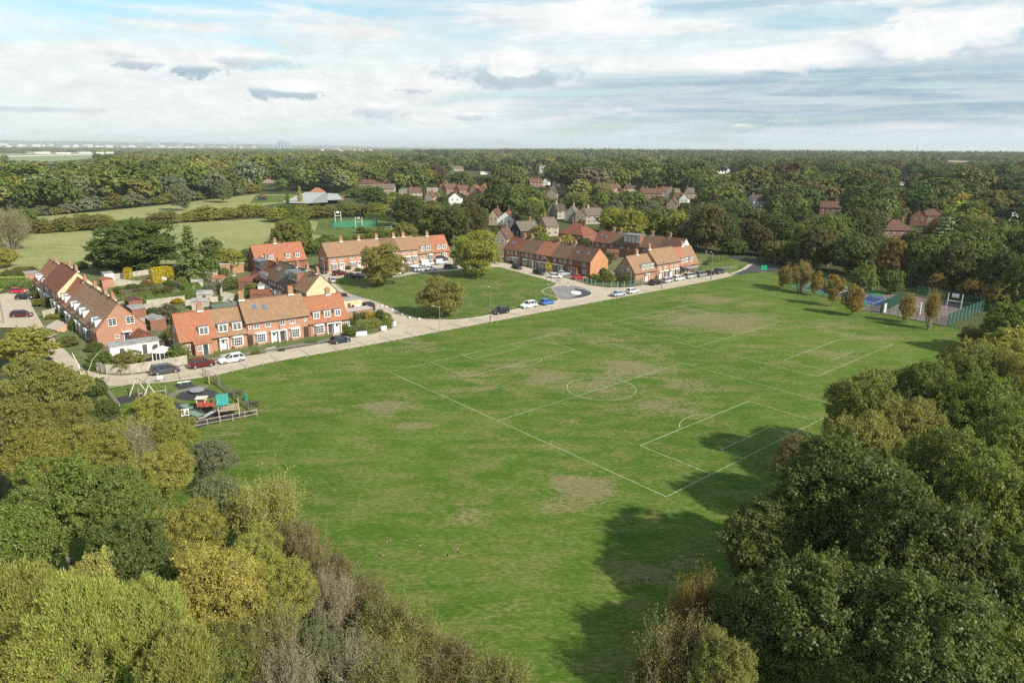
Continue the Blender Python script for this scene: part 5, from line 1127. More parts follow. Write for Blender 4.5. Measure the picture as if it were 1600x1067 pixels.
# church tower
x, y = G(846, 276); s = PX(x, y)[2]; wt = 11/s
t = thing('church_tower', 'square grey stone church tower with a small pointed cap above the trees', 'church tower', (x, y, 0), A(12)); MB().box(-wt/2, wt/2, -wt/2, wt/2, 0, 17).box(-wt/2-.3, wt/2+.3, -wt/2-.3, wt/2+.3, 17, 17.6).build('tower', STONE, t); t.scale = (.8, .8, .82)
cr = MB()
for i in range(4):
    for j in range(4):
        for (u, v) in (((i-1.5)*wt/4, -wt/2-.1), ((i-1.5)*wt/4, wt/2+.1)) if j == 0 else ((-wt/2-.1, (i-1.5)*wt/4), (wt/2+.1, (i-1.5)*wt/4)) if j == 1 else (): cr.box(u-wt/16, u+wt/16, v-wt/16, v+wt/16, 17.6, 19)
cr.build('battlement', STONE, t)
ca = MB(); [ca.face([(wt*.3*math.cos(k*math.pi/2+.785), wt*.3*math.sin(k*math.pi/2+.785), 17.6), (wt*.3*math.cos((k+1)*math.pi/2+.785), wt*.3*math.sin((k+1)*math.pi/2+.785), 17.6), (0, 0, 23)]) for k in range(4)]; ca.build('spire_cap', RF_RED, t)
for k in range(4): MB().box(-wt*.12, wt*.12, -wt/2-.06, -wt/2+.1, 11, 15).build('belfry_opening', mat('dark_opening', (.03, .03, .035), .8, 0), t, rot=(0, 0, k*math.pi/2))
clear(841, 262, 852, 267, math.hypot(x, y))
# school: low grey sheds and the white fronted block
t = thing('school_building', 'low school building with wide pale grey roofs and an orange hipped centre', 'school', (*G(505, 314), 0), A(4)); 
def gp2(px, py, z=0): a = G(px, py, z); o = G(505, 314); c, s_ = math.cos(A(4)), math.sin(A(4)); dx, dy = a[0]-o[0], a[1]-o[1]; return (dx*c+dy*s_, -dx*s_+dy*c)
rfm = mat('grey_sheet_roof', (.36, .37, .35), .95, .1, .5)
def shed(pts, ze, zr, m_): 
    r_ = MB(); a, b, c, d = [gp2(*q, ze) for q in pts]; r_.face([(*a, ze), (*b, ze), (*c, zr), (*d, zr)]); r_.face([(*d, zr), (*c, zr), (*b, ze-.4), (*a, ze-.4)][::1]); return r_
shed([(440, 317), (483, 318), (508, 304), (478, 303)], 2.8, 4.2, 0).build('roof', rfm, t); shed([(483, 318), (512, 316), (512, 305), (500, 303)], 2.8, 4.0, 0).build('roof', mat('green_sheet_roof', (.24, .27, .25), .95, .1, .5), t)
shed([(510, 313), (536, 312), (528, 305), (512, 304)], 2.8, 3.8, 0).build('roof', rfm, t)
o_ = G(505, 314)
W_ = MB(); a = gp2(445, 319); b = gp2(535, 314); W_.box(a[0], b[0], 0, 9, 0, 3.0); W_.build('wall', BR_RED, t)
t2, ro, zf, s1 = house(G(484, 309, 0), A(4), 11, 8, 4.4, 7.4, WHITE_R, RF_ORANGE, 'white block with an orange hipped roof in the middle of the school', None, hip=4, name='school_block', cat='school block', gutters=False)
for i in range(4): window(t2, 11*(i+.5)/4, 0, 2.8, 0, 1.8, 1.2, 2, 1)
clear(436, 302, 540, 314)
t = thing('white_hall', 'long white flat roofed hall beside the green court hedge', 'hall', (*G(560, 337), 0), A(-8)); MB().box(0, 26, 0, 9, -.2, 3.8).build('wall', WHITE_R, t); MB().box(-.4, 26.4, -.4, 9.4, 3.8, 4.2).build('roof', mat('white_roof', (.6, .6, .58), .7, .1, .3), t)
for i in range(6): window(t, 2.5+4.2*i, 0, 1.4, 0, 2.6, 1.2, 3, 1)
clear(562, 322, 625, 334)
clear(928, 356, 1098, 430, 232); clear(787, 367, 945, 425, 225); clear(503, 378, 735, 405, 225); clear(1098, 395, 1240, 425, 236); clear(495, 330, 600, 362); clear(0, 241, 150, 251, 3000); clear(1466, 251, 1522, 254, 2600); clear(150, 321, 250, 331, 600); clear(250, 316, 400, 322, 620); clear(400, 304, 470, 312, 640); clear(60, 334, 150, 340, 600)
clear(400, 302, 470, 312, 640)
# garden hut by the school
t = thing('garden_hut', 'small brown pointed hut on the lawn left of the school', 'hut', (*G(410, 313), 0), .3); MB().box(-3, 3, -3, 3, 0, 2.6).build('wall', DARK_T, t); h_ = MB(); [h_.face([(4*math.cos(k*math.pi/3), 4*math.sin(k*math.pi/3), 2.6), (4*math.cos((k+1)*math.pi/3), 4*math.sin((k+1)*math.pi/3), 2.6), (0, 0, 5)]) for k in range(6)]; h_.build('roof', RF_RBROWN, t)
# ------------------------------------------------------------------ cars
def loft_rings(mb, rings, m, close=True):
    n = len(rings[0]); i0 = len(mb.v)
    for r_ in rings: mb.v += [tuple(p) for p in r_]
    for a in range(len(rings)-1):
        for b in range(n-1):
            mb.f.append((i0+a*n+b, i0+a*n+b+1, i0+(a+1)*n+b+1, i0+(a+1)*n+b)); mb.mi.append(m); mb.uv += [(0, 0)]*4
    if close:
        for a in (0, len(rings)-1): mb.f.append(tuple(i0+a*n+b for b in range(n))); mb.mi.append(m); mb.uv += [(0, 0)]*n
CT = dict(  # length, width, height; belt; (x, top of body) stations; cabin base rear, roof rear, roof front, base front
 hatch=(4.1, 1.75, 1.48, .92, [(-2.05, .62), (-1.98, .92), (-1.2, .95), (.6, .94), (1.0, .92), (1.75, .74), (2.05, .55)], (-1.98, -1.5, .15, 1.05)),
 suv=(4.5, 1.86, 1.68, 1.04, [(-2.25, .75), (-2.18, 1.05), (-1.2, 1.06), (.7, 1.06), (1.1, 1.04), (2.0, .9), (2.25, .68)], (-2.16, -1.75, .35, 1.15)),
 estate=(4.65, 1.84, 1.56, .95, [(-2.32, .7), (-2.25, .95), (-1.2, .97), (.7, .97), (1.05, .95), (2.0, .78), (2.32, .58)], (-2.24, -1.75, .2, 1.15)),
 saloon=(4.6, 1.8, 1.44, .92, [(-2.3, .62), (-2.2, .93), (-1.5, .96), (.6, .93), (.95, .9), (1.95, .74), (2.3, .55)], (-1.75, -.95, .2, 1.1)),
 mpv=(4.8, 1.9, 1.72, 1.0, [(-2.4, .75), (-2.32, 1.0), (-1.2, 1.02), (.9, 1.02), (1.5, .95), (2.1, .8), (2.4, .6)], (-2.3, -2.0, .45, 1.65)),
 van=(5.0, 1.95, 1.95, 1.12, [(-2.5, .9), (-2.47, 1.12), (-1.2, 1.14), (1.0, 1.14), (1.6, 1.06), (2.2, .92), (2.5, .7)], (-2.46, -2.38, .7, 1.65)))
CM = {}
WHEEL = None
def car_meshes(k, col, panel=False):
    L, W, H, belt, st, cb = CT[k]; body = MB(); rings = []
    for x, zt in st:
        e = abs(x) > L/2-.1; w_ = W/2*(.86 if e else 1.); zb = .38 if e else .2
        half = [(w_*.92, zb), (w_, zb+.12), (w_*.995, min(zt-.1, .62)), (w_*.94, zt-.03), (w_*.6, zt+.015), (0, zt+.03)]
        rings.append([(x, y, z) for y, z in half]+[(x, -y, z) for y, z in half[::-1][1:]])
    loft_rings(body, rings, 0)
    b0, b1, b2, b3 = cb; wt = W/2*.74; wb = W/2*.93
    body.prism([], 0, 0) if False else None
    rz = H; body.box(b1, b2, -wt, wt, rz-.06, rz)                                   # roof
    def pil(xa, xb, t=.07):
        for s_ in (1, -1): body.bar((xa, s_*wb, belt), (xb, s_*(wt-.01), rz-.03), t, .05)
    pil(b3, b2); pil(b0, b1, .12); mids = [(-.35, -.35)] if k in ('hatch', 'saloon') else [(-.1, -.1), (-1.25, -1.25)]
    for a, b in mids: pil(a, b)
    body.box(b1-.02, b1+.16, -wt*.98, wt*.98, rz-.08, rz-.01)
    gl = MB(); i = .025
    A_ = [(b0+.03, wb-i, belt-.02), (b0+.03, -wb+i, belt-.02), (b3-.03, -wb+i, belt-.02), (b3-.03, wb-i, belt-.02)]; B_ = [(b1+.02, wt-i, rz-.05), (b1+.02, -wt+i, rz-.05), (b2-.02, -wt+i, rz-.05), (b2-.02, wt-i, rz-.05)]
    for a in range(4): gl.face([A_[a], A_[(a+1) % 4], B_[(a+1) % 4], B_[a]])
    if panel:   # closed sides of a van
        for s_ in (1, -1): body.face([(b0+.05, s_*(wb-.005), belt), (.3, s_*(wb-.005), belt), (.3, s_*(wt+.01), rz-.02), (b1+.05, s_*(wt+.01), rz-.02)])
    pm = paint(col, PAINT[col])
    tr = MB().box(-L/2+.12, L/2-.12, -W/2*.9, W/2*.9, .17, .3)
    for sx in (-1, 1): tr.box(sx*(L/2-.12)-.05*(sx > 0), sx*(L/2-.12)+.05*(sx < 0)+.0, -.26, .26, .45, .57)
    out = [('body', body.mesh('body', pm)), ('window', gl.mesh('window', CARGLASS)), ('underbody', MB().box(-L/2+.12, L/2-.12, -W/2*.9, W/2*.9, .17, .3).mesh('underbody', BLACK))]
    hl = MB().box(-.09, .07, -.19, .19, -.09, .09).mesh('headlight', mat('headlight', (.75, .77, .8), .15, 0, spec=.8)); tl = MB().box(-.05, .08, -.14, .14, -.12, .12).mesh('taillight', mat('taillight', (.42, .015, .012), .3, 0))
    npf = MB().box(-.015, .015, -.26, .26, -.055, .055).mesh('number_plate', WPAINT); npr = MB().box(-.015, .015, -.26, .26, -.055, .055).mesh('number_plate', mat('rear_plate', (.75, .62, .08), .5, 0))
    return out, hl, tl, npf, npr
PAINT = dict(black=(.012, .012, .014), darkgrey=(.055, .06, .065), white=(.75, .76, .77), silver=(.42, .44, .46), red=(.42, .018, .016), darkred=(.085, .008, .012), navy=(.015, .022, .045), blue=(.03, .16, .52), paleblue=(.38, .46, .52), teal=(.03, .055, .065), grey=(.2, .21, .22))
def car(px, py, ang, k, col, label, group, panel=False, flip=False):
    global WHEEL
    if (k, col, panel) not in CM: CM[(k, col, panel)] = car_meshes(k, col, panel)
    ms_, hl, tl, npf, npr = CM[(k, col, panel)]; L, W, H = CT[k][:3]
    if WHEEL is None:
        WHEEL = (MB().tube((0, -.11, 0), (0, .11, 0), .33, .33, 14).mesh('wheel', BLACK), MB().tube((0, -.125, 0), (0, .125, 0), .21, .21, 10).mesh('rim', RIM))
    x, y = G(px, py); t = thing('parked_car' if k != 'van' else 'parked_van', label, 'car' if k != 'van' else 'van', (x, y, .05), A(ang)+(math.pi if flip else 0), group)
    for n_, m_ in ms_: put(m_, n_, t)
    for sx in (-1, 1):
        for sy in (-1, 1): w_ = put(WHEEL[0], 'wheel', t, (sx*L*.305, sy*(W/2-.1), .33)); put(WHEEL[1], 'rim', w_)
    zt = CT[k][4]
    for sy in (-1, 1):
        put(hl, 'headlight', t, (L/2-.12, sy*W*.34, .62), (0, 0, sy*-.35)); put(tl, 'taillight', t, (-L/2+.03, sy*W*.38, .78 if k in ('hatch', 'saloon') else .92)); put(MB_MIR, 'wing_mirror', t, (CT[k][5][3]-.25, sy*(W/2+.06), CT[k][3]+.04))
    put(npf, 'number_plate', t, (L/2-.0, 0, .45)); put(npr, 'number_plate', t, (-L/2+.0, 0, .55))
MB_MIR = MB().box(-.07, .07, -.09, .09, -.06, .08).mesh('wing_mirror', BLACK)
G1 = 'cars parked along the field road'; G2 = 'cars parked in the road on the left of the green'; G3 = 'vehicles parked before the north row'; G4 = 'cars parked by the right row'; G5 = 'cars in the left yard'
for q in [(259, 583, 37, 'mpv', 'darkgrey', 'dark grey people carrier nearest the playground', G1), (316, 573, 37, 'suv', 'darkred', 'dark red car parked before the orange roofed end house', G1), (362, 565.5, 37, 'estate', 'white', 'white estate car parked in front of the bay window', G1, False, True), (532.5, 535.5, 37, 'hatch', 'navy', 'dark hatchback alone by the rounded garden hedge', G1),
    (782, 490, 37, 'suv', 'black', 'black car right of the timber pole, beside the green', G1, False, True), (826, 480.5, 38, 'suv', 'white', 'white car between the black car and the blue car', G1, False, True), (855, 475.5, 40, 'hatch', 'blue', 'bright blue hatchback at the corner of the green', G1), (966, 462.5, 40, 'saloon', 'paleblue', 'pale blue saloon left of the white hatchback on the field side', G1), (988, 458, 40, 'hatch', 'white', 'white hatchback behind the pale blue saloon on the field side', G1),
    (1024, 445, 40, 'suv', 'black', 'black car at the left end of the line before the road row', G1), (1042.5, 441.5, 40, 'hatch', 'silver', 'silver hatchback second in the line before the road row', G1), (1060, 438, 40, 'estate', 'white', 'white estate third in the line before the road row', G1), (1078, 434.5, 40, 'mpv', 'silver', 'tall silver people carrier in the line before the road row', G1), (1095.5, 432, 40, 'suv', 'grey', 'grey car between the silver people carrier and the black car', G1), (1109, 430, 40, 'hatch', 'black', 'black hatchback near the right end of the line', G1), (1124, 427.5, 40, 'suv', 'darkgrey', 'dark grey car at the right end of the line, by the bend', G1),
    (534, 466, 128, 'hatch', 'black', 'black hatchback farthest up the left side of the green', G2), (551.5, 473.5, 128, 'hatch', 'black', 'black hatchback in the middle between a hatchback and a large van shape', G2), (575, 482.5, 128, 'mpv', 'black', 'large black people carrier beside the row of white stones', G2), (549, 482.5, 100, 'hatch', 'red', 'red car on the drive behind the garage', G2), (559, 486, 100, 'hatch', 'white', 'white car on the drive beside the red car', G2),
    (506, 427, 110, 'suv', 'black', 'black car at the corner of the north row', G3), (531, 430, 35, 'suv', 'darkred', 'dark car left of the long black car before the north row', G3), (550, 434, 35, 'estate', 'black', 'long black car before the north row', G3), (563, 434, 35, 'saloon', 'navy', 'dark blue car almost under the autumn tree', G3), (519, 441, 115, 'hatch', 'silver', 'silver hatchback on the bend by the cream gable', G3),
    (644.4, 418, 38, 'hatch', 'white', 'white hatchback beside the white van', G3), (667, 415, 38, 'van', 'white', 'white panel van before the north row', G3, True), (689, 413, 38, 'van', 'silver', 'silver van before the north row', G3, True), (691, 406.5, 0, 'estate', 'black', 'black car behind the silver van', G3), (644.4, 424.5, 20, 'estate', 'darkgrey', 'dark grey car on the edge of the green', G3), (658, 424, 20, 'estate', 'white', 'white car between two others on the edge of the green', G3), (672, 422.5, 20, 'hatch', 'white', 'right hand white car on the edge of the green', G3), (704, 420, 20, 'estate', 'teal', 'dark teal car beside the biggest green tree', G3), (618, 430, 20, 'hatch', 'white', 'white car half hidden by the autumn tree', G3),
    (808, 420.5, -45, 'hatch', 'black', 'black car farthest up the right row', G4), (842.5, 429, -47, 'estate', 'black', 'black car by the small yellow tree', G4), (868, 434.5, -20, 'hatch', 'white', 'white car in front of the tiled porch', G4), (880, 430.5, 20, 'hatch', 'silver', 'silver car on the drive of the right row', G4), (904.5, 436.5, 15, 'hatch', 'red', 'bright red car at the foot of the orange brick gable', G4),
    (30, 458, 10, 'hatch', 'red', 'red car by the clipped hedge of the left yard', G5), (39, 467.5, 10, 'hatch', 'black', 'black car next to the red car in the left yard', G5), (35, 495, 10, 'estate', 'darkred', 'dark car in the middle of the left yard', G5), (67.5, 528.5, -10, 'hatch', 'navy', 'dark blue car partly hidden by the belt trees', G5)]:
    car(*q)
# ------------------------------------------------------------------ posts, lamps, fences
def pole(px, py, h, label, lamp=True, wood=True, g='poles along the field road', arm=1.2, aang=120):
    x, y = G(px, py); t = thing('street_lamp' if lamp else 'telegraph_pole', label, 'street lamp' if lamp else 'telegraph pole', (x, y, 0), A(aang), g)
    MB().tube((0, 0, -.2), (0, 0, h), .13 if wood else .07, .09 if wood else .05, 8).build('pole', POLEW if wood else STEEL, t)
    if lamp:
        a = MB().tube((0, 0, h-.3), (arm, 0, h+.1), .035, .03, 5).build('arm', STEEL, t); MB().box(arm-.1, arm+.55, -.13, .13, h+.04, h+.18).build('lamp_head', mat('lamp_head', (.45, .46, .46), .4, 0), a)
    else: MB().box(-.6, .6, -.05, .05, h-.5, h-.38).build('crossarm', POLEW, t)
pole(766, 504, 8.2, 'tall timber pole with a lamp by the field in front of the black car', arm=.7); pole(1034, 452, 8.0, 'timber pole with a lamp before the tall brown roofed houses', arm=.7); pole(1110.5, 438, 8.6, 'timber pole beside the line of cars by the bend', arm=.7)
pole(687.5, 517.5, 5.6, 'thin steel lamp post in front of the small bushy tree', wood=False, aang=180); pole(854, 437, 6.6, 'white steel post on the edge of the green by the right row', wood=False); pole(862, 445, 5.0, 'pale concrete post with a box near the bench', wood=False); pole(860, 466, 3.6, 'thin short post at the corner of the sett circle', wood=False)
pole(6, 505, 9., 'grey timber pole in the left yard', lamp=False, g='poles of the left yard'); pole(985, 452, 5.5, 'post behind the green mesh fence', wood=False); pole(430, 500, 7, 'thin pole between the front row and the middle row', wood=False, g='poles behind the front row'); pole(508, 442, 7, 'thin lamp post by the cream gable', wood=False, g='poles behind the front row')
# leaning bare stems left of the playground
t = thing('bare_trunk', 'white peeling bare trunk beside the playground corner', 'tree trunk', (*G(132, 608), 0)); MB().tube((0, 0, -.2), (-.5, .3, 4.), .13, .1, 7).tube((-.5, .3, 4.), (-1.2, .2, 6.2), .1, .05, 6).build('trunk', mat('white_bark', (.62, .58, .5), .9, .2, 3), t)
t = thing('leaning_stem', 'pale bare stem curving over the road end', 'stem', (*G(136, 606), 0)); MB().tube((0, 0, 0), (.3, .5, 2.6), .07, .06, 6).tube((.3, .5, 2.6), (1.0, 1., 4.6), .06, .045, 6).tube((1.0, 1., 4.6), (2.4, 1.6, 6.2), .045, .03, 5).build('stem', mat('stem_bark', (.5, .46, .38), .9, .2, 3), t)
# short timber posts along the field side of the road
pt = MB().box(-.07, .07, -.07, .07, -.1, .85).box(-.05, .05, -.05, .05, .85, .9).mesh('verge_post', WOOD)
for q, d in along([G(px, py+1.5) for px, py in ROAD_LOW[3:-2]], 2.9, 1.0):
    o = put(pt, 'verge_post', None, (q.x, q.y, 0), (0, 0, random.uniform(0, 1))); o.scale = (1, 1, random.uniform(.75, 1.1)); tag(o, 'short grey timber post on the grass edge of the field road', 'post', 'short posts along the field road')
for k, (px, py) in enumerate([(640, 497), (629, 492.5), (621, 489), (613, 485), (604, 480.5), (597, 478), (655, 499.5)]):
    x, y = G(px, py); bm = bmesh.new(); bmesh.ops.create_icosphere(bm, subdivisions=2, radius=.34)
    for v in bm.verts: v.co *= random.uniform(.85, 1.1); v.co.z *= .6
    me = bpy.data.meshes.new('white_stone'); bm.to_mesh(me); bm.free(); me.materials.append(WPAINT); tag(put(me, 'white_stone', None, (x, y, .2)), 'white painted stone on the edge of the green', 'stone', 'white stones along the green')
def fence(pts, h, label, m=WOOD_G, bay_=1.83, postm=None, group=None, name='garden_fence', planks=True, ph=None, z0=0):
    p0 = pts[0]; t = thing(name, label, 'fence', (p0[0], p0[1], z0), 0, group); tot = 0
    post = MB().box(-.06, .06, -.06, .06, 0, (ph or h)+.12).mesh('post', postm or m); PM = {}
    for i in range(len(pts)-1):
        a = Vector(pts[i])-Vector(p0); b = Vector(pts[i+1])-Vector(p0); L = (b-a).length; n = max(1, round(L/bay_)); ang = math.atan2((b-a).y, (b-a).x)
        k = round(L/n, 2)
        if k not in PM:
            w_ = L/n; mb = MB(); mb.box(.06, w_-.06, .03, .07, h*.2, h*.2+.08).box(.06, w_-.06, .03, .07, h*.8, h*.8+.08)
            nb = max(3, int(w_/.16))
            for j in range(nb): mb.box(.06+(w_-.12)*j/nb, .06+(w_-.12)*(j+.92)/nb, -.0+.012*(j % 2), .025+.012*(j % 2), .04, h+random.uniform(-.02, .02))
            PM[k] = mb.mesh('panel', m)
        for j in range(n):
            q = a.lerp(b, j/n); put(post, 'post', t, (q.x, q.y, 0), (0, 0, ang)); put(PM[k], 'panel', t, (q.x, q.y, 0), (0, 0, ang))
        put(post, 'post', t, (b.x, b.y, 0), (0, 0, ang))
    return t
fence(GP([(152, 580), (167, 584), (205, 584), (240, 578.5), (293, 569)]), 1.75, 'long pale grey board fence behind the dark people carrier')
fence(GP([(178, 436), (198, 434.5), (222, 430.5), (240, 428)]), 1.6, 'pale grey board fence beside the yellow clipped hedge')
fence(GP([(68, 497), (93, 490)]), 1.7, 'grey board fence in front of the left terrace', WOOD_G); fence(GP([(90, 519), (118, 512)]), .9, 'new orange wood low fence in front of the left terrace', WOOD_W)
fence(GP([(200, 478), (226, 473)]), 1.5, 'short board fence in the gardens behind the left terrace'); fence(GP([(242, 552), (262, 545), (262, 530)]), 1.7, 'dark grey fence beside the conservatory', WOOD_D); fence(GP([(345, 462), (352, 445), (368, 436)]), 1.6, 'grey fence between the back gardens of the middle row')
fence(GP([(360, 472), (382, 462)]), 1.6, 'short pale fence behind the front row'); fence(GP([(172, 448), (200, 446), (240, 443)]), 1.2, 'low grey fence beside the lawn of the left gardens'); fence(GP([(310, 505), (332, 498)]), 1.7, 'weathered fence behind the orange end house')
fence(GP([(960, 432), (980, 420)]), 1.5, 'fence between the two back gardens on the right')
# green mesh fence round the corner garden
def mesh_fence(pts, h, label, col=(.03, .11, .07), bay_=2.4, postm=None, cross=True, name='mesh_fence', dens=.18, solid=False, group=None):
    p0 = pts[0]; t = thing(name, label, 'fence', (*p0, 0), 0, group); m = mat('green_wire_%s' % ('a' if col[0] < .05 else 'b'), col, .5, .05); post = MB().box(-.05, .05, -.05, .05, 0, h+.1).mesh('post', postm or m); PM = {}
    for i in range(len(pts)-1):
        a = Vector(pts[i])-Vector(p0); b = Vector(pts[i+1])-Vector(p0); L = (b-a).length; n = max(1, round(L/bay_)); ang = math.atan2((b-a).y, (b-a).x); w_ = L/n; k = round(w_, 2)
        if k not in PM:
            mb = MB(); x = 0
            while x < w_: mb.box(x, x+.035, -.01, .01, .05, h); x += dens
            for z in np.linspace(.1, h, max(3, int(h/.45))): mb.box(0, w_, -.015, .015, z-.02, z+.015)
            PM[k] = mb.mesh('wire_panel', m)
        for j in range(n+1):
            q = a.lerp(b, j/n); put(post, 'post', t, (q.x, q.y, 0), (0, 0, ang))
            if j < n: put(PM[k], 'wire_panel', t, (q.x, q.y, 0), (0, 0, ang))
    return t
mesh_fence(GP([(911, 441.5), (930, 447), (955, 449.5), (985, 448), (1004, 444)]), 1.7, 'green mesh fence with pale concrete posts round the corner garden', postm=CONC_P, dens=.13)
mesh_fence(GP([(1078, 428.5), (1094, 425)]), 1.7, 'short grey-green mesh fence beside the right end house', dens=.13)
# ------------------------------------------------------------------ courts
def frame(px0, py0, px1, py1):
    a = Vector(G(px0, py0)); b = Vector(G(px1, py1)); return a, (b-a), math.atan2((b-a).y, (b-a).x)
M_BLUE = mat('court_blue', (.03, .05, .16), .7, .08, 1.5); M_CGREEN = mat('court_green', (.06, .20, .07), .7, .08, 1.5); M_MUGA = mat('court_tarmac', (.16, .13, .115), .9, .15, 1.2); M_CWH = mat('court_line', (.7, .7, .68), .7, 0)
TC = [(1232, 439), (1265, 432), (1318, 440), (1400, 457), (1405, 460), (1378, 481), (1345, 478), (1290, 461)]
ta = G(1232, 448); tb = G(1378, 484); tc_ = G(1410, 462); td = G(1272, 437)
sheet('tennis_court', [ta, tb, tc_, td], .03, M_CGREEN)
ox = Vector(ta); ux = (Vector(tb)-ox); vx = (Vector(td)-ox)
def tp(u, v): q = ox+ux*u+vx*v; return (q.x, q.y)
sheet('court_surface', [tp(.14, .16), tp(.92, .16), tp(.92, .84), tp(.14, .84)], .045, M_BLUE)
cl = MB()
for q in ([(.2, .22), (.86, .22), (.86, .78), (.2, .78), (.2, .22)], [(.2, .3), (.86, .3)], [(.2, .7), (.86, .7)], [(.36, .3), (.36, .7)], [(.7, .3), (.7, .7)], [(.36, .5), (.7, .5)]): ribbon(cl, [tp(*a) for a in q], .12, .058)
tag(cl.build('court_line', M_CWH), kind='structure')
a, b = Vector(tp(.53, .18)), Vector(tp(.53, .82)); t = thing('tennis_net', 'low net with a white tape across the blue tennis court', 'tennis net', (*a, .05), math.atan2((b-a).y, (b-a).x)); L = (b-a).length
MB().tube((0, 0, 0), (0, 0, 1.1), .05).build('post', STEEL, t); MB().tube((L, 0, 0), (L, 0, 1.1), .05).build('post', STEEL, t); MB().box(0, L, -.02, .02, .95, 1.05).build('net_tape', WPAINT, t)
nm = MB(); [nm.box(0, L, -.006, .006, z, z+.02) for z in np.arange(.1, .95, .12)]; [nm.box(x, x+.02, -.006, .006, .05, .95) for x in np.arange(0, L, .25)]; nm.build('net_mesh', BLACK, t)
def flagsign(px, py, w_, h, z, col, label, cat='sign', ang=40, legs=True, name='sign_board'):
    x, y = G(px, py); t = thing(name, label, cat, (x, y, 0), A(ang)); MB().box(-w_/2, w_/2, -.03, .03, z, z+h).build('board', mat('sign_'+str(col), col, .5, 0), t)
    if legs: MB().box(-w_/2+.02, -w_/2+.08, -.025, .025, 0, z).box(w_/2-.08, w_/2-.02, -.025, .025, 0, z).build('leg', STEEL, t)
mesh_fence([ta, tb], 2.8, 'tall thin mesh fence along the near side of the tennis court', dens=.6, bay_=3.2); mesh_fence([td, tc_], 2.8, 'tall mesh fence along the far side of the tennis court', dens=.6, bay_=3.2); mesh_fence([ta, td], 2.8, 'tall mesh fence at the end of the tennis court nearest the road', dens=.6, bay_=3.2)
# ball court
ma = G(1375, 489); mb_ = G(1478, 510); mc = G(1540, 484); mdd = G(1432, 462)
sheet('ball_court', [ma, mb_, mc, mdd], .05, M_MUGA)
sheet('court_path', GP([(1345, 484), (1375, 491), (1410, 462), (1385, 458)]), .04, M_MUGA)
mesh_fence([ma, mb_], 2.2, 'dark open fence along the near side of the ball court', dens=.9, bay_=2.2); mesh_fence([mb_, mc], 2.9, 'dense green mesh fence at the right end of the ball court', dens=.14, bay_=2.4, postm=mat('pale_green_post', (.3, .42, .36), .5, 0)); mesh_fence([mc, mdd], 2.9, 'dark green mesh fence at the back of the ball court', dens=.16, bay_=2.4)
mesh_fence([ma, tuple(Vector(ma).lerp(Vector(mdd), .55))], 2.9, 'dark green mesh fence at the left end of the ball court', dens=.12, bay_=2.4)
def hoop(px0, py0, px1, py1, hgt, label, board=True, m=WPAINT, zb=None, name='goal_hoop_frame'):
    a = Vector(G(px0, py0)); b = Vector(G(px1, py1)); L = (b-a).length; t = thing(name, label, 'goal and hoop frame', (*a, .05), math.atan2((b-a).y, (b-a).x), None); zc_ = hgt*.55
    for x in (0, L): MB().box(x-.09, x+.09, -.09, .09, 0, hgt).build('post', m, t)
    MB().box(0, L, -.07, .07, zc_, zc_+.16).build('crossbar', m, t)
    if board:
        bw = 1.5; o = MB().box(L/2-bw/2-.0, L/2+bw/2, -.05, .0, hgt-.95, hgt).build('backboard', WPAINT, t)
        d_ = MB(); [d_.box(*q) for q in ((L/2-.3, L/2+.3, -.065, -.052, hgt-.75, hgt-.71), (L/2-.3, L/2+.3, -.065, -.052, hgt-.35, hgt-.31), (L/2-.3, L/2-.26, -.065, -.052, hgt-.71, hgt-.35), (L/2+.26, L/2+.3, -.065, -.052, hgt-.71, hgt-.35))]; d_.build('target_square', mat('target_grey', (.25, .25, .26), .6, 0), o)
        r_ = MB(); [r_.bar((L/2+.23*math.cos(k*.785), -.35+.23*math.sin(k*.785), hgt-.75), (L/2+.23*math.cos((k+1)*.785), -.35+.23*math.sin((k+1)*.785), hgt-.75), .03) for k in range(8)]; r_.build('ring', mat('ring_red', (.5, .05, .02), .5, 0), o)
    back = MB(); [back.box(x, x+.03, .02, .05, .1, zc_) for x in np.arange(0, L, .2)]; back.build('goal_bars', mat('dark_bars', (.05, .05, .055), .6, 0), t)
hoop(1478, 484.5, 1500, 487.5, 4.4, 'tall white goal frame with a white backboard in the ball court')
hoop(1422, 488, 1437, 491, 3.0, 'white low goal frame at the left end of the ball court', board=False)
flagsign(1382, 489, 1.5, 2.3, .1, (.5, .48, .44), 'pale notice panel on the fence at the corner of the ball court', legs=False)
flagsign(1193, 427.5, 1.8, 1.5, 1.2, (.02, .36, .16), 'bright green sign board by the field near the road bend', ang=-10)
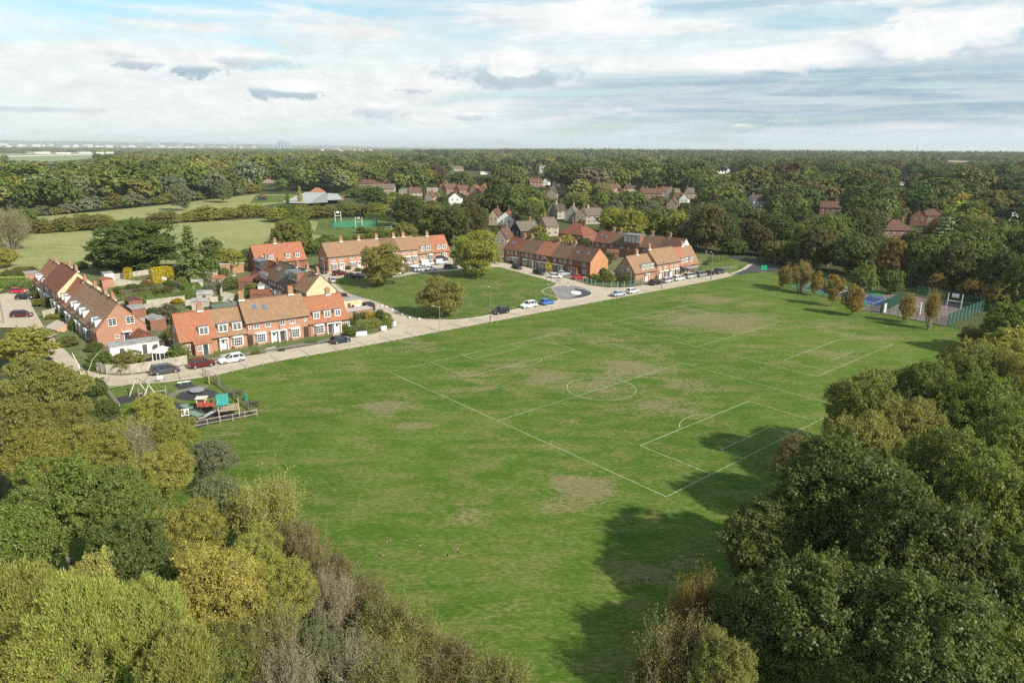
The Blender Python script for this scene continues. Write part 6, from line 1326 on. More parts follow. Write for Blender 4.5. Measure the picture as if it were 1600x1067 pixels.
# far green court behind the pasture
fa, fb, fc, fd = G(519, 357), G(590, 355), G(585, 345), G(522, 346)
sheet('far_court_surface', [fa, fb, fc, fd], .1, mat('bright_court_green', (.05, .22, .09), .7, .05, .5)); sheet('far_court_ground', GP([(490, 366), (500, 342), (596, 341), (650, 376), (600, 385)]), .02, M_LAWN)
mesh_fence([fa, fb, fc, fd, fa], 2.6, 'bright green mesh fence round the far green court', col=(.04, .13, .08), bay_=4., dens=.5)
hoop(556, 357, 566, 357.5, 5.6, 'grey frame with a white backboard at the near side of the far green court', name='hoop_frame'); hoop(524, 346.5, 533, 346, 5.4, 'hoop frame with red and white post at the far side of the green court', name='hoop_frame')
def rail_fence(pts, h, label, m=WOOD, bay_=2.0, rails=2, name='rail_fence', group=None, post_w=.09):
    p0 = pts[0]; t = thing(name, label, 'fence', (*p0, 0), 0, group); post = MB().box(-post_w/2, post_w/2, -post_w/2, post_w/2, -.1, h+.05).mesh('post', m); PM = {}
    for i in range(len(pts)-1):
        a = Vector(pts[i])-Vector(p0); b = Vector(pts[i+1])-Vector(p0); L = (b-a).length; n = max(1, round(L/bay_)); ang = math.atan2((b-a).y, (b-a).x); w_ = L/n; k = round(w_, 2)
        if k not in PM: PM[k] = MB().box(0, w_, -.025, .025, -.05, .05).mesh('rail', m)
        for j in range(n+1):
            q = a.lerp(b, j/n)
            if i == 0 or j: put(post, 'post', t, (q.x, q.y, 0), (0, 0, ang))
            if j < n:
                for r_ in range(rails): put(PM[k], 'rail', t, (q.x, q.y, h*(.98 if r_ == rails-1 else (r_+.8)/rails*.98-.02)), (0, 0, ang))
    return t
rail_fence(GP([(491, 349), (505, 355), (533, 362)]), 1.8, 'dark timber rail fence by the far play area', mat('dark_timber', (.09, .08, .07), .9, .1), 3., 2)
rail_fence(GP([(1140, 422), (1152, 419)]), 1.0, 'pale rail fence on the verge by the bend'); 
t = thing('football_goal', 'small white football goal behind the north row', 'football goal', (*G(601, 361), 0), A(-5)); f_ = MB(); f_.bar((0, 0, 0), (0, 0, 2), .1).bar((3.6, 0, 0), (3.6, 0, 2), .1).bar((0, 0, 2), (3.6, 0, 2), .1).bar((0, 0, 2), (0, 1.2, 0), .06).bar((3.6, 0, 2), (3.6, 1.2, 0), .06); f_.build('frame', WPAINT, t)
# ------------------------------------------------------------------ playground
PGm = WOOD
c1, c2, c3, c4 = G(165, 610), G(317, 586), G(402, 650), G(284, 673)
sheet('playground_lawn', [c1, c2, c3, c4, G(220, 655)], .016, M_LAWN)
def surf(name, pts, z=.03): sheet(name, curve_pts(GP(pts), 5, True) if len(pts) > 5 else GP(pts), z, M_RUB)
surf('rubber_surface', [(176, 625), (192, 619), (245, 611), (262, 618), (232, 622), (180, 633)]); surf('rubber_surface', [(270, 602), (297, 596.5), (307, 605), (281, 609)]); surf('rubber_surface', [(275, 621), (290, 610), (312, 607), (333, 610), (340, 616), (330, 622), (305, 626), (285, 625)], .034)
surf('rubber_surface', [(250, 632), (270, 627.5), (284, 632), (283, 640), (265, 645), (252, 642)]); surf('rubber_surface', [(295, 636), (305, 630), (325, 632), (330, 640), (322, 646), (302, 642)], .032); surf('rubber_surface', [(292, 672), (300, 660), (320, 648), (350, 645), (392, 645), (396, 648), (340, 660)], .036); surf('rubber_surface', [(250, 655), (262, 645), (290, 640), (305, 650), (300, 658), (268, 662)], .031)
sheet('path', GP([(255, 628), (262, 618), (275, 611), (300, 605), (325, 602), (327, 605), (300, 608.5), (280, 614), (268, 622), (262, 631)]), .042, M_PAVE)
rail_fence([c1, G(240, 597), c2], 1.05, 'low pale rail fence between the playground and the road', bay_=2.2, group='fences of the playground'); rail_fence([c2, G(355, 614), G(388, 640), G(398, 649)], 1.15, 'weathered rail fence on the field side of the playground', m=mat('dark_weathered', (.2, .18, .15), .9, .2, 3.), bay_=1.5, rails=3, group='fences of the playground')
rail_fence([c3, c4], 1.05, 'pale rail fence in front of the slide', bay_=1.9, group='fences of the playground'); rail_fence([c1, G(188, 640)], 1.05, 'pale rail fence at the tree side of the playground', bay_=1.7, rails=3, group='fences of the playground')
MB().box(0, .08, -.5, .5, .1, 1.3).build('gate', mat('yellow_gate', (.55, .42, .12), .6, .1), thing('yellow_gate', 'yellow wooden gate in the playground fence', 'gate', (*G(327, 600), 0), A(20)))
flagsign(251, 598, .9, .55, .7, (.78, .78, .76), 'small white notice on the road side playground fence', ang=37, legs=False); flagsign(343, 603, .7, 1.0, .9, (.25, .32, .30), 'green-grey notice board on two posts beside the playground gate', ang=120)
def at(px, py): return (*G(px, py), .02)
# swings
a, b = Vector(at(200, 618)), Vector(at(252, 630)); top0 = Vector(G(214, 594, 0)).to_3d()
t = thing('swing_set', 'timber swing frame with crossed legs and a long beam', 'swing set', (0, 0, 0))
h_ = 2.9; e0 = Vector((*G(216, 616), 0)); e1 = Vector((*G(250, 634), 0)); dr = (e1-e0).normalized(); nr = Vector((-dr.y, dr.x, 0)); e1 = e0+dr*4.6
for e, s_ in ((e0, -1), (e1, 1)):
    for q in (1, -1): MB().bar(e+nr*q*1.35+dr*s_*.1, e+Vector((0, 0, h_+.1))-nr*q*.12, .14).build('leg', mat('pale_pole_wood', (.52, .46, .34), .8, .12, 3), t)
MB().bar(e0-dr*.4+Vector((0, 0, h_)), e1+dr*.4+Vector((0, 0, h_)), .14).build('beam', mat('pale_pole_wood', (.52, .46, .34)), t)
for k in (.25, .7):
    c = e0.lerp(e1, k); s_ = MB(); s_.bar(c+Vector((0, 0, h_)), c+dr*-.22+Vector((0, 0, .55)), .03).bar(c+Vector((0, 0, h_))+dr*.02, c+dr*.22+Vector((0, 0, .55)), .03); o = s_.build('chain', STEEL, t); q = MB(); q.bar(c-dr*.24+Vector((0, 0, .52)), c+dr*.24+Vector((0, 0, .52)), .2, .06); q.build('seat', BLACK, o)
# climbing tower with slide
t = thing('play_tower', 'timber play tower with a green pitched roof', 'play tower', (*G(343, 654), 0), A(22)); TWD = mat('tower_wood', (.40, .32, .23), .85, .15, 3)
for x in (0, 2.8):
    for y in (0, 1.9): MB().box(x-.07, x+.07, y-.07, y+.07, 0, 2.9 if x < 1 else 2.2).build('post', TWD, t)
MB().box(0, 2.8, 0, 1.9, 1.05, 1.15).build('deck', TWD, t)
for i in range(9): MB().box(.35+i*.27, .47+i*.27, -.04, .0, 1.1, 2.0).build('slat', TWD, t)
for i in range(6): MB().box(2.8, 2.84, .2+i*.28, .32+i*.28, 1.1, 2.0).build('slat', TWD, t)
MB().box(0, 2.8, -.05, .02, 1.98, 2.06).box(.3, 2.8, -.05, .02, 1.1, 1.2).build('hand_rail', TWD, t)
rt = MB(); TG = mat('turquoise_roof', (.035, .24, .22), .5, .05)
rt.face([(-.2, -.4, 2.2), (1.5, -.4, 2.2), (1.5, .95, 3.5), (-.2, .95, 3.5)]).face([(-.2, 2.3, 2.2), (1.5, 2.3, 2.2), (1.5, .95, 3.5), (-.2, .95, 3.5)]).face([(-.2, -.4, 2.14), (1.5, -.4, 2.14), (1.5, .95, 3.44), (-.2, .95, 3.44)]); rt.build('roof', TG, t)
sl_ = MB(); sl_.bar((-.1, .95, 1.15), (-2.1, .6, .3), .55, .05).bar((-2.1, .6, .3), (-2.9, .46, .25), .55, .05).bar((-.1, .68, 1.3), (-2.1, .33, .42), .05, .16).bar((-.1, 1.22, 1.3), (-2.1, .87, .42), .05, .16); sl_.build('slide', mat('slide_metal', (.45, .47, .48), .35, 0, metal=.4), t)
# red play train
t = thing('play_train', 'red and pale wood play train cabin beside the tower', 'play train', (*G(308, 640), 0), A(10)); t.scale = (.85, .85, .85); RD = mat('train_red', (.38, .085, .06), .6, .08); CR = mat('train_cream', (.62, .55, .42), .7, .1)
MB().box(0, 1.5, 0, 1.3, .35, 1.25).build('cabin', RD, t); MB().box(1.5, 2.8, .2, 1.1, .35, 1.0).build('engine', RD, t); MB().tube((2.4, .65, 1.0), (2.4, .65, 1.5), .13).build('funnel', BLACK, t); MB().box(-.2, 1.8, -.2, 1.5, 2.0, 2.1).build('roof', CR, t)
for x in (.05, 1.45):
    for y in (.05, 1.25): MB().box(x-.07, x+.07, y-.07, y+.07, 1.25, 2.0).build('post', CR, t)
for x in (.4, 1.2, 2.3):
    for y in (-.03, 1.33): MB().tube((x, y-.05, .3), (x, y+.05, .3), .28, None, 12).build('wheel', BLACK, t)
# roundabout, rocker, spring panel, hopscotch
t = thing('roundabout', 'round grey metal spinning disc on the dark rubber surface', 'roundabout', at(308, 613)); MB().tube((0, 0, .35), (0, 0, .45), 1.15, 1.15, 20).build('platform', STEEL, t); MB().tube((0, 0, 0), (0, 0, .35), .18, .18, 8).build('pivot', STEEL, t); hb_ = MB(); [hb_.bar((.3*math.cos(k), .3*math.sin(k), .45), (.95*math.cos(k), .95*math.sin(k), .85), .05) for k in (0, 1.57, 3.14, 4.71)]; hb_.build('hand_bar', STEEL, t)
t = thing('rocker', 'low pale bench rocker on the small rubber square', 'rocker', at(288, 601), A(30)); MB().box(-1, 1, -.16, .16, .45, .55).build('seat', WPAINT, t); MB().tube((-.5, 0, 0), (-.5, 0, .45), .08).tube((.5, 0, 0), (.5, 0, .45), .08).build('leg', STEEL, t)
t = thing('spotted_board', 'small black and white spotted play panel', 'play panel', at(290, 652), A(20)); MB().box(-.55, .55, -.05, .05, .25, 1.3).build('panel', mat('panel_white', (.8, .8, .78), .5, 0), t); pm_ = MB(); [pm_.box(x-.12, x+.12, -.065, -.05, z-.14, z+.14) for x in (-.28, .28) for z in (.55, 1.0)]; pm_.build('spots', BLACK, t); MB().box(-.5, -.4, -.03, .03, 0, .25).box(.4, .5, -.03, .03, 0, .25).build('leg', STEEL, t)
t = thing('spring_rider', 'red spring rider near the belt trees', 'spring rider', at(263, 654), 1.0); MB().box(-.5, .5, -.12, .12, .45, .75).box(-.2, .2, -.15, .15, .75, .85).build('body', RD, t); MB().tube((0, 0, 0), (0, 0, .45), .12, .12, 8).build('spring', STEEL, t); MB().bar((.35, -.3, .95), (.35, .3, .95), .05).build('handle', BLACK, t)
t = thing('balance_beams', 'low green stepping boards beside the play path', 'stepping boards', at(285, 633), A(-35)); [MB().box(i*.55, i*.55+.35, -.6, .6, .02, .12).build('board', mat('soft_green', (.16, .24, .19), .7, .05), t) for i in range(5)]
t = thing('balance_beams', 'second set of green stepping boards toward the red train', 'stepping boards', at(297, 644), A(-35)); [MB().box(i*.55, i*.55+.35, -.6, .6, .02, .12).build('board', mat('soft_green', (.16, .24, .19)), t) for i in range(5)]
t = thing('timber_frame', 'pale timber rail frame beside the swing', 'timber frame', at(240, 622), A(25)); MB().box(-2, 1.9, -.04, .04, 1.0, 1.12).build('rail', PGm, t); [MB().box(x-.05, x+.05, -.05, .05, 0, 1.9).build('post', PGm, t) for x in (-2, 1.9)]
def picnic(px, py, ang, label):
    t = thing('picnic_table', label, 'picnic table', at(px, py), A(ang), 'picnic tables by the playground'); m = mat('picnic_brown', (.10, .07, .055), .8, .1)
    MB().box(-.9, .9, -.38, .38, .7, .76).build('table_top', m, t)
    for s_ in (-1, 1): MB().box(-.9, .9, s_*.75-.14, s_*.75+.14, .42, .47).build('seat', m, t); lg = MB(); lg.bar((s_*.6, -.75, 0), (s_*.6, .3, .7), .08).bar((s_*.6, .75, 0), (s_*.6, -.3, .7), .08); lg.build('leg', m, t)
picnic(371, 617, 20, 'dark picnic table nearer the playground gate'); picnic(397, 634, 15, 'dark picnic table nearest the fence corner')
def bin_(px, py, col, label, h=1.0, r_=.28):
    t = thing('litter_bin', label, 'litter bin', at(px, py)); m = mat('bin_'+str(col), col, .6, .05); MB().tube((0, 0, 0), (0, 0, h), r_, r_, 12).build('body', m, t); MB().tube((0, 0, h), (0, 0, h+.12), r_*1.08, r_*.7, 12).build('lid', m, t)
bin_(384.5, 626, (.02, .20, .11), 'round green litter bin between the two picnic tables'); bin_(968, 448.5, (.02, .02, .022), 'black litter bin at the mesh fence by the corner garden', .95)
t = thing('bench', 'grey bench on the green beside the sett circle', 'bench', (*G(872, 443), .15), A(-10)); MB().box(-.8, .8, -.2, .2, .42, .47).build('seat', STEEL, t); MB().box(-.8, .8, .2, .25, .55, .9).build('backrest', STEEL, t); [MB().box(x-.05, x+.05, -.2, .2, 0, .42).build('leg', STEEL, t) for x in (-.65, .65)]
# ------------------------------------------------------------------ walkers
def person(px, py, ang, top, legs, label, h=1.68, z=.05):
    x, y = G(px, py); t = thing('person', label, 'person', (x, y, z), A(ang)); k = h/1.75
    V = [(0, 0, .98), (0, 0, 1.15), (0, 0, 1.38), (0, 0, 1.5), (.02, 0, 1.6), (.0, .1, .92), (.12, .11, .5), (-.02, .11, .08), (.14, .11, .04), (0, -.1, .92), (-.1, -.11, .5), (-.28, -.11, .12), (-.14, -.11, .03), (0, .19, 1.4), (-.04, .24, 1.12), (.1, .25, .88), (.15, .24, .8), (0, -.19, 1.4), (.04, -.24, 1.12), (.12, -.25, .9), (.16, -.24, .82)]
    Rr = [.15, .125, .16, .06, .06, .1, .07, .045, .04, .1, .07, .045, .04, .065, .048, .036, .03, .065, .048, .036, .03]
    Ed = [(0, 1), (1, 2), (2, 3), (3, 4), (0, 5), (5, 6), (6, 7), (7, 8), (0, 9), (9, 10), (10, 11), (11, 12), (2, 13), (13, 14), (14, 15), (15, 16), (2, 17), (17, 18), (18, 19), (19, 20)]
    me = bpy.data.meshes.new('body'); me.from_pydata([tuple(c*k for c in v) for v in V], Ed, []); o = put(me, 'body', t)
    md = o.modifiers.new('s', 'SKIN'); 
    for i, r_ in enumerate(Rr): me.skin_vertices[0].data[i].radius = (r_*k, r_*k)
    me.skin_vertices[0].data[0].use_root = True
    o.modifiers.new('d', 'SUBSURF').levels = 1; o.modifiers['d'].render_levels = 1
    mt, tt, bb = principled('clothes_'+label[:6]); tcn = tt.n('ShaderNodeTexCoord').outputs['Object']; sp = tt.n('ShaderNodeSeparateXYZ'); tt.set(sp.inputs[0], tcn)
    skin = (.48, .28, .19); c = tt.mix(tt.m('GREATER_THAN', sp.outputs[2], .96*k), legs, top); c = tt.mix(tt.m('GREATER_THAN', sp.outputs[2], 1.47*k), c, skin); tt.set(bb.inputs['Base Color'], c); me.materials.append(mt)
    hd = bmesh.new(); bmesh.ops.create_uvsphere(hd, u_segments=12, v_segments=10, radius=.11*k)
    for v in hd.verts: v.co.z *= 1.18; v.co.x += .02*max(0, v.co.x)
    hm_ = bpy.data.meshes.new('head'); hd.to_mesh(hm_); hd.free(); hm_.materials.append(mat('skin', skin, .6, 0)); put(hm_, 'head', t, (.02, 0, 1.66*k))
    hr = bmesh.new(); bmesh.ops.create_uvsphere(hr, u_segments=12, v_segments=8, radius=.122*k); bmesh.ops.delete(hr, geom=[v for v in hr.verts if v.co.z < -.02*k or v.co.x > .07*k], context='VERTS')
    hh = bpy.data.meshes.new('hair'); hr.to_mesh(hh); hr.free(); hh.materials.append(mat('hair_dark', (.03, .02, .015), .8, 0)); put(hh, 'hair', t, (.0, 0, 1.69*k))
person(887.5, 449.2, -30, (.03, .03, .035), (.75, .75, .75), 'walker in a dark top and white trousers crossing the sett circle', z=.07)
person(611.5, 355.5, 60, (.7, .7, .72), (.6, .6, .62), 'person in white standing on the grass by the far green court', z=.03)
# ------------------------------------------------------------------ gardens
def hedgeblock(px, py, L, W_, H_, ang, col, label, name='hedge', cat='hedge', aut=0., rnd=.12, dens=70, ls=.22):
    x, y = G(px, py); n = int(2*(L*W_+L*H_*2+W_*H_*2)*dens/2); f = rng.random(n); P = rng.uniform(-1, 1, (n, 3)); ax = rng.choice(3, n, p=np.array([W_*H_, L*H_, L*W_])/(W_*H_+L*H_+L*W_)); sg = rng.choice([-1, 1], n); P[np.arange(n), ax] = sg
    N = np.zeros((n, 3)); N[np.arange(n), ax] = sg; N += rng.normal(scale=.5, size=(n, 3)); q = np.power(np.sum(np.abs(P)**6, 1, keepdims=True), -1/6); P = P*q
    P = P*np.array([L/2, W_/2, H_/2])+rng.normal(scale=rnd*.6, size=(n, 3)); P[:, 2] += H_/2
    P[:, 2] = np.maximum(P[:, 2], .02)
    t = tag(put(leaves_mesh(name, P, N, ls*rng.uniform(.6, 1.3, n), HEDGE, .7), name, None, (x, y, 0), (0, 0, A(ang))), label, cat); t.color = (*PAL[col], aut); return t
PAL['gold2'] = (.48, .38, .02); WORD['gold2'] = 'golden yellow'
hedgeblock(254, 441, 6.2, 4.6, 4.4, 38, 'gold2', 'big golden yellow clipped hedge block behind the gardens'); hedgeblock(201, 436, 1.9, 1.9, 3.4, 0, 'gold2', 'small golden conifer column beside the grey fence', cat='shrub', name='conifer_shrub'); hedgeblock(238, 424, 2.6, 2.6, 3.4, 0, 'gold2', 'golden bush behind the large clipped hedge block', cat='shrub', name='shrub', rnd=.5)
hedgeblock(265, 470, 14, 1.6, 1.9, 42, 'bright', 'long flat topped green hedge across the gardens'); hedgeblock(300, 462, 4.5, 4.5, 3.2, 40, 'bright', 'sloping bright green hedge mass at the end of the long hedge'); hedgeblock(212, 468, 9, 1.6, 1.8, 42, 'mid', 'dark green hedge behind the long flat topped hedge'); hedgeblock(8, 449, 14, 2.6, 2.4, 8, 'bright', 'bright green clipped hedge at the left yard'); hedgeblock(2, 443, 14, 1.6, 1.9, 8, 'lime', 'second lower hedge behind the clipped hedge of the yard')
hedgeblock(590, 512, 7.5, 1.2, 1.4, 30, 'mid', 'curved dark green hedge of the corner garden'); hedgeblock(606, 505, 1.3, 5.0, 1.4, 30, 'olive', 'end of the corner garden hedge by the junction'); hedgeblock(573, 505, 6, 1.2, .9, 38, 'olive', 'low hedge inside the corner garden'); hedgeblock(610, 345, 34, 3, 3.6, -26, 'mid', 'dark clipped hedge in front of the white hall'); hedgeblock(625, 373, 30, 3, 3.2, -24, 'mid', 'dark hedge running down beside the football goal')
hedgeblock(1122, 408, 10, 2.2, 1.8, 36, 'mid', 'dark hedge right of the end house by the bend'); hedgeblock(1330, 360, 12, 6, 7, -8, 'bright', 'bright green clipped high hedge beside the dark bungalow'); hedgeblock(580, 378, 8, 3, 2.2, -5, 'mid', 'hedge behind the north row')
def shrub(px, py, r, h, col, label, aut=0.):
    x, y = G(px, py); me, tk = PROTO[random.choice(['M0', 'M1', 'M2'])]; t = thing('shrub', label, 'shrub', (x, y, -.1), random.uniform(0, 6), 'garden shrubs'); c = put(me, 'foliage', t, (0, 0, -1.6)); c.color = (*jit(PAL[col]), aut); t.scale = (r/5.8, r/5.8, h/12.)
for q in [(158, 575, 2.4, 3.3, 'bright', 'bright green round shrub behind the board fence'), (201, 577, 3.2, 3.8, 'olive', 'reddish olive shrub behind the board fence', .4), (280, 566.5, 2.2, 3.6, 'green', 'rounded green bush beside the conservatory'), (291, 566, .8, 1.0, 'mid', 'small shrub below the rounded bush'), (148, 548, 1.8, 1.8, 'mid', 'low dome shrub at the near gable'), (262, 505, 3.4, 4.6, 'grey', 'large grey-green bush behind the orange end house'), (240, 498, 1.2, 1.6, 'green', 'small round bush on the patio'),
    (548, 524, 1.6, 1.9, 'green', 'round clipped bush at the corner of the front row'), (539, 517, 1.1, 1.9, 'mid', 'dark upright bush at the corner of the front row'), (545, 507, 1.2, 1.8, 'mid', 'round bush at the left end of the corner garden'), (558, 502, .9, 2.2, 'mid', 'left dark conifer ball of the corner garden'), (566, 499, .9, 2.2, 'grey', 'grey conifer ball of the corner garden'), (575, 499, 1.0, 2.4, 'gold2', 'bright yellow conifer ball of the corner garden'), (584.5, 497, .6, 1.8, 'gold2', 'small yellow conifer of the corner garden'), (594, 497, 1.2, 2.3, 'mid', 'dark green conifer ball of the corner garden'), (604, 498, 1.3, 1.6, 'olive', 'olive bush at the right end of the corner garden'),
    (560, 518, 2.0, 1.2, 'sage', 'low sage bush in the corner garden', .2), (585, 511, 1.4, 1.2, 'gold2', 'low yellowish bush in the corner garden'), (856, 424, 1.5, 3.2, 'gold2', 'small yellow tree in front of the right row'), (930, 440, 2.4, 2.6, 'green', 'bright green shrub behind the mesh fence'), (950, 440, 2.4, 3.4, 'olive', 'reddish bush behind the mesh fence', .5), (978, 442, 2.0, 2.4, 'bright', 'lime green shrub behind the mesh fence', .2), (940, 430, 2.2, 3.0, 'mid', 'dark shrub beside the orange brick gable'), (1020, 436, 1.6, 2.6, 'mid', 'dark shrub before the road row'), (1031, 434, 1.0, 4.2, 'dark', 'narrow dark conifer before the road row'), (1103, 414, 1.2, 1.2, 'sage', 'pale round bush beside the bend'),
    (1040, 418, 1.3, 1.6, 'mid', 'bush at the front of the tall road row houses'), (952, 405, 3.4, 4.0, 'grey', 'grey-green bush in the right back gardens'), (945, 415, 2.4, 3.0, 'dark', 'dark bush in the right back gardens'), (350, 430, 1.8, 2.6, 'olive', 'olive shrub by the dormer house'), (362, 452, 2.6, 4.2, 'green', 'green garden tree behind the front row'), (340, 470, 1.6, 1.8, 'mid', 'dark shrub between the sheds'), (325, 455, 1.8, 2.0, 'sage', 'sage shrub among the garden sheds'), (310, 440, 1.6, 1.8, 'yg', 'yellow-green shrub among the garden sheds'), (295, 440, 2.0, 2.6, 'grey', 'grey shrub behind the yellow hedge'), (282, 432, 2.4, 3.6, 'sage', 'blue-green shrub right of the yellow hedge'),
    (265, 452, 2.0, 2.8, 'dark', 'dark round bush in front of the yellow hedge'), (220, 455, 2.2, 2.2, 'green', 'green shrub on the lawn of the left gardens'), (228, 446, 1.4, 1.8, 'gold', 'orange bush on the lawn of the left gardens', .5), (245, 458, 2.0, 2.0, 'olive', 'olive bush on the lawn edge'), (205, 455, 2.0, 2.4, 'mid', 'mid green shrub by the left terrace gardens'), (185, 458, 1.6, 1.8, 'green', 'small green shrub behind the ribbed roofs'), (380, 470, 1.6, 1.4, 'green', 'low green shrub behind the tall front row houses'), (395, 455, 2.2, 2.2, 'olive', 'olive shrub behind the front row'), (420, 470, 1.6, 1.8, 'mid', 'shrub by the flat roofed extension'), (75, 478, 1.8, 2.4, 'olive', 'olive shrub in front of the left terrace'), (60, 465, 1.8, 2.2, 'mid', 'dark shrub by the yard cars'), (85, 497, 2.0, 1.2, 'yg', 'low yellow-green shrub in the front garden of the left terrace'), (122, 515, 1.6, 3.4, 'green', 'climbing green shrub on the left terrace front'), (106, 540, 2.2, 2.4, 'olive', 'olive shrub before the near gable'), (62, 478, 1.6, 2.2, 'olive', 'brownish shrub in the front gardens of the left terrace'),
    (190, 420, 2.4, 2.0, 'green', 'green shrub at the pasture fence'), (230, 420, 2.0, 1.8, 'olive', 'olive shrub at the pasture fence'), (170, 470, 1.5, 1.5, 'green', 'shrub close behind the left terrace'), (300, 500, 1.5, 1.6, 'gold2', 'small yellow bush behind the orange end house'), (440, 548, .8, .6, 'mid', 'low flower bush under the bay window'), (400, 552, 1.2, .5, 'olive', 'low reddish planting under the tall house bay'), (486, 535, 1.4, .6, 'sage', 'low grey planting before the orange dormer house'), (560, 424, 1.3, 1.4, 'mid', 'round bush before the north row'), (543, 421, 1.3, 1.5, 'mid', 'clipped bush before the north row'), (800, 412, 1.5, 1.3, 'dark', 'dark low bush at the red roofed end house')]: shrub(*q)
def ivy_(): pass
def shed_(px, py, L, W_, H_, ang, wallm, roofm, label, pitch_=.8, name='garden_shed', cat='shed'):
    x, y = G(px, py); t = thing(name, label, cat, (x, y, 0), A(ang), 'garden sheds'); MB().box(0, L, 0, W_, 0, H_).build('wall', wallm, t)
    r_ = MB()
    if pitch_: 
        r_.face([(-.15, -.15, H_-.05), (L+.15, -.15, H_-.05), (L+.15, W_/2, H_+pitch_), (-.15, W_/2, H_+pitch_)], 0, [(0, 0), (L, 0), (L, W_/2), (0, W_/2)]).face([(-.15, W_+.15, H_-.05), (L+.15, W_+.15, H_-.05), (L+.15, W_/2, H_+pitch_), (-.15, W_/2, H_+pitch_)], 0, [(0, 0), (L, 0), (L, W_/2), (0, W_/2)])
        r_.face([(0, 0, H_), (0, W_, H_), (0, W_/2, H_+pitch_-.05)]).face([(L, 0, H_), (L, W_, H_), (L, W_/2, H_+pitch_-.05)])
    else: r_.box(-.15, L+.15, -.15, W_+.15, H_, H_+.15)
    r_.build('roof', roofm, t); MB().box(L*.4, L*.4+.8, -.03, .01, .05, 1.9).build('door', WOOD_D if wallm is not WOOD_D else WOOD, t); return t
WO = mat('weathered_white_render', (.70, .69, .66), .85, .05, 1.)
shed_(174, 562, 4.0, 3.6, 2.4, 36, WO, FELT, 'white outbuilding with a grey flat roof by the near gable', 0, 'outbuilding', 'outbuilding'); shed_(206, 556, 5.0, 3.4, 2.3, 36, WO, FELT, 'long white outbuilding with a flat roof and red edge beside the conservatory', 0, 'outbuilding', 'outbuilding')
shed_(205, 541, 4.0, 3.6, 2.2, -48, BR_ORANGE, RF_RED, 'small red tiled lean-to roof at the near gable', 1.3, 'outbuilding', 'outbuilding')
for q in [(156, 447, 4.2, 3, 2.3, -50, BR_ORANGE, RF_ORANGE, 'orange roofed brick shed by the left garden lawn', .4), (196, 480, 4.4, 3.2, 2.2, -50, BR_RED, RF_RBROWN, 'brown roofed shed behind the ribbed roofs', .7), (200, 493, 4.8, 3, 2.3, -50, BR_RED, FELT, 'grey felt roofed shed behind the left terrace', 0), (228, 511, 4.6, 3.2, 2.4, -50, BR_RED, FELT, 'grey roofed extension behind the near house of the left terrace', .5),
    (331, 447, 3.4, 2.8, 2.3, -5, TAN_R, RF_ORANGE, 'small orange roofed shed in the middle gardens', .8), (373, 452, 4.4, 3.4, 2.3, 0, BR_RED, RF_RED, 'red tiled shed beside the dormer house', 1.0), (392, 474, 4.6, 3.4, 2.4, 5, BR_RED, RF_RED, 'red tiled shed behind the tall front row houses', 1.0), (308, 473, 3.6, 3.2, 2.2, 10, WOOD_G, FELT, 'white edged summer house with a dark hipped roof', .8), (300, 484, 3.6, 2.6, 2.1, 10, WOOD_G, FELT, 'pale shed behind the grey-green bush', .6),
    (335, 497, 6.5, 2.8, 2.4, 38, WOOD_D, mat('green_felt', (.12, .16, .14), .9, .1), 'long dark green roofed lean-to behind the front row', 0), (345, 428, 7.0, 5.0, 2.9, 25, BR_ORANGE, mat('pale_flat_roof', (.48, .49, .48), .7, .1, .6), 'large flat roofed brick extension with a pale roof and rooflights', 0), (404, 462, 5, 4.2, 2.8, 10, WO, FELT, 'flat roofed white extension with a rooflight in the middle row gardens', 0), (430, 470, 4.5, 3.4, 2.6, 10, WO, FELT, 'low flat roofed extension behind the middle row', 0),
    (528, 488, 6.5, 3.8, 2.6, 38, CREAM, FELT, 'flat roofed cream garage beside the orange dormer house', 0), (530, 502, 8.6, 3.0, 1.9, 38, BR_BROWN, mat('dusty_flat_roof', (.42, .37, .32), .9, .1), 'long low garage with a dusty flat roof in the corner garden', 0), (948, 406, 4.2, 3.6, 2.6, -10, BR_RED, RF_RED, 'red tiled shed in the right back gardens', 1.1), (960, 398, 4.2, 3.0, 2.4, -10, BR_RED, FELT, 'grey roofed shed in the right back gardens', .4), (958, 439, 2.2, 2.6, 2.4, 50, mat('blue_grey_board', (.25, .31, .36), .7, .1), FELT, 'blue-grey shed at the brown gable of the road row', .3),
    (38, 437, 4.2, 3.2, 2.4, -50, BR_BROWN, FELT, 'flat roofed garage at the far end of the left terrace', 0), (300, 452, 3.0, 2.4, 2.1, 20, WOOD_G, FELT, 'small grey shed behind the bright green hedge', .5), (160, 437, 3.4, 2.6, 2.2, -50, WO, FELT, 'white shed at the pasture end of the gardens', .0), (180, 505, 3.0, 2.4, 2.0, -50, WOOD_G, FELT, 'low timber shed behind the near house of the left terrace', .4), (320, 437, 3.8, 2.8, 2.0, 30, WOOD_G, FELT, 'grey shed roof by the dull green tree', .5)]: shed_(*q)
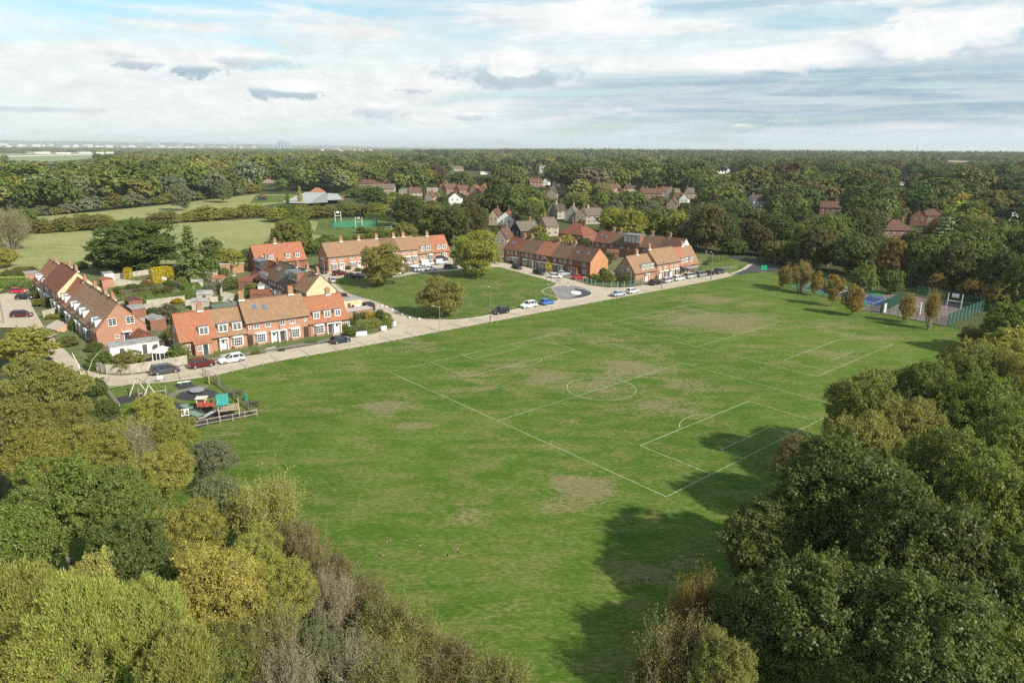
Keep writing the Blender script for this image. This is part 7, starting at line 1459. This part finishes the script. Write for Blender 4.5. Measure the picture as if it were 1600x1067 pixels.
# conservatory
t = thing('conservatory', 'white glazed conservatory with a pale hipped roof beside the board fence', 'conservatory', (*G(256, 566), 0), A(36)); f_ = MB(); g_ = MB(); oc = [(2.0*math.cos(k*math.pi/4+.39), 1.8*math.sin(k*math.pi/4+.39)) for k in range(8)]
for k in range(8):
    a, b = oc[k], oc[(k+1) % 8]; f_.bar((*a, 0), (*a, 2.3), .1).bar((*a, 2.3), (*b, 2.3), .1).bar((*a, .6), (*b, .6), .1).bar((*a, .05), (*b, .05), .1).bar((*a, 2.3), (0, 0, 3.2), .06); m_ = ((a[0]+b[0])/2, (a[1]+b[1])/2); f_.bar((*m_, 0), (*m_, 2.3), .06)
    g_.face([(*a, 2.28), (*b, 2.28), (0, 0, 3.16)], 1); g_.face([(a[0]*.98, a[1]*.98, .1), (b[0]*.98, b[1]*.98, .1), (b[0]*.98, b[1]*.98, 2.25), (a[0]*.98, a[1]*.98, 2.25)], 0)
f_.build('frame', WPAINT, t); g_.build('pane', [GLASS, mat('polycarbonate_roof', (.55, .53, .47), .4, .05)], t)
gpoly = GP([(195, 470), (180, 445), (245, 425), (330, 432), (400, 440), (440, 470), (430, 500), (330, 500), (262, 530), (235, 520)])
for i in range(52):      # the muddle of planting in the back gardens
    for _ in range(40):
        px, py = random.uniform(180, 440), random.uniform(425, 530); x, y = G(px, py)
        if inside(gpoly, x, y): break
    c = random.choice(['green', 'mid', 'olive', 'yg', 'sage', 'dark', 'bright', 'gold2', 'brown', 'pale']); r_ = random.uniform(.7, 1.9); hh = r_*random.uniform(.8, 1.7)
    shrub(px, py, r_, hh, c, '%s %s garden shrub %s' % ('big' if r_ > 1.4 else 'small', WORD[c], 'near the left terrace' if px < 250 else 'behind the orange end house' if px < 320 else 'behind the tall brown roofs' if px < 380 else 'beside the middle row'), .1)
for i, (px, py, L, an, m_) in enumerate([(215, 486, 7, 40, WOOD_G), (230, 478, 9, 40, WOOD_G), (250, 488, 8, -50, WOOD), (290, 478, 8, 40, WOOD_G), (320, 462, 9, -50, WOOD_G), (345, 490, 8, -50, WOOD), (300, 452, 9, 38, WOOD_D), (360, 478, 7, -50, WOOD_G), (270, 445, 9, -50, WOOD), (390, 488, 7, 40, WOOD_G), (410, 478, 6, -50, WOOD), (190, 462, 8, 40, WOOD_D)]):
    x, y = G(px, py); fence([(x, y), (x+L*math.cos(A(an)), y+L*math.sin(A(an)))], 1.5, ['grey', 'long grey', 'pale', 'short grey', 'weathered', 'worn pale', 'dark', 'low grey', 'rough pale', 'silvery', 'small pale', 'black stained'][i]+' board fence dividing the back gardens', m_, group='fences dividing the back gardens')
# washing line flag, white garden boards
x, y = G(255, 449); t = thing('flag', 'pale flag on a thin pole in the left gardens', 'flag', (x, y, 0), .4); MB().tube((0, 0, 0), (0, 0, 3.2), .04, .03, 6).build('pole', WPAINT, t); fl = MB(); [fl.face([(i*.16, .06*math.sin(i), 2.3-.04*i), ((i+1)*.16, .06*math.sin(i+1), 2.3-.04*(i+1)), ((i+1)*.16, .06*math.sin(i+1), 3.1-.04*(i+1)), (i*.16, .06*math.sin(i), 3.1-.04*i)]) for i in range(7)]; fl.build('cloth', mat('flag_pink', (.7, .55, .55), .8, .1), t)
for i, (px, py, L, an, lb) in enumerate([(612, 510, 1.5, 60, 'white board leaning on the hedge at the junction'), (596, 516.5, 1.4, 40, 'white board in the corner garden hedge'), (556, 525, 2.4, 20, 'low white garden wall beside the round clipped bush')]):
    o = MB().box(0, L, 0, .12, 0, .9).build('white_board', WPAINT, None, (*G(px, py), 0), (-.1, 0, A(an))); tag(o, lb, 'board')
# patios and lawns seen between the houses
PATIO = mat('patio_slabs', (.42, .37, .30), .9, .15, 2.)
for qi, q in enumerate([[(160, 470), (185, 476), (200, 470), (175, 462)], [(200, 500), (235, 512), (250, 500), (222, 490)], [(300, 485), (330, 492), (345, 480), (315, 474)], [(335, 470), (365, 474), (380, 462), (350, 456)], [(165, 440), (200, 446), (215, 440), (180, 434)], [(70, 512), (100, 520), (115, 508), (88, 500)], [(955, 400), (975, 405), (985, 398), (965, 392)], [(415, 552), (432, 549), (430, 541), (415, 545)], [(345, 562), (360, 560), (358, 552), (344, 555)], [(520, 520), (534, 518), (532, 525), (520, 529)]]): sheet('patio', GP(q), .044+.004*qi, PATIO)
for qi, q in enumerate([[(180, 452), (235, 450), (243, 443), (190, 444)], [(300, 570), (345, 563), (340, 556), (300, 562)], [(380, 556.5), (420, 549), (415, 543), (378, 550)], [(436, 547), (465, 541.5), (462, 535), (434, 540)], [(470, 540), (515, 532), (512, 526), (470, 533)], [(552, 520), (600, 508), (592, 496), (560, 500)], [(1090, 425), (1140, 416), (1150, 408), (1120, 404), (1100, 408)], [(390, 318), (440, 316), (460, 306), (400, 305)], [(1140, 428), (1160, 420), (1172, 411), (1120, 401), (1108, 412)]]): sheet('lawn', GP(q), .006+.004*qi, M_LAWN)
# leaves and litter on the field
lt = MB()
for (px, py) in [(607, 842), (660, 852), (681, 871), (712, 857), (716, 862), (595, 868), (634, 845), (608, 846), (1015, 905), (1070, 882), (700, 868)]:
    x, y = G(px, py)
    for _ in range(10): a = random.uniform(0, 6); lt.face([(x+random.gauss(0, .16), y+random.gauss(0, .12), .03) for _ in range(4)])
tag(lt.build('fallen_leaves', mat('straw_litter', (.45, .36, .2), .9, .2, 5)), 'pale scraps scattered on the grass near the belt', kind='stuff')
# ------------------------------------------------------------------ woodland
cand = []; USED = {}
scatter(225, 560, 12.5, .0006, -.72, .72, (13, 20), cand)
scatter(560, 1250, 16.5, .0006, -.72, .72, (16, 26), cand)
scatter(300, 900, 10.5, .0006, -.25, .32, (4.5, 9), cand, GP([(500, 300), (640, 262), (1100, 262), (1200, 330), (1080, 372), (900, 362), (780, 372), (640, 350)]))
for (a, b) in (((20, 342), (110, 334)), ((110, 334), (250, 320)), ((250, 320), (400, 301))):      # the wood's own skirt of bushes
    A0, B0 = G(*a), G(*b); n = int(math.dist(A0, B0)/7)
    for i in range(n):
        f = (i+.5)/n; x, y = A0[0]+(B0[0]-A0[0])*f, A0[1]+(B0[1]-A0[1])*f+random.uniform(2, 14); h = random.uniform(7, 13); cand.append((math.hypot(x, y), x, y, -2., h, h*.55, random.choice(['mid', 'olive', 'grey', 'grey', 'brown'])))
def seen(c):
    d, x, y, z, h, r, p = c; cx, cy, s = PX(x, y, z+h*.6); return -r*s < cx < 1600+r*s
cand = [c for c in cand if seen(c)]
cand.sort(key=lambda c: c[0])
ind = cand[:222]; rest = cand[222:]
LAND = [(1240, 425, 'the first orange saplings'), (1350, 440, 'the tennis court'), (1420, 430, 'the gap behind the two courts'), (1490, 440, 'the ball court hoop'), (1560, 450, 'the ball court corner'), (1590, 400, 'the right picture edge'), (1400, 365, 'the hipped bungalow in the wood'), (1436, 345, 'the dark red gable in the wood'),
 (1500, 335, 'the bright lime tree'), (1560, 340, 'the narrow golden tree'), (1300, 330, 'the tile hung house'), (1330, 300, 'the wood above the tile hung house'), (1215, 330, 'the dark columnar tree'), (1180, 400, 'the bend of the new tarmac road'), (1092, 355, 'the bare branched grey-green tree'), (1175, 312, 'the lone white gable'), (1130, 345, 'the light green tree by the side road'),
 (1270, 380, 'the broad green tree behind the saplings'), (1020, 350, 'the white gabled back row'), (960, 345, 'the flat dormer of the back row'), (900, 365, 'the red hipped roof'), (845, 360, 'the black boarded gable'), (790, 345, 'the large white gable'), (740, 340, 'the north row end'), (690, 335, 'the broad pine'), (636, 320, 'the tall dark tree of the north row'), (575, 345, 'the far green court'), (610, 335, 'the white hall'),
 (430, 345, 'the right end of the hedgerow'), (330, 400, 'the dark conifer'), (60, 350, 'the pale twiggy tree'), (10, 400, 'the left edge of the pasture'), (1540, 370, 'the wood under the lime tree'), (1380, 330, 'the wood behind the bungalow'), (1250, 350, 'the olive tree at the wood edge'), (1060, 330, 'the tan gable in the wood'), (700, 310, 'the dark roofed white gable'), (930, 330, 'the cottages'), (880, 335, 'the stone cottages')]
def zone(px):
    return ('beyond the left pasture' if px < 480 else 'behind the north row' if px < 780 else 'among the village gardens' if px < 1060 else 'in the dark wood beyond the side road' if px < 1330 else 'in the dark wood behind the courts')
for i, (d, x, y, z, h, r, p) in enumerate(ind):
    px = PX(x, y, z+h*.5)[0]; k = 'C0' if (p == 'dark' and random.random() < .12) else ('D%d' % random.randrange(6) if d > 330 else 'M%d' % random.randrange(3))
    if k == 'C0': r *= .7
    kind = 'conifer' if k == 'C0' else 'woodland tree'
    qx, qy, s_ = PX(x, y, z+h*.5); lm = min(LAND, key=lambda q: (q[0]-qx)**2+((q[1]-qy)*1.6)**2)
    rel = 'left of' if qx < lm[0]-14 else 'right of' if qx > lm[0]+14 else 'beyond' if qy < lm[1] else 'before'
    sz = 'small' if h < 10 else 'tall' if h > 18 else 'broad' if r > h*.5 else 'medium'
    key_ = (sz, p, kind, rel, lm[2]); USED[key_] = USED.get(key_, 0)+1; sz = ['', 'farther ', 'farthest ', 'hindmost ', 'last ', 'deepest '][min(5, USED[key_]-1)]+sz
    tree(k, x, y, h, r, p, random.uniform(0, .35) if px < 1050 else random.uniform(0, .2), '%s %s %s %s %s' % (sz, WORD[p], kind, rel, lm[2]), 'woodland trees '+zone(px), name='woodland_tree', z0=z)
# farther than that no one could count them: crowns instanced as one mass
protos = []
for i, k in enumerate(['F0', 'F1', 'F2', 'F3', 'K0', 'K1', 'C0']):
    a = (ind[-1][1]+9*i, ind[-1][2]+35+6*i)
    t = tree(k, a[0], a[1], 14, 6 if k[0] == 'F' else 6, 'mid', 0, ['round', 'wide', 'ragged', 'low', 'stubby', 'short', 'pointed'][i]+' mid green tree standing deep in the far woods', 'woodland trees at the far wood edge', name='woodland_tree')
    if k[0] == 'K': t.scale = (.35, .35, .5)
    protos.append(t.children[0])
far2 = []
scatter(1250, 2600, 30, .0004, -.70, .70, (12, 18), far2)
scatter(2600, 9000, 48, .0002, -.68, .68, (12, 18), far2)
pts = []
for c in rest: pts.append((c[1], c[2], c[3]-.3, c[5]/6., c[4]/14., 6 if random.random() < .05 else random.randrange(4), c[6]))
for c in far2: 
    k = random.uniform(.9, 1.25)*(1. if c[0] < 2600 else 1.35); pts.append((c[1], c[2], c[3]-2, k, c[4]/14.*(1 if c[0] < 2600 else 1.1), 4+random.randrange(2), c[6]))
for _ in range(60):      # taller trees standing out of the canopy
    d = random.uniform(900, 4200); a_ = random.uniform(-.3, .68); x, y = d*math.sin(a_), d*math.cos(a_)
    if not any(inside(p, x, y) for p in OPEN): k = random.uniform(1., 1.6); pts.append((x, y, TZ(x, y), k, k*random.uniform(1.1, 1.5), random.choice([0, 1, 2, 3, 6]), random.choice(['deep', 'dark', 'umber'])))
me = bpy.data.meshes.new('far_woodland'); me.vertices.add(len(pts)); me.vertices.foreach_set('co', np.array([p[:3] for p in pts], np.float32).ravel())
def att(n, ty, vals, key='value'):
    a = me.attributes.new(n, ty, 'POINT'); a.data.foreach_set(key, np.array(vals).ravel())
att('scl', 'FLOAT_VECTOR', np.array([(p[3], p[3], p[4]) for p in pts], np.float32), 'vector'); att('rot', 'FLOAT', np.array([random.uniform(0, 6.28) for _ in pts], np.float32))
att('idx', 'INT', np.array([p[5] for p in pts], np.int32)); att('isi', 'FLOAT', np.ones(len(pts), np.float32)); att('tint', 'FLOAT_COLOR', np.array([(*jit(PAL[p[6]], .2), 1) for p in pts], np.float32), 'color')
fw = put(me, 'far_woodland'); tag(fw, 'far mixed woods running to the horizon', kind='stuff')
ng = bpy.data.node_groups.new('plant_trees', 'GeometryNodeTree'); ng.interface.new_socket('Geometry', in_out='INPUT', socket_type='NodeSocketGeometry'); ng.interface.new_socket('Geometry', in_out='OUTPUT', socket_type='NodeSocketGeometry')
gi = ng.nodes.new('NodeGroupInput'); go = ng.nodes.new('NodeGroupOutput'); iop = ng.nodes.new('GeometryNodeInstanceOnPoints'); jn = ng.nodes.new('GeometryNodeJoinGeometry')
m2p = ng.nodes.new('GeometryNodeMeshToPoints'); ng.links.new(gi.outputs[0], m2p.inputs[0]); ng.links.new(m2p.outputs[0], iop.inputs['Points'])
order = protos[::-1]
for o in order:
    nd = ng.nodes.new('GeometryNodeObjectInfo'); nd.inputs['Object'].default_value = o; nd.inputs['As Instance'].default_value = True; nd.transform_space = 'ORIGINAL'; ng.links.new(nd.outputs['Geometry'], jn.inputs[0])
ng.links.new(jn.outputs[0], iop.inputs['Instance']); iop.inputs['Pick Instance'].default_value = True
def named(n, ty):
    nd = ng.nodes.new('GeometryNodeInputNamedAttribute'); nd.data_type = ty; nd.inputs['Name'].default_value = n; return nd.outputs['Attribute']
ng.links.new(named('idx', 'INT'), iop.inputs['Instance Index']); ng.links.new(named('scl', 'FLOAT_VECTOR'), iop.inputs['Scale'])
cx = ng.nodes.new('ShaderNodeCombineXYZ'); ng.links.new(named('rot', 'FLOAT'), cx.inputs[2]); ng.links.new(cx.outputs[0], iop.inputs['Rotation'])
ng.links.new(iop.outputs[0], go.inputs[0]); md = fw.modifiers.new('plant', 'NODES'); md.node_group = ng
# --- far hills with the city on them
hm, ht_, hb = principled('far_town_hills'); geo = ht_.n('ShaderNodeNewGeometry').outputs['Position']
mp = ht_.n('ShaderNodeMapping'); ht_.set(mp.inputs[0], geo); mp.inputs['Scale'].default_value = (1, .25, 3)
n1 = ht_.noise(mp.outputs[0], .006, 5, .7); n2 = ht_.noise(mp.outputs[0], .03, 3, .7)
ht_.set(hb.inputs['Base Color'], ht_.mix(ht_.ss(n2, .55, .7), ht_.mix(ht_.ss(n1, .4, .6), (.08, .11, .08), (.16, .17, .15)), (.62, .6, .57))); hb.inputs['Roughness'].default_value = 1
def ridge(name, d, x0, x1, prof, m):
    mb = MB(); n = 80; 
    for i in range(n):
        q = []
        for k in (i, i+1):
            f = k/n; px = x0+(x1-x0)*f; a = px_az(px); h = np.interp(px, [p[0] for p in prof], [p[1] for p in prof])+6*math.sin(px*.05)+2*math.sin(px*.21)
            q.append((d*math.tan(a), d, h))
        (ax, ay, ah), (bx, by, bh) = q
        mb.face([(ax*.93, ay*.93, -5), (bx*.93, by*.93, -5), (bx*.965, by*.965, bh*.55), (ax*.965, ay*.965, ah*.55)]); mb.face([(ax*.965, ay*.965, ah*.55), (bx*.965, by*.965, bh*.55), (bx, by, bh), (ax, ay, ah)]); mb.face([(ax, ay, ah), (bx, by, bh), (bx*1.1, by*1.1, -5), (ax*1.1, ay*1.1, -5)])
    tag(mb.build(name, m), kind='structure')
ridge('hill', 13000, -260, 640, [(-260, 112), (0, 118), (120, 112), (250, 100), (400, 78), (640, 45)], hm)
ridge('hill', 22000, 520, 1900, [(520, 45), (800, 60), (1100, 78), (1250, 84), (1400, 70), (1900, 80)], hm)
ridge('hill', 4200, 480, 720, [(480, 2), (520, 26), (570, 30), (640, 24), (720, 4)], hm)
TW = mat('far_tower', (.34, .38, .42), .6, .1, .01); TWH = mat('far_white_block', (.72, .72, .7), .7, .05, .01)
for i, (px, w_, h_, m_, lab) in enumerate([(266, 26, 143, TW, 'tall tapering skyscraper alone on the far skyline'), (258, 40, 112, TW, 'broad pale tower beside the tapering skyscraper'), (446, 22, 112, TW, 'slim left tower of the far tower cluster'), (450, 34, 143, TW, 'tallest tower of the far tower cluster'), (456, 30, 132, TW, 'second tallest tower of the far cluster'), (462, 34, 122, TW, 'right hand tower of the far cluster'), (440, 34, 90, TW, 'low left tower of the far cluster'),
     (372, 34, 105, TW, 'left tower of the pair between the clusters'), (380, 28, 112, TW, 'right tower of the pair between the clusters'), (300, 34, 104, TW, 'low tower right of the tapering skyscraper'), (330, 28, 98, TW, 'low far tower left of the pair')]+[(random.uniform(0, 420), random.uniform(22, 70), random.uniform(.35, .7), TWH, 'tiny white block scattered over the far town slope') for _ in range(46)]):
    d = 11500 if m_ is TW else random.uniform(11900, 12500); a = px_az(px); x, y = d*math.tan(a), d
    if m_ is TWH: h_ = np.interp(px, [0, 120, 250, 400], [95, 90, 76, 55])*h_
    if i == 0:
        o = MB(); [o.face([(x+k[0][0]*w_, y+k[0][1]*w_, 0), (x+k[1][0]*w_, y+k[1][1]*w_, 0), (x+k[1][0]*3, y+k[1][1]*3, h_), (x+k[0][0]*3, y+k[0][1]*3, h_)]) for k in (((-1, -1), (1, -1)), ((1, -1), (1, 1)), ((1, 1), (-1, 1)), ((-1, 1), (-1, -1)))]
    else: o = MB().box(x-w_/2, x+w_/2, y-30, y+30, 0, h_*.86).box(x-w_*.3, x+w_*.3, y-20, y+20, h_*.86, h_)
    tag(o.build('far_tower', m_), lab, 'tower', 'far skyline towers')
x, y = 7200*math.tan(px_az(1408)), 7200
sp = MB(); sp.box(x-5, x+5, y-5, y+5, 0, 62); [sp.face([(x+6*math.cos(k*math.pi/2+.78), y+6*math.sin(k*math.pi/2+.78), 62), (x+6*math.cos((k+1)*math.pi/2+.78), y+6*math.sin((k+1)*math.pi/2+.78), 62), (x, y, 105)]) for k in range(4)]
tag(sp.build('far_spire', TW), 'thin grey church spire on the right horizon', 'spire')
# small far white houses on the distant rise and at the airfield
for i in range(26):
    px = random.uniform(505, 600); d = random.uniform(3700, 4050); x = d*math.tan(px_az(px)); o = MB().box(-7, 7, -4, 4, 0, 6).face([(-7.5, -4.5, 6), (7.5, -4.5, 6), (7.5, 0, 9), (-7.5, 0, 9)], 1).face([(-7.5, 4.5, 6), (7.5, 4.5, 6), (7.5, 0, 9), (-7.5, 0, 9)], 1).mesh('far_house', [WHITE_R if i % 3 else TAN_R, RF_RED])
    ob = put(o, 'far_house', None, (x, d, 12+random.uniform(0, 14)), (0, 0, random.uniform(-.4, .4))); tag(ob, 'tiny pale house with red roof on the far rise', 'house', 'far houses on the rise')
for i in range(12):
    px = 48+i*11+random.uniform(-3, 3); x, y = G(px, 240.6+random.uniform(-.3, .3)); tag(MB().box(-16, 16, -8, 8, 0, 6+random.uniform(0, 4)).build('airfield_shed', TWH if i % 3 else TAN_R, None, (x, y, 0)), 'low pale shed along the edge of the airfield', 'shed', 'sheds by the airfield')
# ------------------------------------------------------------------ haze: even air round everything
hz = MB().box(-34000, 34000, -400, 34000, -6.2, 152).mesh('haze', [])
hmat = bpy.data.materials.new('haze_air'); hmat.use_nodes = True; nt = hmat.node_tree; nt.nodes.clear()
pv = nt.nodes.new('ShaderNodeVolumePrincipled'); pv.inputs['Color'].default_value = (.90, .95, 1., 1); pv.inputs['Density'].default_value = 7e-5; pv.inputs['Anisotropy'].default_value = .2
on = nt.nodes.new('ShaderNodeOutputMaterial'); nt.links.new(pv.outputs[0], on.inputs['Volume']); hz.materials.append(hmat)
ho = put(hz, 'haze'); tag(ho, kind='stuff')
